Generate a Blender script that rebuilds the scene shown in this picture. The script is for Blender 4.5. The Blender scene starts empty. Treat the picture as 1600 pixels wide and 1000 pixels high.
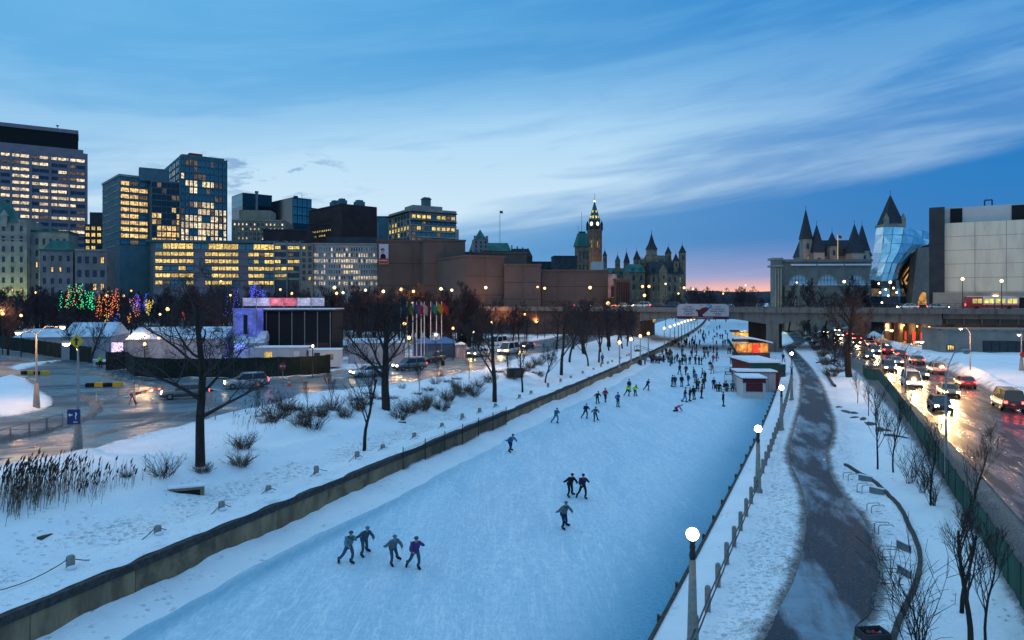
import bpy, bmesh, math, random
import numpy as np
from mathutils import Vector, Matrix, noise as mnoise
R = random.Random(7)
PI = math.pi
sc = bpy.context.scene
col = sc.collection
# ------------------------------------------------------------------ camera
F, H, HY = 1066.67, 13.3, 466.0
cam_d = bpy.data.cameras.new('camera'); cam = bpy.data.objects.new('camera', cam_d); col.objects.link(cam)
cam.location = (0, 0, H); cam.rotation_euler = (PI/2, 0, 0)
cam_d.sensor_width = 36; cam_d.lens = 24.0; cam_d.shift_y = -34/1600
cam_d.clip_start = .3; cam_d.clip_end = 12000
sc.camera = cam
sc.view_settings.view_transform = 'Standard'; sc.view_settings.look = 'None'
sc.view_settings.gamma = 1; sc.view_settings.use_curve_mapping = False
sc.view_settings.exposure = 0.46
sc.cycles.use_denoising = True
sc.cycles.max_bounces = 5; sc.cycles.diffuse_bounces = 2; sc.cycles.glossy_bounces = 3
sc.cycles.transparent_max_bounces = 6; sc.cycles.sample_clamp_indirect = 4.0
sc.cycles.use_adaptive_sampling = True; sc.cycles.adaptive_threshold = .02

def lin(r, g, b):
    f = lambda c: (c/255/12.92) if c/255 <= .04045 else ((c/255+.055)/1.055)**2.4
    return (f(r), f(g), f(b), 1)

# ------------------------------------------------------------------ world (dusk sky)
world = bpy.data.worlds.new('World'); sc.world = world; world.use_nodes = True
class G:
    """tiny node-graph helper"""
    def __init__(s, nt): s.nt = nt
    def n(s, t, **kw):
        n = s.nt.nodes.new(t)
        for k, v in kw.items(): setattr(n, k, v)
        return n
    def link(s, a, b): s.nt.links.new(a, b)
    def _in(s, sock, v):
        if hasattr(v, 'is_output') or hasattr(v, 'links'): s.link(v, sock)
        else: sock.default_value = v
    def m(s, op, a, b=0.0, c=None, clamp=False):
        n = s.n('ShaderNodeMath', operation=op, use_clamp=clamp)
        s._in(n.inputs[0], a); s._in(n.inputs[1], b)
        if c is not None: s._in(n.inputs[2], c)
        return n.outputs[0]
    def sstep(s, v, a, b, lo=0.0, hi=1.0):
        n = s.n('ShaderNodeMapRange', interpolation_type='SMOOTHSTEP')
        s._in(n.inputs['Value'], v); n.inputs['From Min'].default_value = a; n.inputs['From Max'].default_value = b
        n.inputs['To Min'].default_value = lo; n.inputs['To Max'].default_value = hi
        return n.outputs[0]
    def mix(s, f, a, b, blend='MIX'):
        n = s.n('ShaderNodeMix', data_type='RGBA', blend_type=blend)
        s._in(n.inputs[0], f); s._in(n.inputs[6], a); s._in(n.inputs[7], b)
        return n.outputs[2]
    def noise(s, vec, scale, detail=4, rough=.5, dist=0.0):
        n = s.n('ShaderNodeTexNoise'); 
        if vec is not None: s.link(vec, n.inputs['Vector'])
        n.inputs['Scale'].default_value = scale; n.inputs['Detail'].default_value = detail
        n.inputs['Roughness'].default_value = rough; n.inputs['Distortion'].default_value = dist
        return n.outputs['Fac']
    def comb(s, x, y, z):
        n = s.n('ShaderNodeCombineXYZ'); s._in(n.inputs[0], x); s._in(n.inputs[1], y); s._in(n.inputs[2], z); return n.outputs[0]

nt = world.node_tree; g = G(nt); bg = nt.nodes['Background']
tc = g.n('ShaderNodeTexCoord'); sep = g.n('ShaderNodeSeparateXYZ'); g.link(tc.outputs['Generated'], sep.inputs[0])
sx, sy, sz = sep.outputs
v = g.m('ABSOLUTE', sz)
w = g.m('SUBTRACT', v, g.m('MULTIPLY', sx, .135))
right = g.sstep(sx, -.55, .62)
hi = g.mix(right, lin(80, 148, 196), lin(14, 106, 174))
lo = g.mix(right, lin(100, 152, 192), lin(44, 108, 164))
base = g.mix(g.sstep(v, .0, .32), lo, hi)
# streaked high cloud
cw = g.comb(g.m('MULTIPLY', sx, 1.5), g.m('MULTIPLY', sy, 1.0), g.m('MULTIPLY', w, 11))
n1 = g.noise(cw, 1.7, 6, .55, .5)
n2 = g.noise(cw, 4.0, 5, .55, .8)
wn = g.m('ADD', w, g.m('MULTIPLY', g.m('SUBTRACT', n1, .5), .07))
edge = g.sstep(wn, .085, .125)
up = g.sstep(wn, .17, .40, 1.0, .36)
band = g.m('MULTIPLY', edge, up)
streak = g.sstep(g.m('ADD', g.m('MULTIPLY', n1, .75), g.m('MULTIPLY', n2, .25)), .36, .62)
cl = g.m('MULTIPLY', band, g.m('ADD', g.m('MULTIPLY', streak, .62), .28))
cl = g.m('MULTIPLY', cl, g.sstep(sx, -.8, .75, 1.0, .55))
blob = g.m('MULTIPLY', g.sstep(g.m('ABSOLUTE', g.m('ADD', sx, .06)), .05, .55, 1.0, 0.0), g.sstep(g.m('ABSOLUTE', g.m('SUBTRACT', wn, .20)), .0, .15, 1.0, 0.0))
cl2 = g.m('ADD', cl, g.m('MULTIPLY', blob, .55), clamp=True)
ccol = g.mix(g.sstep(v, .05, .4), lin(192, 210, 220), lin(120, 178, 214))
skyc = g.mix(g.m('MULTIPLY', cl2, .88), base, ccol)
# paler, brighter sky added overhead, out of view, to lift the snow
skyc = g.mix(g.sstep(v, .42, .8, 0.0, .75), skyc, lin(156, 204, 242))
# faint low streaks beneath the band
lowm = g.m('MULTIPLY', g.sstep(v, .0, .1, 1.0, 0.0), g.sstep(n2, .4, .65))
skyc = g.mix(g.m('MULTIPLY', lowm, .18), skyc, lin(120, 158, 195))
# small darker puffs low on the left
pf = g.noise(g.comb(g.m('MULTIPLY', sx, 1), sy, g.m('MULTIPLY', sz, 3.5)), 16, 4, .6, .3)
pm = g.m('MULTIPLY', g.sstep(pf, .54, .66), g.m('MULTIPLY', g.sstep(g.m('ABSOLUTE', g.m('ADD', sx, .34)), .03, .17, 1., 0.), g.sstep(g.m('ABSOLUTE', g.m('SUBTRACT', sz, .168)), .012, .045, 1., 0.)))
skyc = g.mix(g.m('MULTIPLY', pm, .65), skyc, lin(92, 128, 172))
# afterglow of the set sun low to the right of centre
gl = g.m('ADD', g.m('MULTIPLY', sx, math.sin(math.radians(20.5))), g.m('MULTIPLY', sy, math.cos(math.radians(20.5))))
g1 = g.m('MULTIPLY', g.sstep(gl, .95, .999), g.sstep(v, .01, .085, 1.0, 0.0))
skyc = g.mix(g.m('MULTIPLY', g1, .42), skyc, lin(190, 168, 190))
g2 = g.m('MULTIPLY', g.sstep(gl, .982, 1.0), g.sstep(v, .0, .034, 1.0, 0.0))
g2 = g.m('MULTIPLY', g2, g.m('ADD', .65, g.m('MULTIPLY', n2, .6)))
skyc = g.mix(g.m('MULTIPLY', g2, .95, clamp=True), skyc, lin(252, 176, 128))
# a physical dusk sky added underneath, weak
ns = g.n('ShaderNodeTexSky', sky_type='NISHITA'); ns.sun_disc = False
ns.sun_elevation = math.radians(1.0); ns.sun_rotation = math.radians(20.5)
nsc = g.mix(1.0, (0, 0, 0, 1), ns.outputs[0], 'ADD')
sc_n = g.n('ShaderNodeVectorMath', operation='SCALE'); g.link(nsc, sc_n.inputs[0]); sc_n.inputs['Scale'].default_value = .0012
skyf = g.mix(1.0, skyc, sc_n.outputs[0], 'ADD')
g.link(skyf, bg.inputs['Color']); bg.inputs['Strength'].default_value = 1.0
# the last soft glow from the sunset side
sd = bpy.data.lights.new('sun', 'SUN'); sun = bpy.data.objects.new('sun', sd); col.objects.link(sun)
sd.energy = .04; sd.angle = math.radians(40); sd.color = (1, .72, .6)
_d = Vector((math.sin(math.radians(20.5)), math.cos(math.radians(20.5)), math.tan(math.radians(9))))
sun.rotation_euler = _d.to_track_quat('Z', 'Y').to_euler()

# ------------------------------------------------------------------ helpers
def P(px, py, z=0.0):
    Y = (H-z)*F/(py-HY); return Vector(((px-800)*Y/F, Y, z))
def Q(px, py, Y): return Vector(((px-800)*Y/F, Y, H-(py-HY)*Y/F))

def tag(o, label=None, cat=None, group=None, kind=None):
    if label: o['label'] = label
    if cat: o['category'] = cat
    if group: o['group'] = group
    if kind: o['kind'] = kind
    return o
def thing(name, label, cat, loc=(0,0,0), rotz=0.0, group=None):
    o = bpy.data.objects.new(name, None); col.objects.link(o); o.empty_display_size = .3
    o.location = loc; o.rotation_euler = (0, 0, rotz); return tag(o, label, cat, group)

class MB:
    def __init__(s): s.v = []; s.f = []; s.mi = []; s.cur = 0
    def mat(s, i): s.cur = i; return s
    def add(s, vs, fs):
        b = len(s.v); s.v += [tuple(p) for p in vs]
        for f in fs: s.f.append(tuple(b+i for i in f)); s.mi.append(s.cur)
        return s
    def box(s, x0, x1, y0, y1, z0, z1, M=None):
        vs = [Vector((x, y, z)) for z in (z0, z1) for (x, y) in ((x0,y0),(x1,y0),(x1,y1),(x0,y1))]
        if M is not None: vs = [M @ p for p in vs]
        return s.add(vs, [(3,2,1,0),(4,5,6,7),(0,1,5,4),(1,2,6,5),(2,3,7,6),(3,0,4,7)])
    def prism(s, pts, z0, z1, top=None):
        n = len(pts); tp = top or pts
        vs = [(p[0], p[1], z0) for p in pts]+[(p[0], p[1], z1) for p in tp]
        return s.add(vs, [tuple(range(n-1,-1,-1)), tuple(range(n, 2*n))]+[(i,(i+1)%n,n+(i+1)%n,n+i) for i in range(n)])
    def pyr(s, x0, x1, y0, y1, z0, z1, k=0.0, ky=None):
        ky = k if ky is None else ky
        cx, cy = (x0+x1)/2, (y0+y1)/2; hx, hy = (x1-x0)/2, (y1-y0)/2
        return s.prism([(x0,y0),(x1,y0),(x1,y1),(x0,y1)], z0, z1, [(cx-hx*k,cy-hy*ky),(cx+hx*k,cy-hy*ky),(cx+hx*k,cy+hy*ky),(cx-hx*k,cy+hy*ky)])
    def tube(s, p0, p1, r0, r1=None, n=6, cap=True):
        r1 = r0 if r1 is None else r1
        p0 = Vector(p0); p1 = Vector(p1); d = (p1-p0)
        if d.length < 1e-6: return s
        d.normalize(); a = d.orthogonal().normalized(); b = d.cross(a)
        vs = []
        for p, r in ((p0, r0), (p1, r1)):
            for i in range(n):
                t = 2*PI*i/n; vs.append(p+(a*math.cos(t)+b*math.sin(t))*r)
        fs = [(i,(i+1)%n,n+(i+1)%n,n+i) for i in range(n)]
        if cap: fs += [tuple(range(n-1,-1,-1)), tuple(range(n,2*n))]
        return s.add(vs, fs)
    def path(s, pts, r, n=6):
        for a, b in zip(pts, pts[1:]): s.tube(a, b, r, r, n)
        return s
    def lathe(s, prof, n=12, c=(0,0), M=None):
        vs = []
        for r, z in prof:
            for i in range(n):
                t = 2*PI*i/n; p = Vector((c[0]+r*math.cos(t), c[1]+r*math.sin(t), z)); vs.append(M @ p if M is not None else p)
        fs = []
        for k in range(len(prof)-1):
            for i in range(n): fs.append((k*n+i, k*n+(i+1)%n, (k+1)*n+(i+1)%n, (k+1)*n+i))
        fs += [tuple(range(n-1,-1,-1)), tuple(range((len(prof)-1)*n, len(prof)*n))]
        return s.add(vs, fs)
    def ball(s, c, r, n=10, m=7, sc_=(1,1,1)):
        c = Vector(c)
        prof = [(max(.001, math.sin(PI*k/m)), -math.cos(PI*k/m)) for k in range(m+1)]
        M = Matrix.Translation(c) @ Matrix.Diagonal((r*sc_[0], r*sc_[1], r*sc_[2], 1))
        return s.lathe(prof, n, (0,0), M)
    def quad(s, a, b, c, d): return s.add([a,b,c,d], [(0,1,2,3)])
    def mesh(s, name, mats, smooth=False):
        me = bpy.data.meshes.new(name); me.from_pydata(s.v, [], s.f)
        for m in (mats if isinstance(mats, (list, tuple)) else [mats]): me.materials.append(m)
        if s.mi and max(s.mi) > 0: me.polygons.foreach_set('material_index', s.mi)
        if smooth: me.polygons.foreach_set('use_smooth', [True]*len(me.polygons))
        me.update(); return me
    def build(s, name, mats, parent=None, smooth=False, kind=None, loc=None):
        return put(name, s.mesh(name, mats, smooth), parent, loc, kind=kind)
def put(name, me, parent=None, loc=None, rot=None, scale=None, kind=None):
    o = bpy.data.objects.new(name, me); col.objects.link(o)
    if parent: o.parent = parent
    if loc is not None: o.location = loc
    if rot is not None: o.rotation_euler = rot if hasattr(rot, '__len__') else (0, 0, rot)
    if scale is not None: o.scale = scale if hasattr(scale, '__len__') else (scale,)*3
    if kind: o['kind'] = kind
    return o
def kids(o, cache={}): return [c for c in o.children]
def dup(root, loc, rotz=0.0, label=None, group=None, scale=None):
    r = root.copy(); col.objects.link(r); r.location = loc; r.rotation_euler = (0, 0, rotz)
    if label: r['label'] = label
    if group: r['group'] = group
    if scale: r.scale = scale if hasattr(scale, '__len__') else (scale,)*3
    for ch in KIDS[root.name]:
        c = ch.copy(); col.objects.link(c); c.parent = r
        for gg in KIDS.get(ch.name, []):
            d = gg.copy(); col.objects.link(d); d.parent = c
    return r
KIDS = {}
def remember(root):
    KIDS[root.name] = list(root.children)
    for ch in root.children:
        if ch.children: KIDS[ch.name] = list(ch.children)
    return root

# ------------------------------------------------------------------ materials
def mat(name, c1, c2=None, scale=2.0, rough=.85, bump=0.0, bscale=None, metal=0.0, stretch=None, spec=.3, detail=5, thr=(.35,.65), world_co=False):
    m = bpy.data.materials.new(name); m.use_nodes = True; g = G(m.node_tree); b = m.node_tree.nodes['Principled BSDF']
    b.inputs['Roughness'].default_value = rough; b.inputs['Metallic'].default_value = metal
    b.inputs['Specular IOR Level'].default_value = spec
    c1 = tuple(c1)+(1,) if len(c1) == 3 else c1
    if c2 is not None or bump:
        if world_co: vec = g.n('ShaderNodeNewGeometry').outputs['Position']
        else: vec = g.n('ShaderNodeTexCoord').outputs['Object']
        if stretch:
            mp = g.n('ShaderNodeMapping'); g.link(vec, mp.inputs[0]); mp.inputs['Scale'].default_value = stretch; vec = mp.outputs[0]
    if c2 is not None:
        c2 = tuple(c2)+(1,) if len(c2) == 3 else c2
        f = g.sstep(g.noise(vec, scale, detail, .6), *thr)
        g.link(g.mix(f, c1, c2), b.inputs['Base Color'])
    else: b.inputs['Base Color'].default_value = c1
    if bump:
        bn = g.n('ShaderNodeBump'); bn.inputs['Strength'].default_value = bump; bn.inputs['Distance'].default_value = .1
        g.link(g.noise(vec, bscale or scale*3, 5, .6), bn.inputs['Height']); g.link(bn.outputs[0], b.inputs['Normal'])
    return m
def emit(name, c, strength, base=(.02,.02,.02), vary=None, sample=False, rough=.3):
    m = bpy.data.materials.new(name); m.use_nodes = True; g = G(m.node_tree); b = m.node_tree.nodes['Principled BSDF']
    b.inputs['Base Color'].default_value = tuple(base)+(1,); b.inputs['Roughness'].default_value = rough
    b.inputs['Emission Color'].default_value = tuple(c)[:3]+(1,)
    b.inputs['Emission Strength'].default_value = strength
    if vary:   # lit rooms: uneven brightness, ceiling lights, blinds
        oi = g.n('ShaderNodeObjectInfo'); tco = g.n('ShaderNodeTexCoord')
        ad = g.n('ShaderNodeVectorMath', operation='ADD'); g.link(tco.outputs['Object'], ad.inputs[0])
        g.link(g.comb(g.m('MULTIPLY', oi.outputs['Random'], 300), 0.0, g.m('MULTIPLY', oi.outputs['Random'], 91)), ad.inputs[1])
        n = g.noise(ad.outputs[0], vary, 3, .6)
        n2 = g.noise(ad.outputs[0], vary*4, 2, .5)
        k = g.m('ADD', g.sstep(n, .3, .7, .12, 1.0), g.m('MULTIPLY', g.sstep(n2, .55, .75), .9))
        k = g.m('MULTIPLY', k, g.m('ADD', .55, g.m('MULTIPLY', oi.outputs['Random'], .6)))
        g.link(g.m('MULTIPLY', k, strength), b.inputs['Emission Strength'])
    m.cycles.emission_sampling = 'AUTO' if sample else 'NONE'
    return m
def glassm(name, c, rough=.08, metal=.0, spec=.8, c2=None, scale=.15):
    m = mat(name, c, c2, scale, rough, metal=metal, spec=spec); return m
# ------------------------------------------------------------------ canal and terrain geometry
def curve(pts):
    ys = np.array([p[0] for p in pts]); xs = np.array([p[1] for p in pts])
    yy = np.linspace(-20, 1600, 3241); xx = np.interp(yy, ys, xs)
    k = np.exp(-np.linspace(-2.5, 2.5, 61)**2); k /= k.sum()
    xp = np.pad(xx, 30, mode='reflect', reflect_type='odd'); xx = np.convolve(xp, k, 'valid')
    return lambda y: np.interp(y, yy, xx)
Lc = curve([(-20,-37.4),(24.9,-18.7),(28.4,-17.3),(32.9,-15.3),(38,-13.0),(45.3,-9.9),(54.5,-6.1),(69.7,0),(80.7,4.2),(142.7,26.7),(341,94),(700,205),(1600,480)])
_ly = np.array([24.9,28.4,32.9,38,45.3,54.5,69.7,80.7,142.7,341,700,1600]); _lx = np.array([-18.7,-17.3,-15.3,-13.0,-9.9,-6.1,0,4.2,26.7,94,205,480])
def arc(ys, xs, s0):
    u = np.log(ys+60); co = np.polyfit(u, xs/(ys+60), 3)
    return lambda y: np.polyval(co, np.log(np.clip(y, -20, 1600)+60))*(np.clip(y, -20, 1600)+60)
Lc = arc(_ly, _lx, 0)
Rc = curve([(-20,-17),(26.6,5.3),(33.9,8.9),(42.7,13),(55.2,18.9),(81.6,31.0),(105.9,41.5),(160,64),(221,86),(341,124),(700,235),(1600,510)])
Rc = arc(np.array([26.6,33.9,42.7,55.2,81.6,105.9,160,221,341,700,1600]), np.array([5.3,8.9,13,18.9,31.0,41.5,64,86,124,235,510]), 0)
def vnoise(x, y, s, seed=0):
    x = np.asarray(x, float)/s; y = np.asarray(y, float)/s
    xi = np.floor(x).astype(np.int64); yi = np.floor(y).astype(np.int64); fx = x-xi; fy = y-yi
    fx = fx*fx*(3-2*fx); fy = fy*fy*(3-2*fy)
    def h(a, b):
        n = (a*374761393 + b*668265263 + seed*974711) & 0xffffffff
        n = ((n ^ (n >> 13))*1274126177) & 0xffffffff
        return ((n ^ (n >> 16)) & 0xffff)/65535.0
    return (h(xi,yi)*(1-fx)+h(xi+1,yi)*fx)*(1-fy)+(h(xi,yi+1)*(1-fx)+h(xi+1,yi+1)*fx)*fy
def ss(v, a, b):
    t = np.clip((v-a)/(b-a), 0, 1); return t*t*(3-2*t)
def sdpoly(x, y, poly):
    """signed distance to polygon (negative inside)"""
    x = np.asarray(x, float); y = np.asarray(y, float); d = np.full(x.shape, 1e18); ins = np.zeros(x.shape, bool); n = len(poly)
    for i in range(n):
        ax, ay = poly[i][0], poly[i][1]; bx, by = poly[(i+1)%n][0], poly[(i+1)%n][1]
        ex, ey = bx-ax, by-ay; wx, wy = x-ax, y-ay
        t = np.clip((wx*ex+wy*ey)/(ex*ex+ey*ey+1e-12), 0, 1)
        d = np.minimum(d, (wx-ex*t)**2+(wy-ey*t)**2)
        c = (ay > y) != (by > y)
        ins ^= c & (x < (bx-ax)*(y-ay)/((by-ay) if by != ay else 1e-9)+ax)
    return np.where(ins, -1, 1)*np.sqrt(d)
ZR = 3.15     # left road level
def PP(l, z): return [P(a, b, z) for a, b in l]
yfar = [130, 160, 200, 250, 320, 420]
roadL = PP([(-420,765),(0,728),(129,707),(240,676),(400,637),(475,616),(610,603),(740,581),(808,560)], ZR)
roadL += [Vector((Lc(y)-15.5-(y-130)*.01, y, 0)) for y in yfar] + [Vector((Lc(y)-28-(y-130)*.01, y, 0)) for y in reversed(yfar)]
roadL += PP([(742,545),(650,566),(529,582),(480,589),(400,595),(300,594),(235,588),(192,579),(150,567),(100,558),(0,546),(-400,516)], ZR)
islandL = PP([(-420,556),(-200,561),(0,575),(50,590),(96,622),(99,632),(80,641),(40,650),(0,655),(-300,690),(-500,705)], ZR)
pathRl = [(1120,1100),(1200,990),(1215,955),(1245,895),(1260,820),(1254,766),(1236,724),(1235,694),(1252,629),(1253,600),(1251,585),(1240,563),(1228,546)]
pathRr = [(1330,1100),(1335,985),(1359,958),(1371,910),(1368,868),(1350,814),(1320,778),(1299,745),(1290,709),(1297,692),(1301,668),(1296,642),(1281,600),(1265,574),(1252,559),(1238,545)]
ZP = .72
def _dense(pts, z, n=6):
    p = PP(pts, z); out = []
    for i in range(len(p)-1):
        a = p[max(0,i-1)]; b = p[i]; c = p[i+1]; d = p[min(len(p)-1,i+2)]
        for k in range(n):
            t = k/n; out.append(.5*((2*b)+(c-a)*t+(2*a-5*b+4*c-d)*t*t+(3*b-a-3*c+d)*t**3))
    out.append(p[-1]); return out
pl_ = _dense(pathRl, ZP); pr_ = _dense(pathRr, ZP)
ext_l = [Vector((Rc(y)+4.2, y, 0)) for y in (200, 240, 300, 400)]; ext_r = [Vector((Rc(y)+7.6, y, 0)) for y in (200, 240, 300, 400)]
pl_ = [Vector((-7.5, -10, 0)), Vector((2.0, 12, 0))]+pl_[3:]+ext_l; pr_ = [Vector((-1.5, -10, 0)), Vector((6.5, 12, 0))]+pr_[3:]+ext_r
pathR = pl_+list(reversed(pr_))
ZD = 2.0      # right road level
rl = [(-20, Rc(-20)+16.5), (15, Rc(15)+16.5), (35, 26.0), (47.5, 31.7), (70, 41.6), (101, 54.6), (130, 65.5), (160, 76.5), (190, 87), (215, 96.5), (235, 107), (252, 121), (268, 142), (285, 172), (300, 210)]
rr = [(-20, Rc(-20)+28.5), (15, Rc(15)+28.2), (35, 37.5), (47.5, 42.9), (70, 52.3), (101, 65.2), (130, 75.8), (160, 86.8), (185, 96.5), (205, 106), (220, 117), (235, 133), (250, 153), (266, 180), (280, 214)]
roadR = [Vector((x, y, 0)) for y, x in rl]+[Vector((x, y, 0)) for y, x in reversed(rr)]
def hL(x, y):
    d = Lc(y)-x
    z = 1.82+1.42*ss(d, 2.8, 12.5)
    z = z+(vnoise(x,y,3.1,1)-.5)*.28*ss(d,1.5,5)+(vnoise(x,y,1.1,2)-.5)*.10*ss(d,.8,3)+(vnoise(x,y,.5,3)-.5)*.05*ss(d,.4,1)
    # hummock ridge that runs along the bank
    z = z+.42*np.exp(-((d-6.6-vnoise(y,y,9,5)*1.5)/1.0)**2)*vnoise(x,y,5,6)*ss(y,18,34)
    sd = sdpoly(x, y, roadL)
    near = ss(sd, 0.0, 4.0)
    z = (ZR-.015)*(1-near)+z*near+.30*np.exp(-((sd-.7)/.6)**2)*(.4+vnoise(x,y,1.3,8))
    z = np.where(sd < 0, ZR-.05, z)
    dirt = np.exp(-(np.clip(sd,0,99)/.9)**2)*.9+ss(sd,30,14)*0
    # lived-in ground beyond the road: trampled, dark between the tents
    far = ss(sd, 2, 9)*ss(d, 27, 31)
    z = z*(1-far)+(ZR+.15+(vnoise(x,y,6,11)-.5)*.3)*far
    dirt = np.maximum(dirt, far*(.25+.75*ss(vnoise(x,y,14,12), .3, .6)))
    return z, np.clip(dirt, 0, 1)
def trL(x, y):
    d = Lc(y)-x; return ss(d,2.2,3.0)*ss(d,6.2,4.6)*(.3+.7*ss(vnoise(x,y,3,91),.3,.6))+.35*ss(d,.5,1)*ss(d,2.2,1.5)
def trR(x, y):
    e = x-Rc(y); sp = sdpoly(x, y, pathR); return np.clip(ss(e,2.3,3.2)*(sp > 0)*ss(e,9,8)*(.45+.6*vnoise(x,y,2,92))+ss(sp,3.5,.5)*.8, 0, 1)
def hR(x, y):
    e = x-Rc(y)
    z = .16+.34*ss(e,0,2.2)+.18*ss(e,2.2,5)+.35*ss(e,8.5,14)
    z = z+(vnoise(x,y,2.7,21)-.5)*.16*ss(e,1.5,3)+(vnoise(x,y,.8,22)-.5)*.09*ss(e,.6,2.5)+(vnoise(x,y,.35,23)-.5)*.05*ss(e,.4,2)
    sp = sdpoly(x, y, pathR)
    z = np.where(sp > 0, z+.20*np.exp(-((sp-.45)/.4)**2)*(.3+1.2*vnoise(x,y,.8,24)), z)
    z = z*ss(sp,-.1,1.6)+(ZP-.03)*(1-ss(sp,-.1,1.6))
    z = np.where(sp < 0, ZP-.05+.0*z, z)
    dirt = np.exp(-(np.clip(sp,0,99)/.55)**2)*.85
    dirt = np.maximum(dirt, .5*np.exp(-(np.clip(sp,0,99)/1.5)**2)*ss(vnoise(x,y,.7,25),.45,.65)*ss(y,60,30))
    sr = sdpoly(x, y, roadR)
    k = ss(sr, 2.4, .1)
    left = e < 22
    z = np.where(left, z*(1-k)+(ZD-.03)*k, z)
    dirt = np.where(left, np.maximum(dirt, ss(sr, 2.6, 1.6)*.95), dirt)
    # far side: ploughed bank then snow slope
    zz = ZD+.1+1.1*np.exp(-((sr-2.2)/1.3)**2)*(.5+.8*vnoise(x,y,1.7,26))+.35*ss(sr,1,12)+(vnoise(x,y,3,27)-.5)*.2
    zz = zz*ss(sr,-.1,1.0)+(ZD-.03)*(1-ss(sr,-.1,1.0))
    z = np.where(left, z, zz); dirt = np.where(left, dirt, np.maximum(.95*np.exp(-(np.clip(sr,0,99)/.8)**2), .55*ss(sr,4,1.5)*ss(vnoise(x,y,.9,28),.35,.7)))
    z = np.where(sr < 0, ZD-.06, z)
    return z, np.clip(dirt, 0, 1)
def zl(x, y): return float(hL(np.array([x]), np.array([y]))[0][0])
def zr(x, y): return float(hR(np.array([x]), np.array([y]))[0][0])
def zat(x, y): return zl(x, y) if x < (Lc(y)+Rc(y))/2 else zr(x, y)

def gridmesh(name, X, Y, Z, mats, attrs=None, kind='structure', parent=None):
    n, m = X.shape
    co = np.stack([X, Y, Z], -1).reshape(-1, 3).astype(np.float32)
    i = np.arange(n*m).reshape(n, m)
    q = np.stack([i[:-1,:-1], i[1:,:-1], i[1:,1:], i[:-1,1:]], -1).reshape(-1, 4).astype(np.int32)
    a, b, c = co[q[0][0]], co[q[0][1]], co[q[0][2]]
    if np.cross(b-a, c-b)[2] < 0: q = q[:, ::-1].copy()
    me = bpy.data.meshes.new(name); me.vertices.add(len(co)); me.vertices.foreach_set('co', co.ravel())
    me.loops.add(q.size); me.loops.foreach_set('vertex_index', q.ravel()); me.polygons.add(len(q))
    me.polygons.foreach_set('loop_start', np.arange(0, q.size, 4, dtype=np.int32)); me.polygons.foreach_set('loop_total', np.full(len(q), 4, np.int32))
    me.update(); me.polygons.foreach_set('use_smooth', np.ones(len(q), bool))
    for k, arr in (attrs or {}).items():
        at = me.attributes.new(k, 'FLOAT', 'POINT'); at.data.foreach_set('value', arr.ravel().astype(np.float32))
    me.materials.append(mats)
    return put(name, me, parent, kind=kind)
def snow_mat(name='snow', foot=False):
    m = bpy.data.materials.new(name); m.use_nodes = True; g = G(m.node_tree); b = m.node_tree.nodes['Principled BSDF']
    pos = g.n('ShaderNodeNewGeometry').outputs['Position']; at = g.n('ShaderNodeAttribute', attribute_name='dirt').outputs['Fac']
    n1 = g.noise(pos, .25, 5, .6); n2 = g.noise(pos, 3.5, 6, .65); n3 = g.noise(pos, 14, 4, .6)
    white = g.mix(g.sstep(n1, .3, .7), (.80,.82,.86,1), (.90,.90,.91,1))
    white = g.mix(g.m('MULTIPLY', g.sstep(n2, .62, .8), .25), white, (.45,.44,.42,1))
    dcol = g.mix(g.sstep(n3, .3, .7), (.06,.056,.055,1), (.26,.24,.23,1))
    n0 = g.noise(pos, .9, 3, .5)
    nn_ = g.m('ADD', g.m('MULTIPLY', g.m('SUBTRACT', n0, .5), .7), g.m('ADD', g.m('MULTIPLY', g.m('SUBTRACT', n2, .5), .5), g.m('MULTIPLY', g.m('SUBTRACT', n3, .5), .9)))
    f = g.sstep(g.m('ADD', g.m('MULTIPLY', at, 1.1), nn_), .25, .95)
    g.link(g.mix(f, white, dcol), b.inputs['Base Color'])
    b.inputs['Roughness'].default_value = .75; b.inputs['Specular IOR Level'].default_value = .25
    hgt = g.m('ADD', g.m('MULTIPLY', n2, .45), g.m('ADD', g.m('MULTIPLY', n3, .2), g.m('MULTIPLY', g.noise(pos, .8, 4, .55, .6), 1.3)))
    vo = g.n('ShaderNodeTexVoronoi'); g.link(pos, vo.inputs['Vector']); vo.inputs['Scale'].default_value = 2.6
    pit = g.m('MULTIPLY', g.sstep(vo.outputs['Distance'], .0, .32, -1.2, 0.0), g.sstep(g.noise(pos, .35, 3, .5), .50, .60))
    hgt = g.m('ADD', hgt, pit)
    vo2 = g.n('ShaderNodeTexVoronoi'); g.link(pos, vo2.inputs['Vector']); vo2.inputs['Scale'].default_value = 2.9
    vo3 = g.n('ShaderNodeTexVoronoi'); g.link(pos, vo3.inputs['Vector']); vo3.inputs['Scale'].default_value = 6.0
    tr_ = g.n('ShaderNodeAttribute', attribute_name='tread').outputs['Fac']
    hgt = g.m('ADD', hgt, g.m('MULTIPLY', tr_, g.m('ADD', g.sstep(vo2.outputs['Distance'], .05, .40, -2.0, 0.0), g.sstep(vo3.outputs['Distance'], .05, .5, -.8, 0.0))))
    bn = g.n('ShaderNodeBump'); bn.inputs['Strength'].default_value = .8; bn.inputs['Distance'].default_value = .16
    g.link(hgt, bn.inputs['Height']); g.link(bn.outputs[0], b.inputs['Normal'])
    return m
SNOW = snow_mat()
def geo(a, b, n): return np.geomspace(a, b, n)
Ys = np.concatenate([np.linspace(-20, 12, 12), geo(13, 150, 520), geo(153, 1500, 70)])
offs = np.concatenate([np.linspace(.42, 16, 90), 16+geo(.25, 1450, 120)])
YY = np.repeat(Ys[:,None], len(offs), 1); XX = Lc(YY)-offs[None,:]
Z, D = hL(XX, YY)
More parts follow.
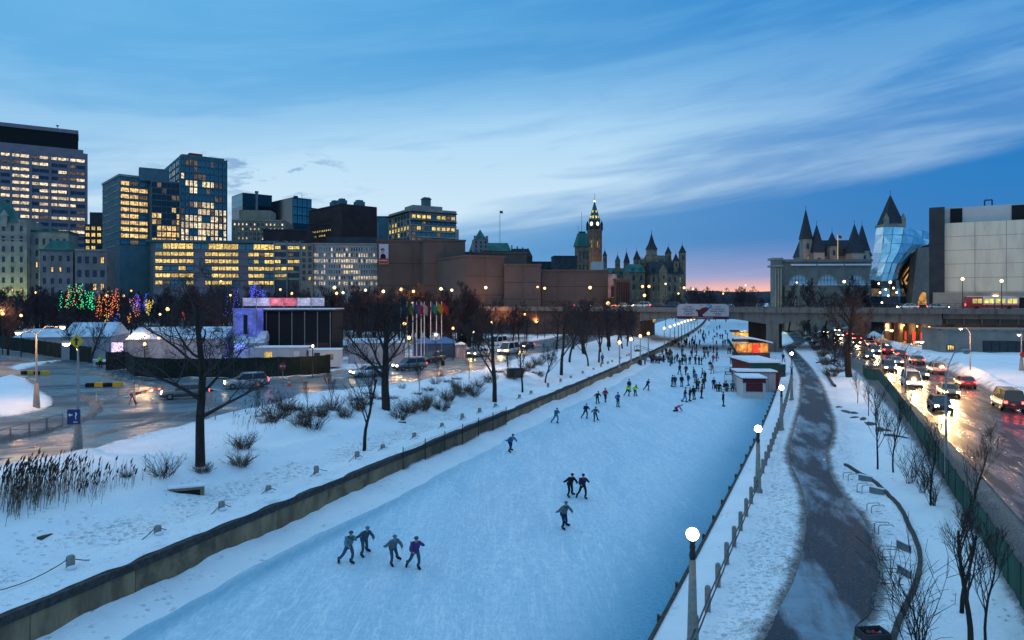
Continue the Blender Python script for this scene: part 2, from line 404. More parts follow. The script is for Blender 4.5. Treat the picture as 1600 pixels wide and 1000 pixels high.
Z[:, 0] = 1.8
gridmesh('snow_bank', XX, YY, Z, SNOW, {'dirt': D, 'tread': trL(XX, YY)})
offs = np.concatenate([np.linspace(0, 36, 330), 36+geo(.3, 1400, 60)])
YY = np.repeat(Ys[:,None], len(offs), 1); XX = Rc(YY)+offs[None,:]
Z, D = hR(XX, YY); Z[:, 0] = -.3
gridmesh('snow_bank', XX, YY, Z, SNOW, {'dirt': D, 'tread': trR(XX, YY)})
# big sheet to the horizon
mg = mat('far_ground', (.30,.33,.38), (.10,.10,.11), .01, .9, world_co=True)
MB().quad((-9000,-300,-1.2),(9000,-300,-1.2),(9000,9500,-1.2),(-9000,9500,-1.2)).build('ground', mg, kind='structure')

# ---- ice
def ice_mat():
    m = bpy.data.materials.new('ice'); m.use_nodes = True; g = G(m.node_tree); b = m.node_tree.nodes['Principled BSDF']
    pos = g.n('ShaderNodeNewGeometry').outputs['Position']; at = g.n('ShaderNodeAttribute', attribute_name='clear').outputs['Fac']
    mp = g.n('ShaderNodeMapping'); g.link(pos, mp.inputs[0]); mp.inputs['Rotation'].default_value = (0,0,math.radians(22)); mp.inputs['Scale'].default_value = (1.0,.22,1)
    n1 = g.noise(mp.outputs[0], .5, 6, .6); n2 = g.noise(pos, 6, 6, .7); n3 = g.noise(mp.outputs[0], 8, 4, .6, 1.0); n4 = g.noise(pos, 24, 3, .6)
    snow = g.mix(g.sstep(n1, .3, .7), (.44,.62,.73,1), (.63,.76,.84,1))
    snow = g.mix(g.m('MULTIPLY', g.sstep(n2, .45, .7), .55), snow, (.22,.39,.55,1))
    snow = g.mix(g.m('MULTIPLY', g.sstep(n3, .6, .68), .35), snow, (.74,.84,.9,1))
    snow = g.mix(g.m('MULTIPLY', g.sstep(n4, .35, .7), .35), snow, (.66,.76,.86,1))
    for sc_, rot_ in ((1.1, 22), (.8, 40), (1.6, 5)):
        m3 = g.n('ShaderNodeMapping'); g.link(pos, m3.inputs[0]); m3.inputs['Rotation'].default_value = (0,0,math.radians(rot_)); m3.inputs['Scale'].default_value = (1.0,.12,1)
        nl = g.noise(m3.outputs[0], sc_, 3, .6, 1.2)
        ln_ = g.sstep(g.m('ABSOLUTE', g.m('SUBTRACT', nl, .5)), .0, .018, 1.0, 0.0)
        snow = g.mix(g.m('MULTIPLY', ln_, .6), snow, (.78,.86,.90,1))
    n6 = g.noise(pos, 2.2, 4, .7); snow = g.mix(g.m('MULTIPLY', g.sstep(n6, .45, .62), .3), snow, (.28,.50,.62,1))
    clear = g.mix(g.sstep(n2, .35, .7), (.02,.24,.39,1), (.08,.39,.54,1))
    f = g.sstep(g.m('ADD', at, g.m('MULTIPLY', g.m('SUBTRACT', n1, .5), .5)), .05, 1.05)
    g.link(g.mix(f, snow, clear), b.inputs['Base Color'])
    g.link(g.mix(f, (.6,.6,.6,1), (.33,.33,.33,1)), b.inputs['Roughness']); b.inputs['Specular IOR Level'].default_value = .35
    bn = g.n('ShaderNodeBump'); bn.inputs['Strength'].default_value = .7; bn.inputs['Distance'].default_value = .08
    g.link(g.m('ADD', n2, g.m('MULTIPLY', n3, .6)), bn.inputs['Height']); g.link(bn.outputs[0], b.inputs['Normal'])
    return m
t = np.linspace(0, 1, 60)
Yi = np.concatenate([np.linspace(-20, 20, 20), geo(21, 1400, 160)])
YY = np.repeat(Yi[:,None], 60, 1); XX = Lc(YY)+(Rc(YY)-Lc(YY)+.3)*t[None,:]
wd = (Rc(YY)-XX)
CL = np.exp(-(np.clip(wd,0,99)/4.2)**1.4)*.95*ss(YY,140,80)+.55*np.exp(-((XX-Lc(YY)-2.9)/1.0)**2)*ss(YY,75,35)
gridmesh('ice', XX, YY, np.zeros_like(XX), ice_mat(), {'clear': CL})
# shovelled snow along the foot of the wall, and a thin lip on the right
yy = np.concatenate([np.linspace(-20, 12, 14), geo(13, 400, 420)]); tt = np.linspace(0, 1, 14)
YY = np.repeat(yy[:,None], 14, 1)
wdt = 1.5+.9*vnoise(YY*0, YY, 6, 31)+.35*vnoise(YY*0, YY, 1.2, 32)
XX = Lc(YY)+tt[None,:]*wdt
Z = (.52*(1-tt[None,:])**1.6*(.45+.9*vnoise(XX, YY, 3.2, 33)+.3*vnoise(XX, YY, .8, 34)))+.05*vnoise(XX,YY,.35,35)*(1-tt[None,:])-.015*(tt[None,:] > .98)+.01
gridmesh('snow_heap', XX, YY, Z, SNOW, {'dirt': np.clip(.35*vnoise(XX,YY,.7,36)*ss(tt[None,:]*1.0,1.0,.3)+YY*0, 0, 1)*0.6})

# ---- roads
def road_mat(name, c1, c2, r1, r2, scale, puddle=(.45,.6), stretch=None, rot=0):
    m = bpy.data.materials.new(name); m.use_nodes = True; g = G(m.node_tree); b = m.node_tree.nodes['Principled BSDF']
    pos = g.n('ShaderNodeNewGeometry').outputs['Position']
    mp = g.n('ShaderNodeMapping', vector_type='TEXTURE'); g.link(pos, mp.inputs[0]); mp.inputs['Rotation'].default_value = (0,0,rot); mp.inputs['Scale'].default_value = stretch or (1,1,1)
    n1 = g.noise(mp.outputs[0], scale, 6, .6, .3); n2 = g.noise(pos, 8, 5, .7)
    f = g.sstep(n1, *puddle)
    c = g.mix(f, c1, c2); c = g.mix(g.m('MULTIPLY', g.sstep(n2, .5, .72), .45), c, (.20,.21,.23,1)); c = g.mix(g.m('MULTIPLY', g.sstep(g.noise(pos, 1.3, 5, .65), .45, .7), .45), c, (.02,.024,.03,1))
    g.link(c, b.inputs['Base Color']); g.link(g.mix(f, (r1,)*3+(1,), (r2,)*3+(1,)), b.inputs['Roughness'])
    g.link(g.mix(f, (.12,)*3+(1,), (.6,)*3+(1,)), b.inputs['Specular IOR Level'])
    bn = g.n('ShaderNodeBump'); bn.inputs['Strength'].default_value = .5; bn.inputs['Distance'].default_value = .03
    g.link(n2, bn.inputs['Height']); g.link(bn.outputs[0], b.inputs['Normal']); return m
ROADM = road_mat('wet_road', (.035,.035,.038,1), (.05,.06,.068,1), .42, .16, .35, stretch=(.4,3,1), rot=-.36)
ICYM = road_mat('icy_road', (.05,.075,.095,1), (.11,.20,.25,1), .5, .26, .22, (.35,.6), (3.0,1,1), .35)
PATHM = road_mat('wet_path', (.022,.038,.050,1), (.12,.23,.30,1), .5, .16, .26, (.48,.66), (.6,2.5,1), -.3)
def sheet(name, poly, z, m, cell=2.0, kind='structure'):
    bm = bmesh.new(); vs = [bm.verts.new((p[0], p[1], z)) for p in poly]; f = bm.faces.new(vs); f.normal_update()
    if f.normal.z < 0: f.normal_flip()
    bmesh.ops.triangulate(bm, faces=bm.faces[:], ngon_method='EAR_CLIP')
    me = bpy.data.meshes.new(name); bm.to_mesh(me); bm.free(); me.materials.append(m); return put(name, me, kind=kind)
sheet('road', roadL, ZR, ICYM); sheet('road', roadR, ZD, ROADM); sheet('footpath', pathR, ZP, PATHM)
# snow island between the two left roads
def mound(name, poly, zb, hgt, soft, cell, seed, dirtw=1.2, cut=None):
    xs = [p[0] for p in poly]; ys = [p[1] for p in poly]
    X, Y = np.meshgrid(np.arange(min(xs)-1, max(xs)+1, cell), np.arange(min(ys)-1, max(ys)+1, cell))
    sdv = sdpoly(X, Y, poly)
    Z = zb-.12+(.12+hgt)*ss(-sdv, 0, soft)+(vnoise(X,Y,2.2,seed)-.5)*.22*ss(-sdv,0,1.5)+(vnoise(X,Y,.7,seed+1)-.5)*.1*ss(-sdv,-.1,.6)
    Z = np.where(sdv > .2, zb-.3, Z)
    return gridmesh(name, X, Y, Z, SNOW, {'dirt': np.clip(np.exp(-(np.clip(-sdv,0,99)/dirtw)**2), 0, 1)})
isl = [p for p in islandL if p.x > -130] 
mound('snow_mound', [p if p.x > -75 else Vector((-75, p.y, 0)) for p in islandL], ZR, .45, 2.5, .3, 41)
# low ploughed ridges of dirty snow lying on the left road
def ridge(pts, wd, hh, seed, z=ZR):
    pts = [Vector((p[0], p[1], 0)) for p in pts]; L = [0]
    for a, b in zip(pts, pts[1:]): L.append(L[-1]+(b-a).length)
    n = max(6, int(L[-1]/.25)); s = np.linspace(0, L[-1], n); cx = np.interp(s, L, [p.x for p in pts]); cy = np.interp(s, L, [p.y for p in pts])
    k_ = np.ones(9)/9; cx = np.convolve(np.pad(cx,4,'edge'),k_,'valid'); cy = np.convolve(np.pad(cy,4,'edge'),k_,'valid')
    tx = np.gradient(cx); ty = np.gradient(cy); l = np.hypot(tx, ty)+1e-6; nx, ny = -ty/l, tx/l
    u = np.linspace(-1, 1, 9); W_ = wd*(.6+.8*vnoise(s, s*0, 2.0, seed))
    X = cx[:,None]+nx[:,None]*u[None,:]*W_[:,None]; Y = cy[:,None]+ny[:,None]*u[None,:]*W_[:,None]
    Z = z-.03+hh*(1-u[None,:]**2)*(.2+1.1*vnoise(X, Y, .7, seed+1)+.4*vnoise(X,Y,.3,seed+2))
    gridmesh('snow_ridge', X, Y, Z, SNOW, {'dirt': .7+.45*vnoise(X, Y, 1.5, seed+3)})
ridge(PP([(-200,742),(0,690),(60,678),(110,664),(140,652),(152,640),(150,628),(130,620)], ZR), .55, .32, 51)
ridge(PP([(-200,535),(0,556),(60,566),(130,577),(180,592),(260,606),(330,612)], ZR), .7, .25, 55)
ridge(PP([(-50,705),(100,692),(200,668),(270,652),(370,626)], ZR), .5, .10, 59)
# ---- canal wall
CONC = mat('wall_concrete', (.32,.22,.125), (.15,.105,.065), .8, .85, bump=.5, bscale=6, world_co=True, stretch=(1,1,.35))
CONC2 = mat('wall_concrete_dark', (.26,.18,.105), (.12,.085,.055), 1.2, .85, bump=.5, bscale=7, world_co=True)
DARKT = mat('dark_coping', (.035,.03,.028), (.07,.06,.055), 4, .8, bump=.5, world_co=True)
wall = thing('canal_wall', 'long grey concrete retaining wall along the left side of the canal', 'wall', (float(Lc(25)), 25, 0))
_o = Vector(wall.location)
ycut = [-8]
while ycut[-1] < 330: ycut.append(ycut[-1]+(4.2 if ycut[-1] < 100 else 9))
for k, (a, b) in enumerate(zip(ycut, ycut[1:])):
    mb = MB(); xa, xb = float(Lc(a)), float(Lc(b)); dv = Vector((xb-xa, b-a, 0)).normalized()*.02
    mb.add([(xa+dv.x-_o.x, a+dv.y-_o.y, -.6), (xb-dv.x-_o.x, b-dv.y-_o.y, -.6), (xb-dv.x-.45-_o.x, b-dv.y-_o.y, -.6), (xa+dv.x-.45-_o.x, a+dv.y-_o.y, -.6),
            (xa+dv.x-_o.x, a+dv.y-_o.y, 1.45), (xb-dv.x-_o.x, b-dv.y-_o.y, 1.45), (xb-dv.x-.45-_o.x, b-dv.y-_o.y, 1.45), (xa+dv.x-.45-_o.x, a+dv.y-_o.y, 1.45)],
           [(3,2,1,0),(4,5,6,7),(0,1,5,4),(1,2,6,5),(2,3,7,6),(3,0,4,7)])
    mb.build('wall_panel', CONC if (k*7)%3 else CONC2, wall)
    mb = MB(); e = .07
    mb.add([(xa+e-_o.x, a-_o.y, 1.452), (xb+e-_o.x, b-_o.y, 1.452), (xb-.5-_o.x, b-_o.y, 1.452), (xa-.5-_o.x, a-_o.y, 1.452),
            (xa+e-_o.x, a-_o.y, 1.80), (xb+e-_o.x, b-_o.y, 1.80), (xb-.5-_o.x, b-_o.y, 1.80), (xa-.5-_o.x, a-_o.y, 1.80)],
           [(3,2,1,0),(4,5,6,7),(0,1,5,4),(1,2,6,5),(2,3,7,6),(3,0,4,7)])
    mb.build('coping', DARKT, wall)
# snow lying on the coping, with a broken front edge
YY = np.repeat(yy[yy < 330][:,None], 5, 1); tt = np.linspace(0, 1, 5)
ln = vnoise(YY*0, YY, 1.4, 61); XX = Lc(YY)-.75+tt[None,:]*(.50+.24*ss(ln,.35,.8))
Z = 1.84+.05*vnoise(XX, YY, .6, 62)-.035*(tt[None,:] > .9)
gridmesh('snow_on_coping', XX, YY, Z, SNOW, {'dirt': .35*ss(vnoise(XX,YY,.9,63),.5,.8)+XX*0})

# far low hills
X_ = np.linspace(-2600, 3200, 260); Yh = np.array([1500., 1620, 1900, 2300])
XX, YY = np.meshgrid(X_, Yh); hh_ = (9+12*vnoise(XX, YY*0, 260, 71)+9*vnoise(XX, YY*0, 14, 72)+7*vnoise(XX, YY*0, 45, 73))
Z = np.array([0., 1, 1.1, .9])[:,None]*hh_
gridmesh('hills', XX, YY, Z, mat('hill_woods', (.02,.022,.03), (.035,.035,.045), .02, .95, world_co=True))
# ------------------------------------------------------------------ buildings
WARM = (1.0, .62, .22); WARMW = (1.0, .78, .48); COOLW = (.85, .92, .9)
M_lit = emit('lit_room', WARM, 1.3, vary=.9); M_litw = emit('lit_room_pale', WARMW, 1.25, vary=.9); M_lity = emit('lit_room_yellow', (1,.70,.2), 1.15, vary=1.4)
M_dim = emit('dim_room', WARM, .16, base=(.02,.04,.07), vary=.6, rough=.1)
M_dark = glassm('dark_window', (.01,.03,.06)); M_blue = glassm('blue_glass', (.05,.19,.23), rough=.18, c2=(.08,.26,.30), metal=.4); M_black = glassm('black_glass', (.006,.010,.018), rough=.15)
M_frame = mat('window_frame', (.03,.035,.045), rough=.5); M_wframe = mat('pale_window_frame', (.30,.29,.29), rough=.6)
def stone(name, c, k=.7, s=.25, bump=.2): return mat(name, c, tuple(x*k for x in c), s, .85, bump=bump, bscale=1.5)
M_purple = stone('mauve_concrete', (.26,.205,.235), .85); M_beige = stone('beige_stone', (.30,.25,.20)); M_pale = stone('pale_stone', (.36,.32,.28)); M_pink = stone('pinkish_stone', (.29,.235,.225))
M_brown = stone('dark_brown_brick', (.062,.035,.036)); M_nac = stone('brown_aggregate_concrete', (.15,.105,.09), .8, .12, .35); M_grey = stone('grey_concrete', (.24,.225,.205), .75, .3, .3)
M_dgrey = stone('dark_grey_concrete', (.05,.055,.065)); M_greyblue = stone('blue_grey_cladding', (.09,.17,.205), .8); M_copper = mat('green_copper', (.035,.15,.125), (.02,.09,.085), .3, .7, bump=.2, stretch=(1,1,.2)); M_slate = mat('dark_slate_roof', (.022,.026,.036), (.035,.036,.045), .5, .7)
M_sand = stone('brown_sandstone', (.24,.165,.11), .5, .3, .5); M_snowm = mat('snow_plain', (.78,.80,.84), (.70,.73,.78), 1.0, .8, bump=.4); M_white = mat('white_panel', (.52,.50,.49), (.46,.45,.45), .2, .7)
M_metal = mat('dark_metal', (.05,.05,.055), rough=.45, metal=.5); M_galv = mat('galvanised_steel', (.25,.25,.26), (.19,.19,.20), 3, .5, metal=.4)
M_wood = mat('weathered_wood', (.12,.085,.06), (.07,.05,.035), 6, .85, bump=.4, stretch=(1,1,.2))
M_black_m = mat('black_fabric', (.012,.013,.015), rough=.9); M_red = mat('red_paint', (.35,.02,.02), rough=.5); M_maroon = mat('maroon_paint', (.10,.012,.02), rough=.6)

WCACHE = {}
def wmesh(w, h, pane, frame=None, mull=0, fr=.12, dep=.14):
    k = (round(w,1), round(h,1), pane.name, (frame or M_frame).name, mull, fr)
    if k in WCACHE: return WCACHE[k]
    mb = MB(); x, z = w/2, h/2
    mb.mat(1).quad((-x,-.03,-z),(x,-.03,-z),(x,-.03,z),(-x,-.03,z))
    mb.mat(0)
    for a in ((-x,x,-z,-z+fr),(-x,x,z-fr,z),(-x,-x+fr,-z+fr,z-fr),(x-fr,x,-z+fr,z-fr)): mb.box(a[0],a[1],-dep,-.001,a[2],a[3])
    for i in range(mull):
        cx = -x+w*(i+1)/(mull+1); mb.box(cx-fr/3, cx+fr/3, -dep*.8, -.001, -z+fr, z-fr)
    WCACHE[k] = mb.mesh('window', [frame or M_frame, pane]); return WCACHE[k]

class Bld:
    def __init__(s, name, label, pxC, pxR, pytop, Y, th=0.0, depth=20, pxL=None, zb=3.0, group=None, cat='building', body=None, X=None):
        th = math.radians(th); c, sn = math.cos(th), math.sin(th)
        xc = (pxC-800)*Y/F; k = (pxR-800)/F; s.W = (k*Y-xc)/(c-k*sn)
        if pxL is not None:
            kL = (pxL-800)/F; s.D = abs((kL*Y-xc)/(-sn-kL*c))
        else: s.D = depth
        s.H = H-(pytop-HY)*Y/F-zb; s.zb = zb; s.Y = Y; s.th = th
        s.root = thing(name, label, cat, (xc, Y, zb), th, group); s.c, s.sn, s.xc = c, sn, xc
        if body: s.box('wall', 0, s.W, 0, s.D, -2, s.H, body)
    def box(s, name, x0, x1, y0, y1, z0, z1, m): return MB().box(x0,x1,y0,y1,z0,z1).build(name, m, s.root)
    def zpx(s, py, y=None):      # height above the base at the corner depth
        return H-(py-HY)*s.Y/F-s.zb
    def face(s, face, u, z, off=.004):
        if face == 'f': return (u, -off, z), 0.0
        if face == 'l': return (-off, u, z), -PI/2
        if face == 'r': return (s.W+off, u, z), PI/2
    def windows(s, face, nu, nz, z0, z1, u0=None, u1=None, wf=.7, hf=.6, lit=.5, pal=None, frame=None, mull=0, fr=.12, name='window', joined=False, rows=None, seed=1, off=.004):
        Wd = s.W if face == 'f' else s.D; u0 = .02*Wd if u0 is None else u0; u1 = .98*Wd if u1 is None else u1
        du, dz = (u1-u0)/nu, (z1-z0)/nz; rr = random.Random(seed); pal = pal or (M_lit, M_dark, M_dim)
        mb = MB() if joined else None
        for j in range(nz):
            p = rows[j] if rows else lit
            run = False
            for i in range(nu):
                if p is None: continue
                run = (rr.random() < p) if rr.random() < .55 or i == 0 else run
                m = pal[0] if run and rr.random() < .93 else (pal[2] if len(pal) > 2 and rr.random() < .22 else pal[1])
                u = u0+du*(i+.5); z = z0+dz*(j+.5)
                if joined:
                    mi = pal.index(m)+1; x, zz = du*wf/2, dz*hf/2
                    if face == 'f': q = [(u-x,-.03,z-zz),(u+x,-.03,z-zz),(u+x,-.03,z+zz),(u-x,-.03,z+zz)]
                    elif face == 'r': q = [(s.W+.03,u-x,z-zz),(s.W+.03,u+x,z-zz),(s.W+.03,u+x,z+zz),(s.W+.03,u-x,z+zz)]
                    else: q = [(-.03,u+x,z-zz),(-.03,u-x,z-zz),(-.03,u-x,z+zz),(-.03,u+x,z+zz)]
                    mb.mat(mi).quad(*q)
                    t_ = .12
                    a, b = (u-x-t_, u+x+t_)
                    mb.mat(0)
                    for (aa, bb, c0, c1) in ((a, b, z-zz-t_, z-zz), (a, b, z+zz, z+zz+t_)):
                        if face == 'f': mb.box(aa,bb,-.15,-.001,c0,c1)
                        elif face == 'r': mb.box(s.W+.001,s.W+.15,aa,bb,c0,c1)
                        else: mb.box(-.15,-.001,aa,bb,c0,c1)
                else:
                    loc, rz = s.face(face, u, z, off); put(name, wmesh(du*wf, dz*hf, m, frame, mull, fr), s.root, loc, rz)
        if joined: mb.build(name+'_rows', [frame or M_frame]+list(pal), s.root, kind='stuff')
    def ledges(s, face, zs, h=.5, out=.35, m=None, u0=0, u1=None, name='ledge'):
        Wd = s.W if face == 'f' else s.D; u1 = Wd if u1 is None else u1
        for z in zs:
            mb = MB()
            if face == 'f': mb.box(u0, u1, -out, -.001, z, z+h)
            elif face == 'l': mb.box(-out, -.001, u0, u1, z, z+h)
            else: mb.box(s.W+.001, s.W+out, u0, u1, z, z+h)
            mb.build(name, m or M_pale, s.root)
    def piers(s, face, n, w=.5, out=.35, z0=0, z1=None, m=None, name='pier', u0=0, u1=None):
        Wd = s.W if face == 'f' else s.D; u1 = Wd if u1 is None else u1; z1 = s.H if z1 is None else z1
        me = None
        for i in range(n+1):
            u = u0+(u1-u0)*i/n
            if me is None: me = MB().box(-w/2, w/2, -out, -.001, z0, z1).mesh(name, m or M_pale)
            loc, rz = s.face(face, min(max(u, u0+w/2), u1-w/2), 0, .0); put(name, me, s.root, loc, rz)

# --- tall mauve office tower, far left
b = Bld('office_tower', 'tall mauve concrete office tower with long bands of pale lit windows', -150, 137, 213, 335, 32, depth=25, body=M_purple)
b.box('penthouse', 3, b.W-4.5, 1.5, 20, b.H+2.0, b.H+10.5, M_black_m); b.box('penthouse_cap', 2.6, b.W-4.3, 1.2, 20.4, b.H+10.5, b.H+12.5, M_purple)
b.box('roof_slab', 1, b.W-2, 1, 22, b.H+.004, b.H+2.0, M_purple)
dzf = 3.55; n = 20
rows = [None]+[.25,.1,.35,.3,.2,.45,.3,.3,.55,.8,.8,.85,.8,.85,.75,.3,.92]
nzr = len(rows)
b.windows('f', 18, nzr, b.H-2.5-dzf*nzr, b.H-2.5, .6, b.W-1.2, .93, .47, rows=rows, pal=(M_litw, M_dark, M_dim), seed=3, fr=.10, mull=1)
b.piers('f', 9, 1.0, .45, 0, b.H-1, M_purple)
MB().box(9.2,10.8,5,6,b.H+12.5,b.H+13.8).build('roof_vent', M_dark, b.root); MB().tube((b.W-14,6,b.H+12.5),(b.W-14,6,b.H+15),.15).box(b.W-14.6,b.W-13.4,5.9,6.1,b.H+14.4,b.H+15.2).build('antenna', M_metal, b.root)

# --- old stone hotel with copper roofs, floodlit from below
b = Bld('stone_hotel', 'floodlit pale stone hotel tower with green pyramid copper roof', -60, 42, 340, 262, 18, depth=18, body=M_pale)
b.windows('f', 7, 9, 3, b.H-1.5, wf=.30, hf=.5, lit=.22, pal=(M_lit, M_dark), fr=.16, seed=5)
mb = MB(); mb.pyr(3, b.W-5, 1, 15, b.H, b.H+9, .12); mb.build('roof', M_copper, b.root)
mb = MB(); mb.pyr(b.W-11.5, b.W-3.0, -.6, 8, b.H-1.0, b.H+7.0, .03); mb.build('turret_roof', M_copper, b.root)
mb = MB(); mb.box(b.W-8.6, b.W-6.4, -.8, .2, b.H-3, b.H+1.2); mb.pyr(b.W-8.9, b.W-6.1, -1.0, .4, b.H+1.2, b.H+3.6, .1); mb.build('gable', M_pale, b.root)
b.ledges('f', [b.H-1.0, b.H-8, 6], .4, .3, M_pale)
b2 = Bld('stone_hotel', 'pale stone hotel wing with flat roof behind the pyramid roofed tower', 40, 107, 362, 272, 18, depth=14, body=M_pale)
b2.windows('f', 6, 7, 3, b2.H-1.5, wf=.32, hf=.5, lit=.2, pal=(M_lit, M_dark), fr=.16, seed=6)
b2.box('roof_trim', -.2, b2.W+.2, -.2, 14, b2.H+.002, b2.H+.8, M_copper)
b3 = Bld('stone_hotel', 'pinkish stone hotel wing with small square windows and green edged roof', 62, 114, 388, 252, 18, depth=12, body=M_pink, pxL=None)
b3.windows('f', 4, 6, 2, b3.H-1.5, wf=.34, hf=.46, lit=.12, pal=(M_lit, M_dark), fr=.16, seed=7); b3.ledges('f', [b3.H-.8], .5, .4, M_copper)
MB().pyr(1, b3.W-1, 1, 11, b3.H, b3.H+3.2, .6).build('roof', M_copper, b3.root)
b4 = Bld('stone_building', 'pale mauve stone building right of the floodlit hotel', 117, 167, 389, 255, 18, depth=12, body=M_pink)
b4.windows('f', 4, 5, 2, b4.H-1.5, wf=.5, hf=.5, lit=.22, pal=(M_lit, M_dark), fr=.14, seed=8, mull=1); b4.ledges('f', [b4.H-.6], .6, .4, M_pale)
b = Bld('office_block', 'small dark office block with yellow windows squeezed between tower and glass building', 132, 160, 350, 330, 10, depth=14, body=M_dgrey)
b.windows('f', 3, 4, b.H-13, b.H-.5, wf=.72, hf=.6, lit=.75, pal=(M_lity, M_dark), seed=9, mull=1); b.box('penthouse', 1.5, b.W, 2, 10, b.H, b.H+6, M_dgrey)

# --- teal glass courthouse-like complex
b = Bld('glass_office', 'teal glass tower with many yellow lit floors and stepped roof', 281, 355, 243, 300, 36, pxL=236, body=M_greyblue)
nz = 12; zz0 = b.zpx(378); rws = [.9,.95,.95,.92,.35,.15,.3,.35,.25,.05,.0,.0]
b.windows('f', 11, nz, zz0, b.H-1.0, wf=.90, hf=.86, rows=rws, pal=(M_litw, M_blue, M_dim), seed=11, fr=.12, mull=1)
b.windows('l', 9, nz, zz0, b.H-1.0, wf=.92, hf=.86, rows=[.8,.85,.85,.6,.2,.1,.1,.05,.0,.0,.0,.0], pal=(M_lit, M_blue, M_dim), seed=12, fr=.12, mull=1)
b.ledges('f', [zz0+(b.H-1-zz0)*k/nz-.15 for k in range(nz+1)], .32, .18, M_greyblue); b.box('roof_slab', 1, b.W-1, 1, b.D-1, b.H, b.H+1, M_greyblue)
b.piers('f', 11, .35, .4, zz0, b.H+.4, M_greyblue, 'fin')
MB().box(b.W*.22, b.W*.5, 3, 9, b.H+1, b.H+2.3).build('roof_plant', M_red, b.root)
b = Bld('glass_office', 'teal glass block with solid left flank, lower neighbour of the stepped glass tower', 187, 232, 275, 292, 42, pxL=160, body=M_greyblue)
zz0 = b.zpx(383)
b.windows('f', 3, 10, zz0, b.H-1.4, wf=.95, hf=.66, rows=[.1,.75,.8,.95,.6,.85,.95,.9,.9,.7], pal=(M_lit, M_blue, M_dim), seed=13, fr=.12, mull=3)
b.ledges('l', [zz0+(b.H-zz0)*k/10 for k in range(11)], .25, .15, M_blue); b.box('roof_slab', -.4, b.W+.4, -.4, b.D, b.H+.002, b.H+.9, M_pale)
b.box('stair_core', b.W, b.W+3.4, .5, 8, -2, b.H+.2, M_pale)
b = Bld('glass_office', 'dim glass middle section set back between the two teal glass blocks', 236, 284, 281, 296, 30, depth=14, body=M_greyblue)
b.windows('f', 6, 10, b.zpx(380), b.H-.5, wf=.9, hf=.8, rows=[.9,.8,.8,.4,.25,.1,.05,.1,.0,.0], pal=(M_lit, M_black, M_dim), seed=14, fr=.1, mull=1)
b.box('penthouse', -4.5, 7, 3, 10, b.H+.01, b.H+5.6, M_greyblue)
b = Bld('office_podium', 'long low podium with amber lit floors beneath the glass tower', 240, 432, 378, 262, 10, pxL=208, depth=22, body=M_purple)
for u0, u1, nn in ((0.5, 14.5, 5), (18.5, 31, 5), (34.5, b.W-.5, 5)):
    b.windows('f', nn, 5, b.zpx(447), b.H-3.1, u0, u1, .97, .56, rows=[.9,.9,.9,.9,.95], pal=(M_lity, M_blue, M_dim), seed=int(u0)+15, fr=.09, mull=1)
b.windows('f', 16, 1, b.H-2.8, b.H-.2, 0.5, b.W-.4, .97, .85, lit=.98, pal=(M_lity, M_blue), seed=17, fr=.08, mull=1)
b.box('roof_slab', -2.5, b.W+1.5, -1.6, 20, b.H+.002, b.H+.8, M_greyblue)
b.ledges('f', [b.zpx(447)+k*(b.H-3.1-b.zpx(447))/5-.25 for k in range(6)], .5, .25, M_purple)
# --- black glass pair and smokestack
b = Bld('black_office', 'black glass office block with glassy left flank behind the beige offices', 379, 425, 301, 420, 40, pxL=362, body=M_black)
b.ledges('l', [b.H-5, b.H-10], .3, .2, M_blue); MB().quad((-.05,b.D,b.H-1),(-.05,0,b.H-1),(-.05,0,b.H-8),(-.05,b.D,b.H-8)).build('glass_panel', M_blue, b.root)
b.ledges('f', [b.H-.7], .7, .3, M_dgrey)
b = Bld('black_office', 'taller black office block with blue glass upper corner', 457, 487, 308, 400, 44, pxL=424, body=M_black)
for i in range(4):
    for j in range(3): put('window', wmesh(b.W/4*.94, 4.6, M_blue, None, 1), b.root, (b.W*(i+.5)/4, -.004, b.H-3-j*4.9), 0)
b.box('step', b.W, b.W+4, 1, 8, -2, b.H-5, M_black); MB().box(3,5,3,5,b.H,b.H+1.5).tube((8,4,b.H),(8,4,b.H+3),.1).build('roof_vent', M_metal, b.root)
t = thing('smokestack', 'slim pale metal smokestack rising in front of the black office block', 'smokestack', Q(401, 466, 330)*1.0)
zt = (466-302)*330/F; MB().tube((0,0,-8),(0,0,zt),.75,.6,8).build('pipe', M_galv, t); MB().tube((0,0,zt),(0,0,zt+1),.9,.9,8).build('cap', M_galv, t)
b = Bld('beige_office', 'beige office block with rows of small lit windows below the smokestack', 362, 446, 343, 310, 8, depth=20, body=M_beige)
b.windows('f', 13, 4, b.zpx(376), b.H-1, wf=.5, hf=.55, rows=[.45,.15,.5,.7], pal=(M_litw, M_dark, M_dim), seed=21, fr=.14); b.box('penthouse', 2.5, b.W-7, 3, 14, b.H, b.H+4.8, M_beige)
b.ledges('f', [b.H-.4], .5, .3, M_pale); b.piers('f', 13, .35, .25, 0, b.H-1, M_beige)
b = Bld('brick_building', 'low dark brick block with flat roof between podium and brown office', 411, 480, 358, 285, 6, depth=16, body=M_brown)
b.ledges('f', [b.H-.5], .6, .3, M_dgrey); b.windows('f', 5, 1, b.H-6, b.H-4, wf=.5, hf=.5, lit=0, seed=3)
b = Bld('office_block', 'narrow office block of dark glass bands and white ledges', 428, 470, 377, 250, 6, depth=16, body=M_black)
b.windows('f', 4, 5, b.zpx(436), b.H-1, wf=.94, hf=.5, rows=[.6,.7,.75,.35,.5], pal=(M_lity, M_black, M_dim), seed=22, fr=.08, mull=2)
b.ledges('f', [b.zpx(436)+(b.H-1-b.zpx(436))*k/5-.35 for k in range(6)], .8, .35, M_pale); b.piers('f', 2, .45, .6, 0, b.H, M_galv, 'column')
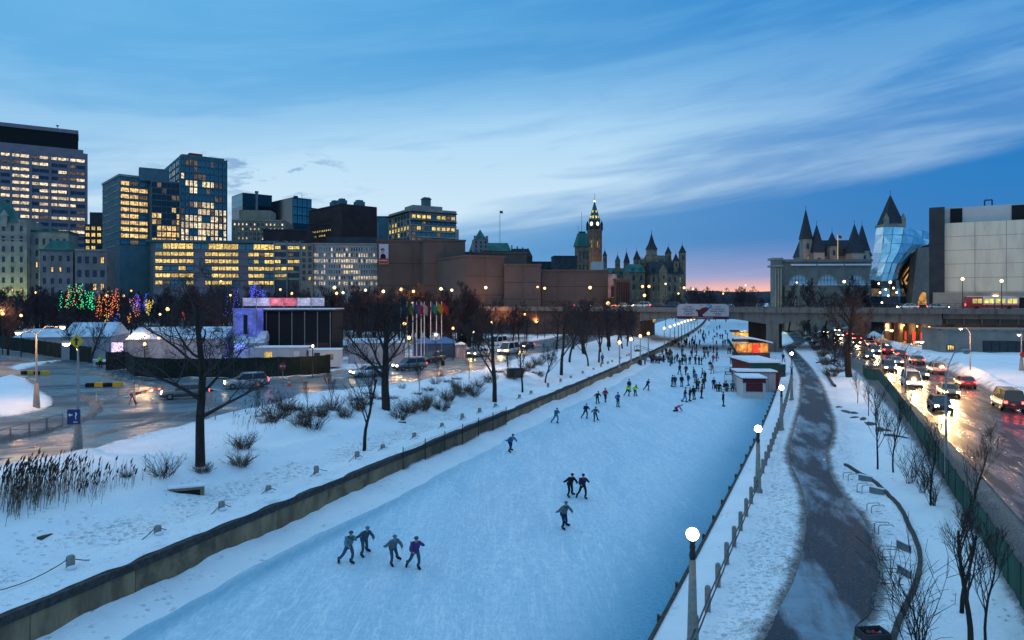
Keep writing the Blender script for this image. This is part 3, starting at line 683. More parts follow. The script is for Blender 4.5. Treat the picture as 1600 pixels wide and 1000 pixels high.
b = Bld('brown_office', 'large dark brown brick office with few lit windows and rooftop units', 534, 589, 318, 320, 42, pxL=482, body=M_brown)
b.windows('l', 12, 4, b.zpx(368), b.zpx(337), b.D*.3, b.D*.95, .55, .45, rows=[.55,.95,.1,.0], pal=(M_lity, M_black), seed=23, fr=.12)
for x0, x1, y0 in ((2, 9, 12), (10, 14, 3), (1.5, 5, 4)): MB().box(x0,x1,y0,y0+4,b.H,b.H+2.4).box(x0+.6,x1-.6,y0+.6,y0+3.4,b.H+2.4,b.H+3.2).build('roof_unit', M_greyblue, b.root)
b.ledges('l', [b.H-.5], .5, .25, M_dgrey)
b = Bld('office_block', 'plain blue grey block between the brown office and the modern beige one', 589, 609, 338, 380, 0, depth=12, body=M_greyblue); b.ledges('f', [b.H-.4], .5, .3, M_dgrey)
b = Bld('beige_office', 'modern beige office with deep window bays and a lantern on its roof', 641, 713, 325, 300, 30, pxL=607, body=M_pale)
zz0 = b.zpx(378)
b.windows('f', 9, 5, zz0, b.H-2.2, wf=.84, hf=.66, rows=[.4,.2,.85,.2,.5], pal=(M_lity, M_blue, M_dim), seed=24, fr=.12)
b.windows('l', 7, 5, zz0, b.H-2.2, wf=.62, hf=.72, rows=[.5,.4,.95,.5,.3], pal=(M_lity, M_blue, M_dim), seed=25, fr=.12)
b.ledges('f', [zz0+(b.H-2.2-zz0)*k/5-.3 for k in range(5)]+[b.H-1.2], .6, .35, M_pale); b.ledges('f', [b.H-1.7, b.zpx(345)], .3, 1.4, M_brown); b.ledges('l', [b.H-1.7], .3, 1.4, M_brown)
b.box('penthouse', 2, b.W-6, 2, 12, b.H, b.H+1.8, M_pale); MB().box(8,11.5,4,7,b.H+1.8,b.H+5).build('lantern', M_greyblue, b.root); MB().pyr(7.6,11.9,3.6,7.4,b.H+5,b.H+6,.6).build('lantern_roof', M_metal, b.root)
b.box('side_wing', b.W, b.W+2.2, 2, 14, -2, b.H-8, M_pale)
# --- white grid office
b = Bld('grid_office', 'long office block with white gridded front and one bright row of windows', 488, 592, 382, 235, 4, pxL=None, depth=16, body=M_white)
b.windows('f', 26, 8, b.zpx(456), b.H-.7, wf=.62, hf=.60, rows=[.0,.35,.45,.12,.3,.85,.5,.12], pal=(M_litw, M_black, M_dim), seed=26, joined=True, frame=M_white)
b.ledges('f', [b.zpx(456)+(b.H-.7-b.zpx(456))*k/8-.12 for k in range(9)], .22, .3, M_white); b.piers('f', 26, .16, .3, 0, b.H, M_white); b.box('roof_slab', -.2, b.W+.2, -.5, 16, b.H+.002, b.H+.5, M_pale)
b.box('roof_plant', 4, 22, 4, 12, b.H+.5, b.H+3.0, M_dgrey); MB().tube((22,3,b.H),(22,3,b.H+8),.12).build('roof_mast', M_galv, b.root)
b = Bld('concrete_block', 'narrow beige end block with slot windows beside the gridded office', 470, 489, 380, 233, 4, depth=16, body=M_beige); b.windows('f', 2, 6, b.zpx(440), b.H-.5, wf=.5, hf=.6, rows=[.2,.1,.3,.1,.4,.6], pal=(M_lity, M_dark, M_dim), seed=27)

# --- brown windowless arts centre blocks
def nac(label, pxC, pxR, py, Y, th, pxL=None, depth=25, **kw):
    b = Bld('arts_centre', label, pxC, pxR, py, Y, th, pxL=pxL, depth=depth, body=M_nac, zb=3.2, group='brown blocks of the arts centre', **kw)
    b.box('parapet', -.25, b.W+.25, -.25, b.D+.25, b.H+.002, b.H+.55, M_nac)
    n = max(2, int(b.W/5))
    for z_ in (b.H*.25, b.H*.5, b.H*.75): b.box('wall_joint', 0, b.W, -.05, -.001, z_-.06, z_+.06, M_brown)
    if b.W > 12: b.box('roof_unit', b.W*.3, b.W*.3+3, 5, 8, b.H+.003, b.H+1.3, M_dgrey)
    for i in range(1, n): b.box('wall_rib', b.W*i/n-.07, b.W*i/n+.07, -.1, -.001, 0, b.H, M_nac)
    return b
b = nac('windowless brown arts centre block carrying the portrait poster', 589, 671, 377, 222, 8)
bp = b
b = nac('tall windowless brown block behind the stepped arts centre front', 663, 727, 376, 215, 14, pxL=None)
b = nac('broad brown arts centre block with a corner turned to the canal', 728, 788, 401, 196, 28, pxL=652, depth=25)
b = nac('wide brown arts centre block behind the middle stepped blocks', 727, 823, 396, 222, 6)
b = nac('low brown arts centre block with an amber lit right edge', 788, 845, 415, 200, 4)
b = nac('long low brown arts centre block ending in the red banner wall', 846, 950, 424, 205, 6)
# end wall banner + glowing fin
bn = thing('wall_banner', 'pink and red photo banner hung on the end of the brown arts centre', 'banner', Q(950, 452, 203.5)+Vector((0,0,0)))
MB().box(0,2.6,-.1,0,-2.5,4.6).build('sheet', mat('banner_pink', (.42,.13,.13), (.62,.40,.38), .35, .6), bn); MB().box(.9,2.5,-.13,-.101,-2.3,.9).build('dark_figure', M_maroon, bn); MB().box(-.1,2.7,-.16,-.1,4.6,4.75).build('top_bar', M_metal, bn)
b = nac('dark ribbed end block glowing amber at its foot beside the banner', 963, 985, 438, 200, 4, depth=8)
for i in range(6): b.box('fin', i*b.W/6, i*b.W/6+.25, -.5, -.1, 0, b.H-.5, M_brown)
# portrait poster
ps = thing('poster', 'tall portrait poster with red foot on the brown arts centre wall', 'poster', (bp.root.location.x+.75, bp.root.location.y-.35, bp.zb+bp.zpx(413)), bp.th)
pw, ph = 3.0, 6.6
MB().box(0,pw,-.1,0,0,ph).build('sheet', mat('poster_paper', (.50,.52,.58), rough=.5), ps)
MB().box(.05,pw-.05,-.112,-.101,.35,1.9).build('red_field', mat('poster_red', (.45,.02,.05), rough=.5), ps); MB().box(.05,pw-.05,-.112,-.101,.02,.34).build('yellow_strip', mat('poster_yellow', (.4,.28,.03)), ps)
mb = MB(); mb.prism([(.4,0),(2.2,0),(2.1,1),(1.6,1.5),(.9,1.5),(.5,1)], 0, .01); 
mb2 = MB(); mb2.v = [(x, -.115-z, 1.9+y) for x,y,z in mb.v]; mb2.f = mb.f; mb2.mi = mb.mi; mb2.build('dark_coat', M_black_m, ps)
mb = MB(); mb.ball((1.2,-.12,4.2),.55,12,8,(.85,.05,1.25)); mb.build('face', mat('poster_skin', (.42,.27,.2)), ps); MB().ball((1.15,-.11,4.75),.6,12,8,(1,.04,.75)).build('dark_hair', M_black_m, ps)
def text(parent, s, loc, size, m, rz=0.0, align='CENTER', name='lettering', bold=0.0, extr=.004):
    c = bpy.data.curves.new(name, 'FONT'); c.body = s; c.size = size; c.align_x = align; c.align_y = 'CENTER'; c.extrude = extr; c.offset = bold; c.resolution_u = 1
    tmp = bpy.data.objects.new('tmp', c); me = bpy.data.meshes.new_from_object(tmp); bpy.data.objects.remove(tmp); me.name = name; me.materials.clear(); me.materials.append(m)
    return put(name, me, parent, loc, (PI/2, 0, rz))
M_ink = mat('dark_ink', (.02,.02,.025), rough=.6); M_wink = mat('white_ink', (.75,.75,.75), rough=.6)
text(ps, 'FLAMENCO', (1.5, -.125, 1.2), .56, M_wink, bold=.01)

# --- glazed lobby of the arts centre and street-level things
b = Bld('glazed_lobby', 'low lobby with snowy flat roof and orange lit windows under the brown blocks', 745, 850, 458, 228, -8, depth=12, body=M_nac, zb=7)
b.windows('f', 9, 1, .2, 2.4, wf=.8, hf=.9, lit=.75, pal=(emit('orange_room', (1,.28,.1), 1.0, vary=1), M_dark, M_dim), seed=31, fr=.08); b.box('snow_cap', -.5, b.W+.5, -.7, 12, b.H+.002, b.H+.35, M_snowm)
b = Bld('low_pavilion', 'low dark pavilion with snow on its roof beside the arts centre lobby', 852, 948, 458, 226, -8, depth=8, body=M_brown, zb=7)
b.box('snow_cap', -.5, b.W+.5, -.7, 8, b.H+.002, b.H+.35, M_snowm); b.windows('f', 8, 1, .2, 2.2, wf=.5, hf=.8, lit=.15, seed=32, fr=.08)

# --- distant: copper-roofed hotel, dark blocks
b = Bld('copper_roofed_hall', 'distant hall with long green copper hipped roof behind the arts centre', 735, 798, 392, 420, 6, depth=20, body=M_sand)
MB().pyr(-.5, b.W+.5, -.5, 20, b.H, b.H+5.5, .86, .4).build('roof', M_copper, b.root); MB().tube((b.W-6,8,b.H+5),(b.W-6,8,b.H+26),.14).build('flagpole', M_metal, b.root); MB().quad((b.W-6,8,b.H+26),(b.W-6,8,b.H+24.5),(b.W-4.2,7.6,b.H+24),(b.W-4.2,7.6,b.H+25.8)).build('flag', M_red, b.root)
b = Bld('stone_tower', 'pale stone tower with steep green pyramid roof above the arts centre', 740, 763, 374, 410, 10, depth=9, body=M_pink)
MB().pyr(1.0, b.W-1, .5, 8.5, b.H, b.H+6.2, .06).build('roof', M_copper, b.root); b.windows('f', 3, 3, b.H-8, b.H-.5, wf=.35, hf=.55, lit=.1, seed=33); MB().box(.2,1.6,-.4,1,b.H,b.H+2.2).box(b.W-1.6,b.W-.2,-.4,1,b.H,b.H+2.2).build('corner_turret', M_pink, b.root)
b = Bld('chateau_block', 'dark mansard roofed block right of the green copper roof', 797, 832, 400, 400, 6, depth=15, body=M_brown)
MB().pyr(0, b.W, 0, 15, b.H, b.H+4.5, .7).build('roof', M_slate, b.root)
mb = MB()
for i in range(4): mb.box(1+i*3.2,1.6+i*3.2,2,3,b.H+2,b.H+6.5-i*.6)
mb.build('chimneys', M_brown, b.root, kind='stuff')
for lab, a, c, py, Y in (('low dark flat roofed block left of the clock tower', 832, 872, 410, 430), ('dark square block directly left of the green turret', 866, 902, 401, 400)):
    b = Bld('dark_block', lab, a, c, py, Y, 4, depth=14, body=M_dgrey); b.box('parapet', -.2, b.W+.2, -.2, 14.2, b.H+.002, b.H+.6, M_dgrey); b.windows('f', 6, 3, b.H-14, b.H-2, wf=.3, hf=.4, lit=.05, seed=34)

# --- parliament group
def gothic(mb, x0, x1, y0, y1, z0, z1): mb.box(x0,x1,y0,y1,z0,z1)
pt = Bld('clock_tower', 'tall stone clock tower with two lit clock faces and pointed green spire', 929, 940, 360, 560, 40, pxL=918, body=M_sand)
W_, D_, H_ = pt.W, pt.D, pt.H
cx, cy = W_/2, D_/2
MB().box(-.7,W_+.7,-.7,D_+.7,H_+0.00,H_+0.99).build('balcony', M_sand, pt.root)
MB().box(.9,W_-.9,.9,D_-.9,H_+0.99,H_+8.68).build('belfry', M_slate, pt.root)
mfc = emit('clock_face', (1,.92,.55), 1.5); mfr = mat('clock_hands', (.02,.02,.02))
for rz, lo in ((0, (cx, .8, H_+5.83)), (-PI/2, (.8, cy, H_+5.83))):
    mb = MB(); mb.tube((0,0,0),(0,-.25,0),1.75,1.75,20); f = mb.build('clock_face', mfc, pt.root, loc=lo); f.rotation_euler = (0,0,rz)
    MB().box(-.14,.14,-.34,-.27,-.2,1.3).box(-.15,.8,-.34,-.27,-.14,.14).build('hands', mfr, f)
    mb = MB()
    for k in range(20):
        a0, a1 = 2*PI*k/20, 2*PI*(k+1)/20; mb.tube((1.85*math.cos(a0),-.2,1.85*math.sin(a0)),(1.85*math.cos(a1),-.2,1.85*math.sin(a1)),.22,.22,4)
    mb.build('rim', M_sand, f)
for i,(x,y) in enumerate(((0,0),(W_,0),(0,D_),(W_,D_))):
    mb = MB(); mb.box(x-.8,x+.8,y-.8,y+.8,H_+0.99,H_+5.58); mb.pyr(x-.9,x+.9,y-.9,y+.9,H_+5.58,H_+8.68,.02); mb.build('pinnacle', M_slate, pt.root)
MB().pyr(.5,W_-.5,.5,D_-.5,H_+8.68,H_+10.29,.9).pyr(1.0,W_-1.0,1.0,D_-1.0,H_+10.29,H_+12.65,.8).build('roof_band', M_copper, pt.root)
MB().pyr(1.6,W_-1.6,1.6,D_-1.6,H_+12.65,H_+24.18,.10).build('spire', M_copper, pt.root)
MB().box(cx-.6,cx+.6,cy-.6,cy+.6,H_+24.18,H_+25.17).build('lantern', emit('spire_light', (1,.8,.5), 2.0), pt.root); MB().tube((cx,cy,H_+24.80),(cx,cy,H_+31.00),.16).build('flagpole', M_metal, pt.root)
for (x, y, z, w_) in ((cx-1.3,1.2,H_+11.47,.9),(cx+1.3,1.2,H_+11.47,.9),(1.2,cy-1.3,H_+11.47,.9),(1.2,cy+1.3,H_+11.47,.9),(cx,2.3,H_+16.12,.8),(2.3,cy,H_+16.12,.8)):
    f = MB().box(-w_/2,w_/2,-.5,.5,-1,1).build('dormer', M_lity, pt.root, loc=(x,y,z))
glow_win = emit('floodlit_opening', (1,.5,.15), .9, vary=.4)
for fc, ww in (('f', W_), ('l', D_)):
    for (u, z, w_, h_) in ((.5,H_-11,.34,6),(.32,H_-24,.10,9),(.68,H_-24,.10,9),(.5,H_-42,.16,10),(.3,H_-58,.12,7),(.7,H_-58,.12,7)):
        loc, rz = pt.face(fc, u*ww, z); put('window', wmesh(w_*ww, h_, glow_win if z > H_-13 else M_dim, M_sand, 1), pt.root, loc, rz)
    pt.piers(fc, 2, 1.3, .5, 0, H_, M_sand, 'buttress')
t = Bld('green_turret_block', 'stout stone tower with flared green copper roof in front of the clock tower', 903, 921, 385, 470, 14, depth=10, pxL=898, body=M_sand)
MB().pyr(-.9,t.W+.9,-.9,t.D+.9,t.H,t.H+9.5,.52).build('roof', M_copper, t.root); MB().box(t.W*.25,t.W*.75,t.D*.3,t.D*.7,t.H+9.5,t.H+10.6).build('roof_rail', M_slate, t.root); MB().tube((t.W*.5,4,t.H+10),(t.W*.5,4,t.H+24),.13).tube((t.W*.2,4,t.H+10),(t.W*.2,4,t.H+15),.08).build('mast', M_metal, t.root)
t.windows('f', 3, 4, 6, t.H-1, wf=.35, hf=.6, lit=.1, pal=(M_lit, M_dark), seed=35, frame=M_sand)
def hall(label, a, c, py_eave, py_ridge, Y, th=6, depth=18, wallm=None, roofm=None, dorm=3, k=(.9,.1), name='gothic_hall', lit=.1):
    b = Bld(name, label, a, c, py_eave, Y, th, depth=depth, body=wallm or M_sand); rh = (py_eave-py_ridge)*Y/F
    MB().pyr(-.4,b.W+.4,-.4,depth+.4,b.H,b.H+rh,*k).build('roof', roofm or M_copper, b.root)
    for i in range(dorm):
        x = b.W*(i+.5)/dorm; mb = MB(); mb.box(x-.9,x+.9,.2,3,b.H,b.H+rh*.42); mb.pyr(x-1.1,x+1.1,0,3,b.H+rh*.42,b.H+rh*.42+1.6,.05,.9); mb.build('dormer', roofm or M_copper, b.root)
    n = max(2, int(b.W/4)); b.windows('f', n, 2, b.H-14, b.H-1, wf=.4, hf=.6, lit=lit, pal=(M_lit, M_dark, M_dim), seed=a, frame=M_sand, fr=.2); return b
hall('long stone wing with green roof and dormers right of the clock tower', 940, 1002, 430, 418, 520, dorm=5)
hall('stone wing with rounded green roof in front of the spired library', 984, 1008, 425, 412, 490, dorm=2, k=(.7,.3))
hall('stone wing with dark slate roof beside the right hand gothic towers', 1016, 1068, 428, 408, 510, roofm=M_slate, dorm=4)
hall('steep green roofed wing behind the gothic library', 1028, 1052, 412, 398, 545, dorm=0)
t = thing('library', 'round gothic library with dark cone roof and floodlit lantern', 'building', Vector(Q(1018, 466, 530))+Vector((0,0,-10.3)))
t.location.z = 3; zt = lambda py: H-(py-HY)*530/F-3
MB().lathe([(8.5,0),(8.5,zt(412)),(9,zt(412)+.1),(4.3,zt(398))],16).build('drum', M_sand, t)
MB().lathe([(4.2,zt(398)),(4.2,zt(390)),(4.6,zt(390))],12).build('lantern', stone('stone_flood_tint',(.30,.22,.17)), t)  # floodlight put into the colour: a lighter copy of the sandstone
MB().lathe([(4.9,zt(390)),(2.4,zt(380)),(.3,zt(366)),(.05,zt(358))],12).build('cone_roof', M_slate, t)
for k in range(8):
    a = 2*PI*k/8; x, y = 8.8*math.cos(a), 8.8*math.sin(a); MB().box(x-.7,x+.7,y-.7,y+.7,0,zt(408)).pyr(x-.8,x+.8,y-.8,y+.8,zt(408),zt(400),.03).build('buttress', M_sand, t)
def spire(label, px, pyb, pye, pyt, Y, wpx, roofm=None, wallm=None, n=4, name='gothic_tower', win=1, zb=3.0):
    t = thing(name, label, 'tower', (0,0,0)); q = Q(px, 466, Y); t.location = (q.x, q.y, zb); ww = wpx*Y/F/2; z = lambda py: H-(py-HY)*Y/F-zb
    if n == 4:
        MB().box(-ww,ww,-ww,ww,-2,z(pye)).build('shaft', wallm or M_sand, t); MB().pyr(-ww*1.15,ww*1.15,-ww*1.15,ww*1.15,z(pye),z(pyt),.05).build('spire_roof', roofm or M_slate, t)
    else:
        MB().lathe([(ww,-2),(ww,z(pye))],n).build('shaft', wallm or M_sand, t); MB().lathe([(ww*1.2,z(pye)),(ww*.5,z(pye)*.45+z(pyt)*.55),(.08,z(pyt))],n).build('spire_roof', roofm or M_slate, t)
    MB().tube((0,0,z(pyt)-.3),(0,0,z(pyt)+2.5),.1).build('finial', M_metal, t)
    for k in range(win): put('window', wmesh(ww*.6, ww*1.2, M_dim if k else M_dark, M_sand), t, (0,-ww-.01,z(pye)-ww*1.6-k*ww*2.6))
    return t
spire('short gothic turret with pointed cap just right of the clock tower', 945, 0, 400, 391, 545, 6)
spire('small gothic turret with green cap in the middle of the long wing', 965, 0, 408, 398, 525, 7, M_copper)
spire('slim dark roofed gothic turret left of the library', 979, 0, 410, 393, 522, 8)
spire('dark gothic turret with two stage roof beside the library', 995, 0, 405, 391, 518, 9)
spire('pale gothic turret with pointed roof left of the last tower', 1044, 0, 396, 385, 525, 8)
spire('gothic turret with reddish gable between the two last towers', 1056, 0, 408, 396, 515, 8)
spire('tallest gothic tower at the right end of the parliament group', 1066, 0, 395, 383, 520, 9)
spire('floodlit gothic gable turret below the library roof', 1036, 0, 425, 413, 480, 10, M_sand, stone('stone_flood_tint2',(.34,.2,.11)))  # warm floodlight painted into the turret's stone colour
b = Bld('white_block', 'small plain white box building in front of the green roofed wing', 926, 943, 410, 440, 0, depth=8, body=M_white); b.box('parapet', -.1, b.W+.1, -.1, 8, b.H+.002, b.H+.5, M_white)

# --- right: chateau hotel
hall('chateau hotel main range with long dark roof above the old station', 1255, 1362, 400, 374, 380, th=-4, depth=16, wallm=M_beige, roofm=M_slate, dorm=7, k=(.92,.15), name='chateau_hotel', lit=.35)
spire('tall slender dark spire at the left end of the chateau hotel', 1259, 0, 374, 328, 375, 14, M_slate, M_beige, name='chateau_tower', win=3)
spire('steep dark pavilion roof right beside the left chateau spire', 1276, 0, 395, 352, 372, 17, M_slate, M_beige, name='chateau_tower')
spire('small dark chateau roof peak in the middle of the range', 1300, 0, 385, 363, 378, 13, M_slate, M_beige, name='chateau_tower')
spire('left of the twin dark chateau pavilion peaks', 1335, 0, 396, 351, 370, 19, M_slate, M_beige, name='chateau_tower')
spire('right of the twin dark chateau pavilion peaks', 1347, 0, 392, 352, 376, 15, M_slate, M_beige, name='chateau_tower')
t = spire('highest dark chateau spire rising behind the glass shell', 1391, 0, 354, 306, 300, 26, M_slate, M_beige, name='chateau_tower', win=0)
ww = 26*300/F/2
for x in (-ww, ww):
    MB().box(x-.8,x+.8,-ww-.6,-ww+.8,t.get('z',30),H-(344-HY)*300/F-3).pyr(x-.9,x+.9,-ww-.7,-ww+.9,H-(344-HY)*300/F-3,H-(334-HY)*300/F-3,.04).build('corner_turret', M_beige, t)
MB().box(-ww-.7,ww+.7,-ww-.7,ww+.7,H-(356-HY)*300/F-3,H-(351-HY)*300/F-3).build('cornice', M_beige, t)
t = thing('flagpole', 'lit flagpole with small red flag in front of the chateau roofs', 'flagpole', (Q(1309,466,345).x, 345, 3)); zz = H-(367-HY)*345/F-3
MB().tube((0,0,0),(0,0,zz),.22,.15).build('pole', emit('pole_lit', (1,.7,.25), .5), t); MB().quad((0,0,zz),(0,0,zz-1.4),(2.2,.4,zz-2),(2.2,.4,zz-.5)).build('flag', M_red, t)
# --- old station
b = Bld('old_station', 'old stone station with arched windows and snow lined ledges', 1222, 1362, 407, 262, -3, pxL=1212, body=M_grey)
b.box('cornice', -.6, b.W+.3, -.7, b.D, b.H-.6, b.H+.4, M_grey)
for i in range(3): b.box('snow_strip', 3+i*(b.W-3)/3.0, 2.4+(i+1)*(b.W-3)/3.0, -.9, -.1, b.H-2.0, b.H-1.4, M_snowm)
zl_ = b.zpx(446)
b.box('lower_roof', -.3, b.W+.2, -4, -.01, zl_-.8, zl_, M_grey); b.box('snow_strip', 2, b.W, -4.1, -.05, zl_+.004, zl_+.25, M_snowm); b.box('lower_front', 0, b.W, -3.9, -.02, -2, zl_-.8, M_grey)
M_arch = glassm('arch_glass_sky_tint', (.42,.58,.70), .3)  # lighter base colour stands in for the sky reflected in the glass
for i, cxp in enumerate((1248, 1293, 1337)):
    cx = (cxp-1222)/(1362-1222)*b.W; r_ = 3.7 if i < 2 else 3.5; pts = [(cx-r_, 0)]+[(cx-r_*math.cos(PI*k/14), r_*math.sin(PI*k/14)*1.02) for k in range(15)]+[(cx+r_, 0)]
    mb = MB(); n = len(pts)
    mb.add([(x, -.06, zl_+.3+z) for x, z in pts], [tuple(range(n))]); f = mb.build('arched_window', M_arch, b.root)
    mb = MB(); 
    for a_, c_ in zip(pts[1:-1], pts[2:-1]): mb.tube((a_[0],-.1,zl_+.3+a_[1]),(c_[0],-.1,zl_+.3+c_[1]),.28,.28,4)
    mb.build('arch_trim', M_pale, f)
    mb = MB()
    for k in range(1, 6): x = cx-r_+2*r_*k/6; mb.box(x-.06,x+.06,-.14,-.07,zl_+.3,zl_+.3+math.sqrt(max(0,r_*r_-(x-cx)**2)))
    mb.box(cx-r_*.86,cx+r_*.86,-.14,-.07,zl_+2.0,zl_+2.12); mb.build('glazing_bars', M_frame, f, kind='stuff')
for i in range(5): put('window', wmesh(1.1,2.0,M_dark,M_pale), b.root, (3+i*(b.W-5)/4.5, -3.91, 6.0), 0)
b = Bld('old_station', 'ornate end pavilion of the old station lit from below at its corner', 1209, 1222, 404, 259, -3, pxL=None, depth=4, body=M_grey); b.W = max(b.W, 3)
b.box('cornice', -.5, b.W+.4, -.5, 6, b.zpx(417), b.zpx(414), M_pale); b.box('cornice', -.4, b.W+.3, -.4, 6, b.H-.5, b.H+.3, M_pale)
for i in range(3): MB().lathe([(.35,0),(.3,b.zpx(419))],8,(b.W*(i+.5)/3,-.5)).build('column', M_pale, b.root)

# --- glass shell building
def shell():
    t = thing('glass_shell_building', 'bulging faceted blue glass shell building beside the white block', 'building', (0,0,0)); q = Q(1410, 466, 215); t.location = (q.x, 215, 3.0); o = t.location
    Y0 = 205.
    # rows of control points traced as pixel + depth, top to bottom
    rows_ = [
     [(1370,356,216),(1382,355,208),(1396,355,203),(1412,356,202),(1428,358,204),(1442,361,208),(1456,364,214)],
     [(1369,368,216),(1381,367,206),(1395,367,201),(1410,368,200),(1427,370,202),(1441,372,206),(1456,374,213)],
     [(1368,382,216),(1380,381,205),(1393,381,199),(1408,381,198),(1424,382,200),(1440,383,205),(1448,383,212)],
     [(1366,396,215),(1378,396,203),(1391,396,197),(1403,396,196),(1413,396,198),(1422,394,202),(1431,389,207)],
     [(1364,411,214),(1375,411,202),(1385,411,196),(1394,411,195),(1401,411,196),(1407,410,199),(1413,405,204)],
     [(1361,425,213),(1372,426,202),(1381,427,196),(1389,427,195),(1396,427,196),(1400,425,198),(1405,421,202)],
     [(1359,438,212),(1369,439,202),(1378,439,196),(1386,439,195),(1392,438,196),(1397,437,198),(1401,436,201)],
    ]
    pane = glassm('shell_glass', (.22,.50,.64), .14, c2=(.38,.66,.78), scale=.4); pane.node_tree.nodes['Principled BSDF'].inputs['Metallic'].default_value = .55
    fr = mat('shell_mullion', (.10,.18,.24), rough=.4)
    mbf = MB()
    for j in range(6):
        for i in range(6):
            A = [Vector(Q(*rows_[a][c]))-o for a, c in ((j,i),(j,i+1),(j+1,i+1),(j+1,i))]
            c0 = sum(A, Vector())/4; q_ = [c0+(p-c0)*.97 for p in A]; nrm = (q_[1]-q_[0]).cross(q_[3]-q_[0]).normalized(); nrm = nrm if nrm.y < 0 else -nrm
            k = nrm*.08*((i*5+j*3)%4); q_[ (i+j)%4 ] = q_[(i+j)%4]+nrm*.22
            mb = MB(); mb.add([p+k for p in q_]+[p-nrm*.3 for p in q_], [(0,1,2,3),(7,6,5,4),(0,4,5,1),(1,5,6,2),(2,6,7,3),(3,7,4,0)]); mb.build('pane', pane, t)
            mbf.tube(A[0], A[1], .1, .1, 4); mbf.tube(A[0], A[3], .1, .1, 4)
            # inner backing
    mbf.build('mullions', fr, t, kind='stuff')
    # back body that closes the volume
    tp = [Vector(Q(*p))-o for p in rows_[0]]; bt = [Vector(Q(*p))-o for p in rows_[-1]]
    bb = [Vector(Q(px, 466, 221))-o for px in (1374, 1462)]; b2_ = [(bb[1].x+9, bb[1].y+14), (bb[0].x+9, bb[0].y+14)]
    MB().prism([(bb[0].x,bb[0].y),(bb[1].x,bb[1].y)]+b2_, 0, tp[0].z-1.2).build('inner_volume', M_black, t)
    mbb = MB(); gv = [[Vector(Q(a, c, d+1.6))-o for a, c, d in r] for r in rows_]
    for j in range(6):
        for i in range(6): mbb.quad(gv[j][i], gv[j][i+1], gv[j+1][i+1], gv[j+1][i])
    mbb.build('inner_lining', M_dgrey, t)
    # lower tapering dark foot with lights
    fo = [Vector(Q(px, 438, 204))-o for px in (1361, 1408)]; f2 = [Vector(Q(px, 476, 204))-o for px in (1368, 1426)]
    tri = MB()
    cols_ = 5
    for j in range(3):
        for i in range(cols_):
            def pt_(a, c):
                u, v_ = a/cols_, c/3; top = fo[0].lerp(fo[1], u); bot = f2[0].lerp(f2[1], u); p = top.lerp(bot, v_); return p+Vector((0, -3.2*math.sin(PI*u)+v_*2.5, 0))
            A = [pt_(i,j), pt_(i+1,j), pt_(i+1,j+1), pt_(i,j+1)]
            c0 = sum(A, Vector())/4
            mb = MB().quad(*[c0+(p-c0)*.96+Vector((0,-.15*((i+j)%2),0)) for p in A]); mb.build('lower_pane', [M_black, pane, M_dark, M_dim][(i*2+j*3)%4], t)
            tri.tube(A[0], A[2] if (i+j)%2 else A[1], .13, .13, 4); tri.tube(A[0], A[3], .12, .12, 4)
    tri.build('lower_frame', M_frame, t, kind='stuff')
    bk = MB(); bk.prism([(fo[0].x+1.5,-8),(fo[1].x-.5,-8),(fo[1].x+6,4),(fo[0].x+8,4)], -2, fo[0].z); bk.build('foot_volume', M_black, t)
    for (px, py) in ((1388,462),(1373,443),(1375,457),(1384,452),(1396,450),(1401,457),(1378,473)):
        p = Vector(Q(px,py,199))-o; MB().ball(p, .28, 6, 4).build('lobby_light', emit_small, t)
    # recess with warm interior and leaning grey pier
    rc = [(1457,380),(1438,386),(1422,400),(1408,420),(1402,437),(1408,455),(1424,476),(1457,476)]
    mb = MB(); n = len(rc); pf = [Vector(Q(a, c, 207))-o for a, c in rc]
    mb.add(pf, [tuple(range(n))]); mb.build('recess_wall', M_black, t)
    pw = [Vector(Q(a, c, 206.5))-o for a, c in ((1407,440),(1413,427),(1422,415),(1433,409),(1431,447),(1409,444))]
    mb = MB(); mb.add(pw, [tuple(range(6))]); mb.build('lit_lobby_glass', emit('lobby_room', (1,.5,.12), 1.1, vary=.25), t)
    mb = MB()
    for a, c in (((1416,440),(1430,412)),((1423,443),(1433,418)),((1410,437),(1441,392)),((1441,392),(1457,387)),((1410,437),(1424,470))):
        mb.tube(Vector(Q(a[0],a[1],206))-o, Vector(Q(c[0],c[1],206))-o, .35, .35, 5)
    mb.build('raking_column', M_metal, t)
    gp = [(1434,387),(1456,386),(1457,476),(1424,476)]
    front = [Vector(Q(a, c, 203))-o for a, c in gp]; back = [p+Vector((0,3.4,0)) for p in front]
    mb = MB(); mb.add(front+back, [(0,1,2,3),(7,6,5,4),(0,4,5,1),(1,5,6,2),(2,6,7,3),(3,7,4,0)]); mb.build('grey_pier', M_grey, t)
    dr = [(1434,476),(1437,462),(1442,456),(1447,458),(1448,476)]
    mb = MB(); mb.add([Vector(Q(a,c,202.8))-o for a,c in dr], [tuple(range(5))]); mb.build('lit_doorway', emit('door_glow', (1,.48,.1), .9, vary=.5), t)
emit_small = emit('small_lamp', (1,.75,.4), 6)
shell()
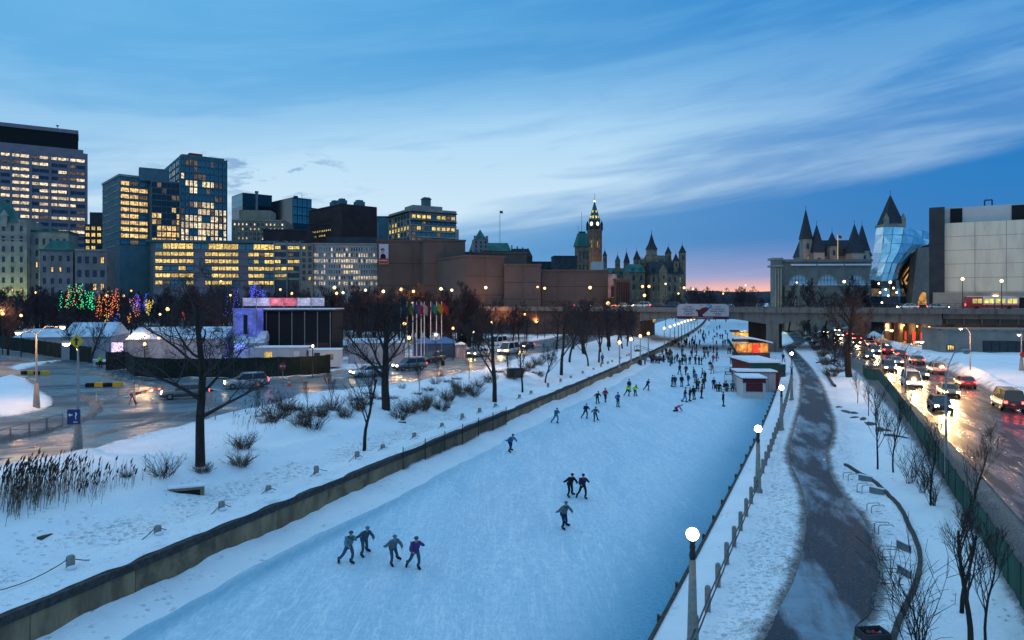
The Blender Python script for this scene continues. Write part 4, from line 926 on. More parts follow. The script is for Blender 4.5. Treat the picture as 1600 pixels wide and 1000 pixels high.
# --- white mall block right
M_mall = mat('mall_cladding', (.80,.66,.50), (.62,.51,.40), .5, .7, stretch=(1,1,.18), thr=(.4,.75))
b = Bld('white_mall', 'huge pale windowless mall block at the right edge with dark end wall', 1476, 1790, 349, 176, -31, depth=16, body=M_mall, zb=8)
b.box('upper_storey', -.02, b.W, 3, 16, b.H+.002, b.zpx(323), M_white); 
b.box('dark_end_wall', -3.4, -.02, -1.2, 6, -6, b.zpx(324), M_dgrey)
for a in (1481, 1571): 
    u = (a-1476)*165/F*.93; b.box('dark_recess', u+.6, u+(3.2), 2.7, 2.99, b.H+.3, b.zpx(325), M_black_m)
for i in range(1, 6):
    b.box('panel_joint', b.W*i/6-.05, b.W*i/6+.05, -.03, -.001, 0, b.H, M_grey)
for j in range(1, 7): b.box('panel_joint', 0, b.W, -.028, -.001, b.H*j/7-.04, b.H*j/7+.04, M_grey)
b.box('base_plinth', -2.6, b.W, -3.0, -.05, -6, b.zpx(457), M_pale); MB().path([(9,8,b.zpx(325)),(9,8,b.zpx(311)),(10.6,8,b.zpx(311)),(10.6,8,b.zpx(325))],.18).build('roof_pipe', M_metal, b.root)
MB().ball((10.5,-3.2,b.zpx(463)),.45,8,6,(1.4,.6,.5)).build('wall_lamp', emit('wall_lamp_glow', (1,.7,.3), 8, sample=True), b.root)
# ------------------------------------------------------------------ the road bridge across the canal
BR = thing('road_bridge', 'wide concrete road bridge with dark railing crossing over the canal', 'bridge', (63.6, 169.5, 0), math.radians(-21.9))
BM = BR.matrix_basis if False else Matrix.Translation((63.6,169.5,0)) @ Matrix.Rotation(math.radians(-21.9), 4, 'Z')
def bx_at(px, y=0.0):
    """local x on the bridge's front face plane (local y) seen at column px"""
    k = (px-800)/F; c, s_ = math.cos(math.radians(-21.9)), math.sin(math.radians(-21.9))
    x0, y0 = 63.6-s_*y, 169.5+c*y
    return (k*y0-x0)/(c-k*s_)
XL, XR = -170, 120
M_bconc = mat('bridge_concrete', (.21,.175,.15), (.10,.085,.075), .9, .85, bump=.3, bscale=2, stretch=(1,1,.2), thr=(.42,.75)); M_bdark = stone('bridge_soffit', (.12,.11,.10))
MB().box(XL,XR,-.6,22.6,10.0,10.55).build('deck', M_bconc, BR)
MB().box(XL,XR,-.95,-.601,9.75,10.95).build('parapet', M_bconc, BR); MB().box(XL,XR,22.61,22.9,9.75,10.95).build('parapet', M_bconc, BR)
j0 = bx_at(1472)
mb = MB()
segs = [(bx_at(1000), 7.2), (bx_at(1030), 7.9), (bx_at(1090), 8.3), (bx_at(1150), 8.0), (bx_at(1196), 6.9), (bx_at(1216), 6.9), (bx_at(1260), 8.1), (j0-8, 7.6), (j0, 7.1)]
for (a, za), (b_, zb_) in zip(segs, segs[1:]):
    mb.add([(a,0,za),(b_,0,zb_),(b_,22,zb_),(a,22,za),(a,0,9.999),(b_,0,9.999),(b_,22,9.999),(a,22,9.999)], [(3,2,1,0),(4,5,6,7),(0,1,5,4),(1,2,6,5),(2,3,7,6),(3,0,4,7)])
mb.build('main_girder', M_bconc, BR)
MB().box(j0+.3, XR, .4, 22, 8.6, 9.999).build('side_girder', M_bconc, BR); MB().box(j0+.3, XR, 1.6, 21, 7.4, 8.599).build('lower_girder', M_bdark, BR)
for i in range(14): 
    x = j0+1+i*3.4; MB().box(x,x+.25,.9,1.59,7.4,8.599).build('girder_rib', M_bconc, BR)
MB().box(XL, bx_at(1000), .2, 22, -1, 9.999).build('approach_wall', stone('approach_brown', (.13,.085,.07)), BR)
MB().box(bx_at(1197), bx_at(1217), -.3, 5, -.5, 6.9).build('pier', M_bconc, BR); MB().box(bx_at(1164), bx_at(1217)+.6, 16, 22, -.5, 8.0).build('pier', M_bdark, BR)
for px, yy_ in ((1462,1.5),(1443,6),(1424,10),(1404,14),(1388,18)):
    x = bx_at(px, yy_); MB().lathe([(1.25,1.8),(1.0,2.6),(1.0,7.3),(1.2,7.6)],14,(x,yy_)).build('round_column', M_bconc, BR)
MB().box(bx_at(1392,20), j0+6, 20, 21, .5, 8).build('rear_wall', stone('underpass_wall', (.20,.15,.11)), BR)
rl_ = MB()
x = XL+1
while x < XR: rl_.box(x-.04,x+.04,-.84,-.76,10.95,12.1); x += 1.5
for z in (11.15, 11.6, 12.08): rl_.box(XL,XR,-.83,-.77,z-.03,z+.03)
rl_.build('railing', M_metal, BR, kind='stuff')
x = XL+1; pm_ = MB().box(-.09,.09,-.09,.09,0,1.25).mesh('rail_post', M_metal)
while x < XR: 
    if x > bx_at(905): put('rail_post', pm_, BR, (x, -.8, 10.951))
    x += 6.0
sh = MB().box(XL, bx_at(860), .5, 4.5, 10.551, 10.75).build('roadside_snow', M_snowm, BR)
def on_bridge(px, y=8.0, z=10.56):
    v_ = BM @ Vector((bx_at(px, y), y, z)); return v_
for k in range(16):
    x = XL+110+k*10.5; MB().box(x-.03,x+.03,-.97,-.951,9.76,10.94).build('expansion_joint', M_metal, BR)
# sign on the bridge
sg = thing('bridge_sign', 'long pale sign with maroon figure and foot band hung on the bridge over the ice', 'sign', BM @ Vector((bx_at(1098,-1.1), -1.1, 7.95)), math.radians(-21.9))
sw = (bx_at(1139,-1.1)-bx_at(1058,-1.1))/2
M_signw = mat('sign_white', (.42,.38,.40), rough=.5)
pts = [(-sw,0),(sw,0),(sw,2.9)]+[(sw-1.1+1.1*math.cos(a),2.9+1.0*math.sin(a)) for a in np.linspace(.2,PI/2,5)]+[(-sw+1.1+1.1*math.cos(a),2.9+1.0*math.sin(a)) for a in np.linspace(PI/2,PI-.2,5)]+[(-sw,2.9)]
def upright(pts, y0, y1): 
    mb = MB(); mb.prism(pts, 0, 1); mb.v = [(x, y1-(y1-y0)*z, y) for x, y, z in mb.v]; return mb
upright(pts, -.15, .05).build('board', M_signw, sg); upright([(-sw,0),(sw,0),(sw,.75),(-sw,.75)], -.17, -.152).build('foot_band', M_maroon, sg)
fig = [(-.9,.8),(.5,.8),(.3,1.3),(1.1,1.9),(1.9,2.6),(2.3,3.2),(1.6,3.4),(.4,3.2),(-.6,2.6),(-1.4,2.7),(-1.7,2.4),(-1.2,2.1),(-1.0,1.6)]
upright([(x*.9-.3, z*.92) for x, z in fig], -.19, -.171).build('maroon_figure', M_maroon, sg); upright([(1.0,2.75),(2.2,2.9),(2.3,3.5),(1.7,3.8),(.8,3.7),(.9,3.5),(1.7,3.5),(1.9,3.2),(1.0,3.05)], -.21, -.191).build('blue_swirl', mat('sign_blue', (.05,.2,.35)), sg)
for x, rows_ in ((-sw*.55, (('The original', .34, 3.2), ('Rideau Canal', .55, 2.6), ('Skateway', .55, 2.05), ('is the world\'s largest', .34, 1.5), ('skating rink', .34, 1.1))),
                 (sw*.58, (('La patinoire', .34, 3.2), ('du canal Rideau', .50, 2.6), ('Skateway / Patinoire', .45, 2.05), ('la plus grande', .34, 1.5), ('au monde', .34, 1.1)))):
    for s_, z_, y_ in rows_: text(sg, s_, (x, -.18, y_), z_, M_ink, bold=.008, name='lettering')
text(sg, 'Rideau', (-.3, -.18, 3.55), .34, M_ink); text(sg, 'Skating on the Rideau Canal Skateway', (0, -.2, .38), .34, M_wink)

# ------------------------------------------------------------------ trees
M_bark = mat('dark_bark', (.040,.030,.026), (.022,.017,.015), 3, .95, bump=.6, stretch=(1,1,.25)); M_twig = mat('dark_twigs', (.045,.033,.032), rough=.95); M_twig2 = mat('purple_brown_twigs', (.060,.040,.044), rough=.95)
def tree_mesh(name, h, r0, seed, levels=4, fork=.3, spread=.8, up=.35, nb=(5,7), crown_start=.3, thin=.012, twigmat=None, wob=.12, lean=0, n0=7, clear=None):
    rr = random.Random(seed); T = MB(); Cc = MB(); rv = lambda a: Vector((rr.uniform(-a,a), rr.uniform(-a,a), rr.uniform(-a,a)))
    def grow(p, d, L, r, lv, nseg):
        pts = [p.copy()]; rad = [r]; dd = d.copy()
        for i in range(nseg):
            dd = (dd+rv(wob*(1+lv*.35))+Vector((0,0,up*(.15 if lv else .1)))).normalized()
            p = p+dd*(L/nseg); pts.append(p.copy()); rad.append(max(thin, r*(1-(i+1)/nseg*(.75 if lv else .6))))
        tgt = T if lv == 0 else Cc
        for a, b, ra, rb in zip(pts, pts[1:], rad, rad[1:]): tgt.tube(a, b, ra, rb, n0 if lv == 0 else (5 if lv == 1 and n0 > 5 else 3), False)
        if lv >= levels: return
        k = rr.randint(*nb) if lv else rr.randint(nb[0]+2, nb[1]+4)
        st = crown_start if lv == 0 else .22
        for i in range(k):
            t = st+(1-st)*(i+rr.random()*.8)/k; t = min(t, .98); f = t*nseg; j = int(f); q = pts[j].lerp(pts[min(j+1,nseg)], f-j); base = (pts[min(j+1,nseg)]-pts[j]).normalized()
            a = rr.uniform(0, 2*PI) if lv == 0 else rr.uniform(0, 2*PI); o = base.orthogonal().normalized(); o = (o*math.cos(a)+base.cross(o)*math.sin(a))
            nd = (base*(1-spread*.55)+o*spread+Vector((0,0,up))).normalized()
            L2 = L*(.62 if lv else .58)*(1.15-t*.62)*rr.uniform(.75,1.15)
            grow(q, nd, L2, max(thin, rad[j]*(.55 if lv else .5)), lv+1, 5 if lv < 2 else 3)
    grow(Vector((0,0,-.3)), Vector((lean,0,1)).normalized(), h*.78, r0, 0, 9)
    mx = max((v[2] for v in Cc.v), default=1); s = h/mx
    for M_ in (T, Cc): M_.v = [(x*s, y*s, z*s) for x, y, z in M_.v]
    return T.mesh('trunk', M_bark, True), Cc.mesh('branches', twigmat or M_twig)
def tree(label, loc, me, scale=1.0, rz=None, group=None, name='bare_tree', cat='tree'):
    t = thing(name, label, cat, loc, R.uniform(0, 6.28) if rz is None else rz, group); t.scale = (scale,)*3
    put('trunk', me[0], t); put('branches', me[1], t); return t
heroA = tree_mesh('a', 13, .30, 11, levels=4, spread=.92, up=.22, nb=(5,7), crown_start=.30, thin=.009)
heroB = tree_mesh('b', 10.5, .38, 23, levels=4, spread=.75, up=.42, nb=(5,6), crown_start=.28, thin=.014, lean=.02)
midA = tree_mesh('c', 10, .22, 5, levels=4, spread=.8, up=.35, nb=(4,6), crown_start=.3, thin=.014)
midB = tree_mesh('d', 9, .18, 9, levels=4, spread=.65, up=.5, nb=(4,5), crown_start=.25, thin=.014)
slimA = tree_mesh('e', 6.5, .13, 15, levels=3, spread=.6, up=.5, nb=(4,6), crown_start=.38, thin=.009)
slimB = tree_mesh('f', 5, .06, 19, levels=3, spread=.55, up=.6, nb=(4,6), crown_start=.3, thin=.007)
farA = tree_mesh('g', 9.5, .2, 31, levels=3, spread=.85, up=.35, nb=(6,8), crown_start=.22, thin=.03, twigmat=M_twig2, n0=4)
farB = tree_mesh('h', 9.5, .2, 37, levels=3, spread=.7, up=.5, nb=(6,8), crown_start=.2, thin=.03, twigmat=M_twig2, n0=4)
farC = tree_mesh('i', 9.5, .2, 41, levels=3, spread=1.0, up=.25, nb=(6,8), crown_start=.2, thin=.03, twigmat=M_twig2, n0=4)
def ground(px, py, z0=2.5):
    z = z0
    for _ in range(12): p = P(px, py, z); z = .5*z+.5*zat(p.x, p.y)
    return Vector((p.x, p.y, zat(p.x, p.y)-.05))
def grow_tree(label, px, py, pt, me, h0, **kw):
    g_ = ground(px, py); hh = (py-pt)*g_.y/F; return tree(label, g_, me, hh/h0, **kw)
grow_tree('large dark bare tree with wide spreading limbs on the snowy bank nearest the camera', 313, 728, 398, heroA, 13, rz=2.2)
grow_tree('stout bare tree with dense upright crown standing between road and canal', 603, 640, 452, heroB, 10.5, rz=1.0)
grow_tree('slim bare tree close to the canal wall with snow streaked trunk', 568, 704, 545, slimA, 6.5, rz=.3)
grow_tree('bare tree with forked crown beside the canal wall in front of the parked cars', 773, 628, 462, midA, 10, rz=.8)
bank = [(816,613,520,slimA,6.5),(852,598,530,midB,9),(877,586,465,midA,10),(890,566,468,midB,9),(919,572,500,midB,9),(913,553,462,heroB,10.5),(935,566,480,slimA,6.5),(953,542,470,midA,10),(965,538,478,midB,9),(938,550,470,midA,10)]
names = ['small thin bare tree right of the forked bank tree','short bare tree with low fork, fifth along the canal bank','tall straight bare tree midway along the bank path','tall narrow bare tree just behind the straight one on the bank','slender bare tree with thin pole trunk near the far bank path','broad thick crowned bare tree by the road before the bridge','thin bare sapling tree right of the broad crowned tree','bare tree in the lamplight close to the bridge abutment','slim bare tree directly in front of the bridge abutment','bare tree between the broad crown and the lamplit bank']
for (px, py, pt_, me, h0), nm in zip(bank, names): grow_tree(nm, px, py, pt_, me, h0, group='bare trees along the left canal bank')
sap = [(655,612,560),(733,592,540),(607,600,530),(518,640,575),(480,640,590),(683,600,560),(400,655,600),(795,590,545)]
sn = ['thin staked sapling between the stout tree and the forked tree','thin sapling left of the forked bank tree beside the road','thin sapling directly left of the stout tree','small sapling among the shrubs left of the stout tree','smallest sapling among seed heads near the road edge','thin sapling halfway along the shrub belt','small sapling right of the large spreading tree','thin sapling right behind the forked bank tree']
for (px, py, pt_), nm in zip(sap, sn): grow_tree(nm, px, py, pt_, slimB, 5, group='saplings planted by the left road')
grow_tree('large bare tree on the snowy slope between footpath and road', 1327, 589, 450, heroB, 10.5, rz=2.5)
rs = [(1371,733,598,slimB,5),(1396,738,612,slimB,5),(1340,630,575,slimB,5),(1357,650,590,slimB,5),(1502,957,775,slimA,6.5),(1517,1010,765,slimA,6.5),(1541,1003,800,slimB,5),(1455,790,640,slimB,5),(1523,820,650,slimB,5)]
rn = ['slim sapling left of a matching pair on the slope by the green fence','slim sapling right of a matching pair on the slope by the green fence','small bushy sapling just below the large slope tree','small sapling between the slope tree and the green fence','thin trunked young tree left in the trio near the bottom right corner','tallest young tree of the trio near the bottom right corner','slightest young tree of the trio near the bottom right corner','thin young tree standing against the middle of the green fence','leafless young tree beyond the green fence by the road verge']
for (px, py, pt_, me, h0), nm in zip(rs, rn): grow_tree(nm, px, py, pt_, me, h0, group='young trees on the right hand slope')
# trees near the marquees and the dark belt of trees in front of the buildings
for px, py, pt_, nm in ((120,562,490,'bare tree standing behind the dark site fence left of the gateway'),(143,566,492,'bare tree right beside the site gateway'),(196,552,488,'bare tree in front of the long marquee'),(45,520,455,'bare tree at the far left behind the site fence'),(85,530,462,'bare tree behind the site fence left of the marquee')):
    grow_tree(nm, px, py, pt_, midB, 9, group='trees round the marquee site')
kinds = ['dark bare background tree', 'bushy bare background tree', 'wide bare background tree']
where = [(0,70,'below the floodlit hotel'),(70,170,'below the mauve stone building'),(170,260,'below the glass blocks'),(260,380,'in front of the lit podium'),(380,480,'behind the stage banners'),(480,600,'below the gridded office'),(600,730,'behind the flagpoles'),(730,860,'before the arts centre lobby'),(860,1000,'by the bridge approach')]
rr = random.Random(99); cnt = 0
used_lab = {}
zones = [(-80,380,118,238,120),(380,600,125,225,66),(600,740,135,185,34),(690,860,128,166,34),(860,990,135,170,22),(-60,380,150,200,50),(1000,1175,300,420,36),(1165,1215,280,380,6)]
ordn = ['first','second','third','fourth','fifth','sixth','seventh','eighth','ninth','tenth','eleventh','twelfth','thirteenth','fourteenth','fifteenth','sixteenth','seventeenth','eighteenth','nineteenth','twentieth']
spots = []
for a, b_, y0, y1, n in zones:
    for i in range(n):
        px = rr.uniform(a, b_); Y = rr.uniform(y0, y1); x = (px-800)*Y/F
        if -.5 < (x-Lc(Y)) < 60 and Y < 300: continue
        if -18 > x-Lc(Y) > -30 and Y > 110: continue
        if 40 < px < 380 and Y < 150: continue
        spots.append((px, Y, x, rr.choice((0,1,2)), rr.uniform(.75,1.2)))
spots.sort()
from collections import Counter
def zone_of(px):
    for a, b_, nm in where:
        if a <= px < b_: return nm
    return 'at the far left edge' if px < 0 else 'far beyond the bridge'
pend = []
for px, Y, x, k, s_ in spots: pend.append((zone_of(px), px, Y, x, k, s_))
cz = Counter()
for zn, px, Y, x, k, s_ in pend:
    i = cz[(zn,k)]; cz[(zn,k)] += 1
    lab = f'{kinds[k]} {zn}, {ordn[min(i,19)]} of its sort counted rightward'
    tree(lab, (x, Y, ZR), (farA, farB, farC)[k], s_*((1.25 if Y > 140 else 1.0) if px < 740 else (.9 if px < 1000 else 1.5)), group='background trees '+zn)
# brush and trees in the dark hollow between path and road, and in front of the old station
rq = random.Random(8)
for i in range(16):
    Y = rq.uniform(112, 250); e = rq.uniform(8.5, 13.5); tree(ordn[i]+' bare tree in the dark hollow by the path beneath the bridge', (float(Rc(Y))+e, Y, 1.0), (farA, farB, farC)[i%3], rq.uniform(.35,.6), group='trees in the hollow by the path')
for i, (px, s_) in enumerate(((1232,1.7),(1262,1.9),(1290,1.6),(1330,2.0),(1352,1.7))):
    Y = 232; tree(['leftmost','second','middle','fourth','rightmost'][i]+' bare tree in front of the old stone station', ((px-800)*Y/F, Y, 2.4), (farA, farB, farC)[i%3], s_, group='trees before the old station')
# dark spruces
def spruce(h, seed):
    rr = random.Random(seed); T = MB().tube((0,0,-.2),(0,0,h*.98),.16,.02,5); Cc = MB()
    for i in range(260):
        z = h*(.08+.9*(i/260)); rmax = (1-z/h)*h*.24+.12; a = i*2.399; L = rmax*rr.uniform(.75,1.1)
        for j in range(4):
            a2 = a+rr.uniform(-.35,.35); p = Vector((math.cos(a)*L*.15*j, math.sin(a)*L*.15*j, z-.03*j)); q = p+Vector((math.cos(a2)*L*(1-.12*j), math.sin(a2)*L*(1-.12*j), -L*.28+rr.uniform(-.1,.1)))
            w_ = Vector((-math.sin(a2), math.cos(a2), rr.uniform(-.6,.6)))*L*.13
            Cc.add([p, p.lerp(q,.6)+w_, q, p.lerp(q,.6)-w_], [(0,1,2),(0,2,3)])
    return T.mesh('trunk', M_bark), Cc.mesh('crown', mat('spruce_needles', (.012,.022,.016), (.03,.045,.03), 2, .9))
sp_ = spruce(9, 3)
for px, Y, s_, lab in ((725,150,1.0,'dark spruce standing below the stepped brown blocks'),(700,160,.65,'small dark spruce left of the taller one'),(512,160,.85,'dark spruce in front of the gridded office'),(748,158,.7,'dark spruce right of the tallest one')):
    t = thing('spruce_tree', lab, 'tree', ((px-800)*Y/F, Y, ZR), 0, 'dark spruces by the arts centre'); t.scale = (s_,)*3; put('trunk', sp_[0], t); put('crown', sp_[1], t)
# ---- shrubs
M_dry = mat('dry_stems', (.15,.095,.07), (.09,.06,.048), 3, .95)
def shrub_mesh(h, w, n, seed, m):
    rr = random.Random(seed); mb = MB()
    for i in range(n):
        a = rr.uniform(0, 2*PI); r_ = rr.uniform(0, .25)*w; p = Vector((r_*math.cos(a), r_*math.sin(a), -.1)); d = Vector((math.cos(a)*w*.5, math.sin(a)*w*.5, h)).normalized(); L = h*rr.uniform(.6,1.1)
        for k in range(4):
            d = (d+Vector((rr.uniform(-.3,.3),rr.uniform(-.3,.3),rr.uniform(-.15,.2)))).normalized(); q = p+d*L/4; mb.tube(p, q, .018*(1-k*.2), .018*(.8-k*.2)+.002, 3, False)
            for _ in range(2):
                dd = (d+Vector((rr.uniform(-.8,.8),rr.uniform(-.8,.8),rr.uniform(-.3,.5)))).normalized(); e = q+dd*L*.25; mb.tube(q, e, .009, .006, 3, False)
                e2 = e+(dd+Vector((rr.uniform(-.8,.8),rr.uniform(-.8,.8),.1))).normalized()*L*.15; mb.tube(e, e2, .007, .005, 3, False)
            p = q
    return mb.mesh('stems', m)
shA = shrub_mesh(1.3, 1.8, 34, 1, M_twig); shB = shrub_mesh(.8, 1.2, 50, 2, M_dry); shC = shrub_mesh(2.6, .9, 16, 3, M_twig); shD = shrub_mesh(1.1, 1.6, 60, 5, M_dry)
shE = shrub_mesh(.7, 2.2, 70, 8, M_twig2)
def shrub(label, px, py, me, s_=1.0, group=None):
    p = ground(px, py); t = thing('shrub', label, 'shrub', p, R.uniform(0,6), group); t.scale = (s_,)*3; put('stems', me, t); return t
shrub('leafless open shrub on the snow left of the large spreading tree', 254, 745, shA, 1.0)
shrub('dense low round shrub right of the large spreading tree', 375, 727, shB, 1.15)
shrub('small sparse twigs at the foot of the large spreading tree', 318, 738, shB, .8); shrub('small sparse shrub left of the open leafless shrub', 197, 745, shB, .55)
shl = [(500,650),(430,655),(445,640),(520,640),(540,652),(640,645),(660,640),(625,655),(700,625),(720,618),(748,605),(690,640),(740,618),(800,592),(812,585),(822,580),(842,570),(830,575),(380,700),(470,665),(560,640),(668,630),(765,598),(855,562),(490,670)]
shl_n = 'left of the stout tree|near the road edge by seed heads|beside the no parking posts|just left of the slim tree|under the slim tree crown|right of the stout tree foot|between stout tree and road|below the stout tree|midway to the forked tree|by the roadside near the sapling|behind the forked tree sapling|low on the bank below the belt|left of the forked tree|right of the forked tree|close behind the forked tree|beside the transformer box|at the end of the belt|near the short forked tree|alone on the open snow|at the lower edge of the belt|against the trunk of the stout tree|in the thickest part of the belt|where the cars park|farthest toward the bridge|lowest on the slope in the belt'.split('|')
for (px, py), nm in zip(shl, shl_n): shrub('brown tangled roadside shrub '+nm, px, py, R.choice((shA, shD, shD)), R.uniform(.9,1.3), 'shrub belt beside the left road')
rb = random.Random(12); cl_ = []
for i in range(38):
    px = rb.uniform(400, 850); u = (px-400)/450; py = 652-u*72+rb.uniform(-10, 16-8*u); cl_.append((px, py))
for i, (px, py) in enumerate(sorted(cl_)): shrub(ordn[i%19]+(' low brown brush clump in the left half of the shrub belt' if i < 19 else ' low brown brush clump in the half of the shrub belt toward the bridge'), px, py, (shE, shA, shE)[i%3], rb.uniform(.5,.85)*(.8+.3*(px-400)/450), 'low brush in the shrub belt')
for px, py, s_, nm in ((1420,755,1.0,'tall many stemmed shrub left in the cluster by the green fence'),(1440,770,.7,'smaller many stemmed shrub beneath the cluster by the green fence'),(1460,790,.9,'many stemmed shrub right in the cluster by the green fence'),(1436,1020,1.35,'tall leafless shrub at the bottom edge beside the kerbed bay'),(1445,760,.8,'many stemmed shrub touching the green fence')): shrub(nm, px, py, shC, s_, 'many stemmed shrubs by the green fence')
for i in range(22):
    Y = 110+i*6.2; e = 8.3+(i%3)*1.3; x = float(Rc(Y))+e; t = thing('shrub', (ordn[i] if i < 20 else 'last but one' if i == 20 else 'last')+' dark bush in the row above the path going under the bridge', 'shrub', (x, Y, zr(x, Y)), i*1.3, 'bushes in the hollow by the path'); t.scale = (1.6,)*3; put('stems', (shD, shE, shA)[i%3], t)
# reeds with dark seed heads
M_reed = mat('reed_stems', (.16,.11,.07), (.08,.055,.04), 4, .95); M_seed = mat('reed_seed_heads', (.045,.025,.02), rough=.95)
def reeds(name, label, pts, n, seed, h=(1.0,1.7), heads=.6):
    rr = random.Random(seed); mb = MB()
    for i in range(n):
        px, py = rr.choice(pts); p = ground(px+rr.gauss(0,14), py+rr.gauss(0,7)); L = rr.uniform(*h); l = Vector((rr.gauss(.12,.12), rr.gauss(0,.1), 1)).normalized()
        q = p+l*L; mb.mat(0).tube(p-Vector((0,0,.1)), q, .011, .007, 3, False)
        if rr.random() < heads:
            mb.mat(1); s_ = rr.uniform(.5,1.1); mb.tube(q, q+l*.12*s_+Vector((.03,0,0)), .015, .045*s_, 4); mb.tube(q+l*.12*s_, q+l*.34*s_+Vector((.08,0,0)), .045*s_, .008, 4)
    o = mb.build(name, [M_reed, M_seed], kind='stuff'); o['label'] = label; o['category'] = 'reeds'; return o
reeds('reeds', 'dry brown reeds with dark seed heads on the snowy slope', [(-20,790),(10,780),(30,775),(55,765),(75,770),(100,765),(115,758),(45,785),(20,800),(70,780),(-40,800)], 520, 4)
reeds('reeds', 'sparser line of short reeds trailing off along the slope', [(140,762),(165,768),(150,760),(185,758),(205,750),(130,775)], 110, 5, (.5,1.1))
reeds('reeds', 'short dead flower stalks at the edge of the left road', [(420,640),(445,652),(400,648),(395,662),(470,655),(415,665),(425,630)], 170, 6, (.5,1.0))
# ------------------------------------------------------------------ lamps
M_lconc = mat('lamp_concrete', (.28,.26,.23), (.20,.19,.17), 5, .85, bump=.3); 
GL_W = emit('globe_white', (1,.90,.74), 16, sample=True); GL_Y = emit('globe_amber', (1,.56,.20), 3.2, sample=True); GL_F = emit('lamp_far', (1,.52,.17), 3.0); GL_FW = emit('lamp_far_white', (1,.74,.40), 2.8); GL_G = emit('lamp_far_green', (.75,1,.45), 2.2); GL_O = emit('lamp_far_orange', (1,.30,.05), 2.6); GL_off = mat('globe_unlit', (.35,.37,.4), rough=.3)
def point(parent, loc, w, c, r=.15):
    l = bpy.data.lights.new('lamp_light', 'POINT'); l.energy = w; l.color = c; l.shadow_soft_size = r; o = bpy.data.objects.new('lamp_light', l); col.objects.link(o); o.parent = parent; o.location = loc; return o
def globe_lamp(label, loc, gm, hgt=4.2, group=None, light=0):
    t = thing('globe_lamp', label, 'street lamp', loc, 0, group)
    MB().lathe([(.30,-.2),(.30,.12),(.24,.2),(.20,.35),(.12,hgt-.95)],10).build('post', M_lconc, t, True)
    MB().lathe([(.10,hgt-.95),(.13,hgt-.8),(.09,hgt-.6),(.12,hgt-.5),(.08,hgt-.38),(.16,hgt-.26)],10).build('collar', M_metal, t, True)
    MB().ball((0,0,hgt-.04),.23,16,10).build('globe', gm, t, True)
    return t
for px, gy, lab, gm in ((1082,833,'globe lamp nearest the camera on a concrete post beside the railing',GL_W),(1184.5,669,'second globe lamp along the railing between ice and footpath',GL_W),(1221,605,'globe lamp beside the maroon shuttered hut at the edge of the ice',GL_W),(1237,573,'unlit globe lamp behind the one near the maroon hut',GL_off),(1237,552,'small lit globe lamp by the steps under the bridge end',GL_W)):
    Y = (H-4.72)*F/(gy-HY); x = (px-800)*Y/F; globe_lamp(lab, (x, Y, .52), gm, group='globe lamps along the right bank railing')
M_pole = mat('lamp_pole_steel', (.30,.28,.27), rough=.5, metal=.3)
for i, (px, gy) in enumerate(((968,535),(986,530),(1000.5,525),(1013,521),(1038,513),(1047,510.6),(1054,508),(1060,506),(1065,504),(1070,502.3),(1075,501),(1080,499.6),(1085,498.4),(1090,497.4))):
    Y = (H-6.0)*F/(gy-HY); x = (px-800)*Y/F
    lab = ['first amber path lamp on the left bank before the bridge','second amber path lamp on the left bank before the bridge','amber path lamp by the wooden stairs to the ice','amber path lamp just past the wooden stairs'][i] if i < 4 else f'{ordn[i-4]} in the row of small amber lamps on the wall beneath the bridge'
    t = thing('path_lamp', lab, 'street lamp', (x, Y, 1.85), 0, 'amber lamps along the left canal wall'); MB().lathe([(.16,-.1),(.13,.4),(.07,3.9)],8).build('post', M_pole, t); MB().ball((0,0,4.15),.30,10,7).build('globe', GL_Y, t, True)
    if i in (0, 1, 2, 3, 4, 6, 8): point(t, (0,0,4.75), 90, (1,.62,.3))
def cobra(label, base, htop, arms, glow, tall=.0, light=200, col_=(1,.52,.20), group=None, dark=M_pole, base_h=2.4):
    """arms: list of (dx, dy, dz) from the pole top to the lamp head"""
    t = thing('street_lamp', label, 'street lamp', base, 0, group)
    if base_h: MB().lathe([(.34,-.2),(.30,.1),(.17,base_h)],8).build('footing', M_lconc, t, True)
    MB().lathe([(.10,base_h or -.2),(.06,htop)],8).build('pole', dark, t)
    for dx, dy, dz in arms:
        e = Vector((dx, dy, htop+dz)); m_ = Vector((dx*.45, dy*.45, htop+dz*.85+.18)); a = MB().path([(0,0,htop-.25), (dx*.15,dy*.15,htop+dz*.35), m_, e], .04, 5); a.build('arm', dark, t)
        d = Vector((dx,dy,0)).normalized(); hd = MB(); hd.ball(e+d*.3+Vector((0,0,.05)), .38, 10, 6, (1,.55,.3)); f = hd.build('lamp_head', dark, t, True); MB().ball(e+d*.32-Vector((0,0,.06)), .24, 10, 6, (1,.7,.6)).build('lens', glow, f, True)
        if light: point(t, e+d*.32-Vector((0,0,.42)), light, col_)
    return t
COB = emit('cobra_lens', (1,.70,.40), 8)
b_ = P(57,640,ZR); s_ = b_.y/F; cobra('tall twin armed street lamp standing on the snow island', b_, (640-520)*s_, [((80-57)*s_,1,.5),(-(57-47)*s_,-1,.1)], COB, light=550, group='street lamps over the left road')
b_ = P(122,708,3.0); s_ = b_.y/F; t = cobra('street lamp with thick concrete foot carrying the blue question mark sign', b_, (708-545)*s_, [(-(122-104)*s_,.3,.35)], COB, light=450, group='street lamps over the left road', base_h=2.6)
b_ = P(1415,612,ZD); s_ = b_.y/F; cobra('street lamp on the verge above the middle of the green fence', b_, (612-545)*s_, [((1445-1415)*s_,1,.8)], COB, light=1600, group='street lamps over the right road', base_h=0)
b_ = P(1478,736,ZD-.2); s_ = b_.y/F; cobra('near street lamp on the verge with a long curved arm over the road', b_, (736-580)*s_, [((1530-1478)*s_,1.5,1.2)], GL_off, light=0, group='street lamps over the right road', base_h=0)
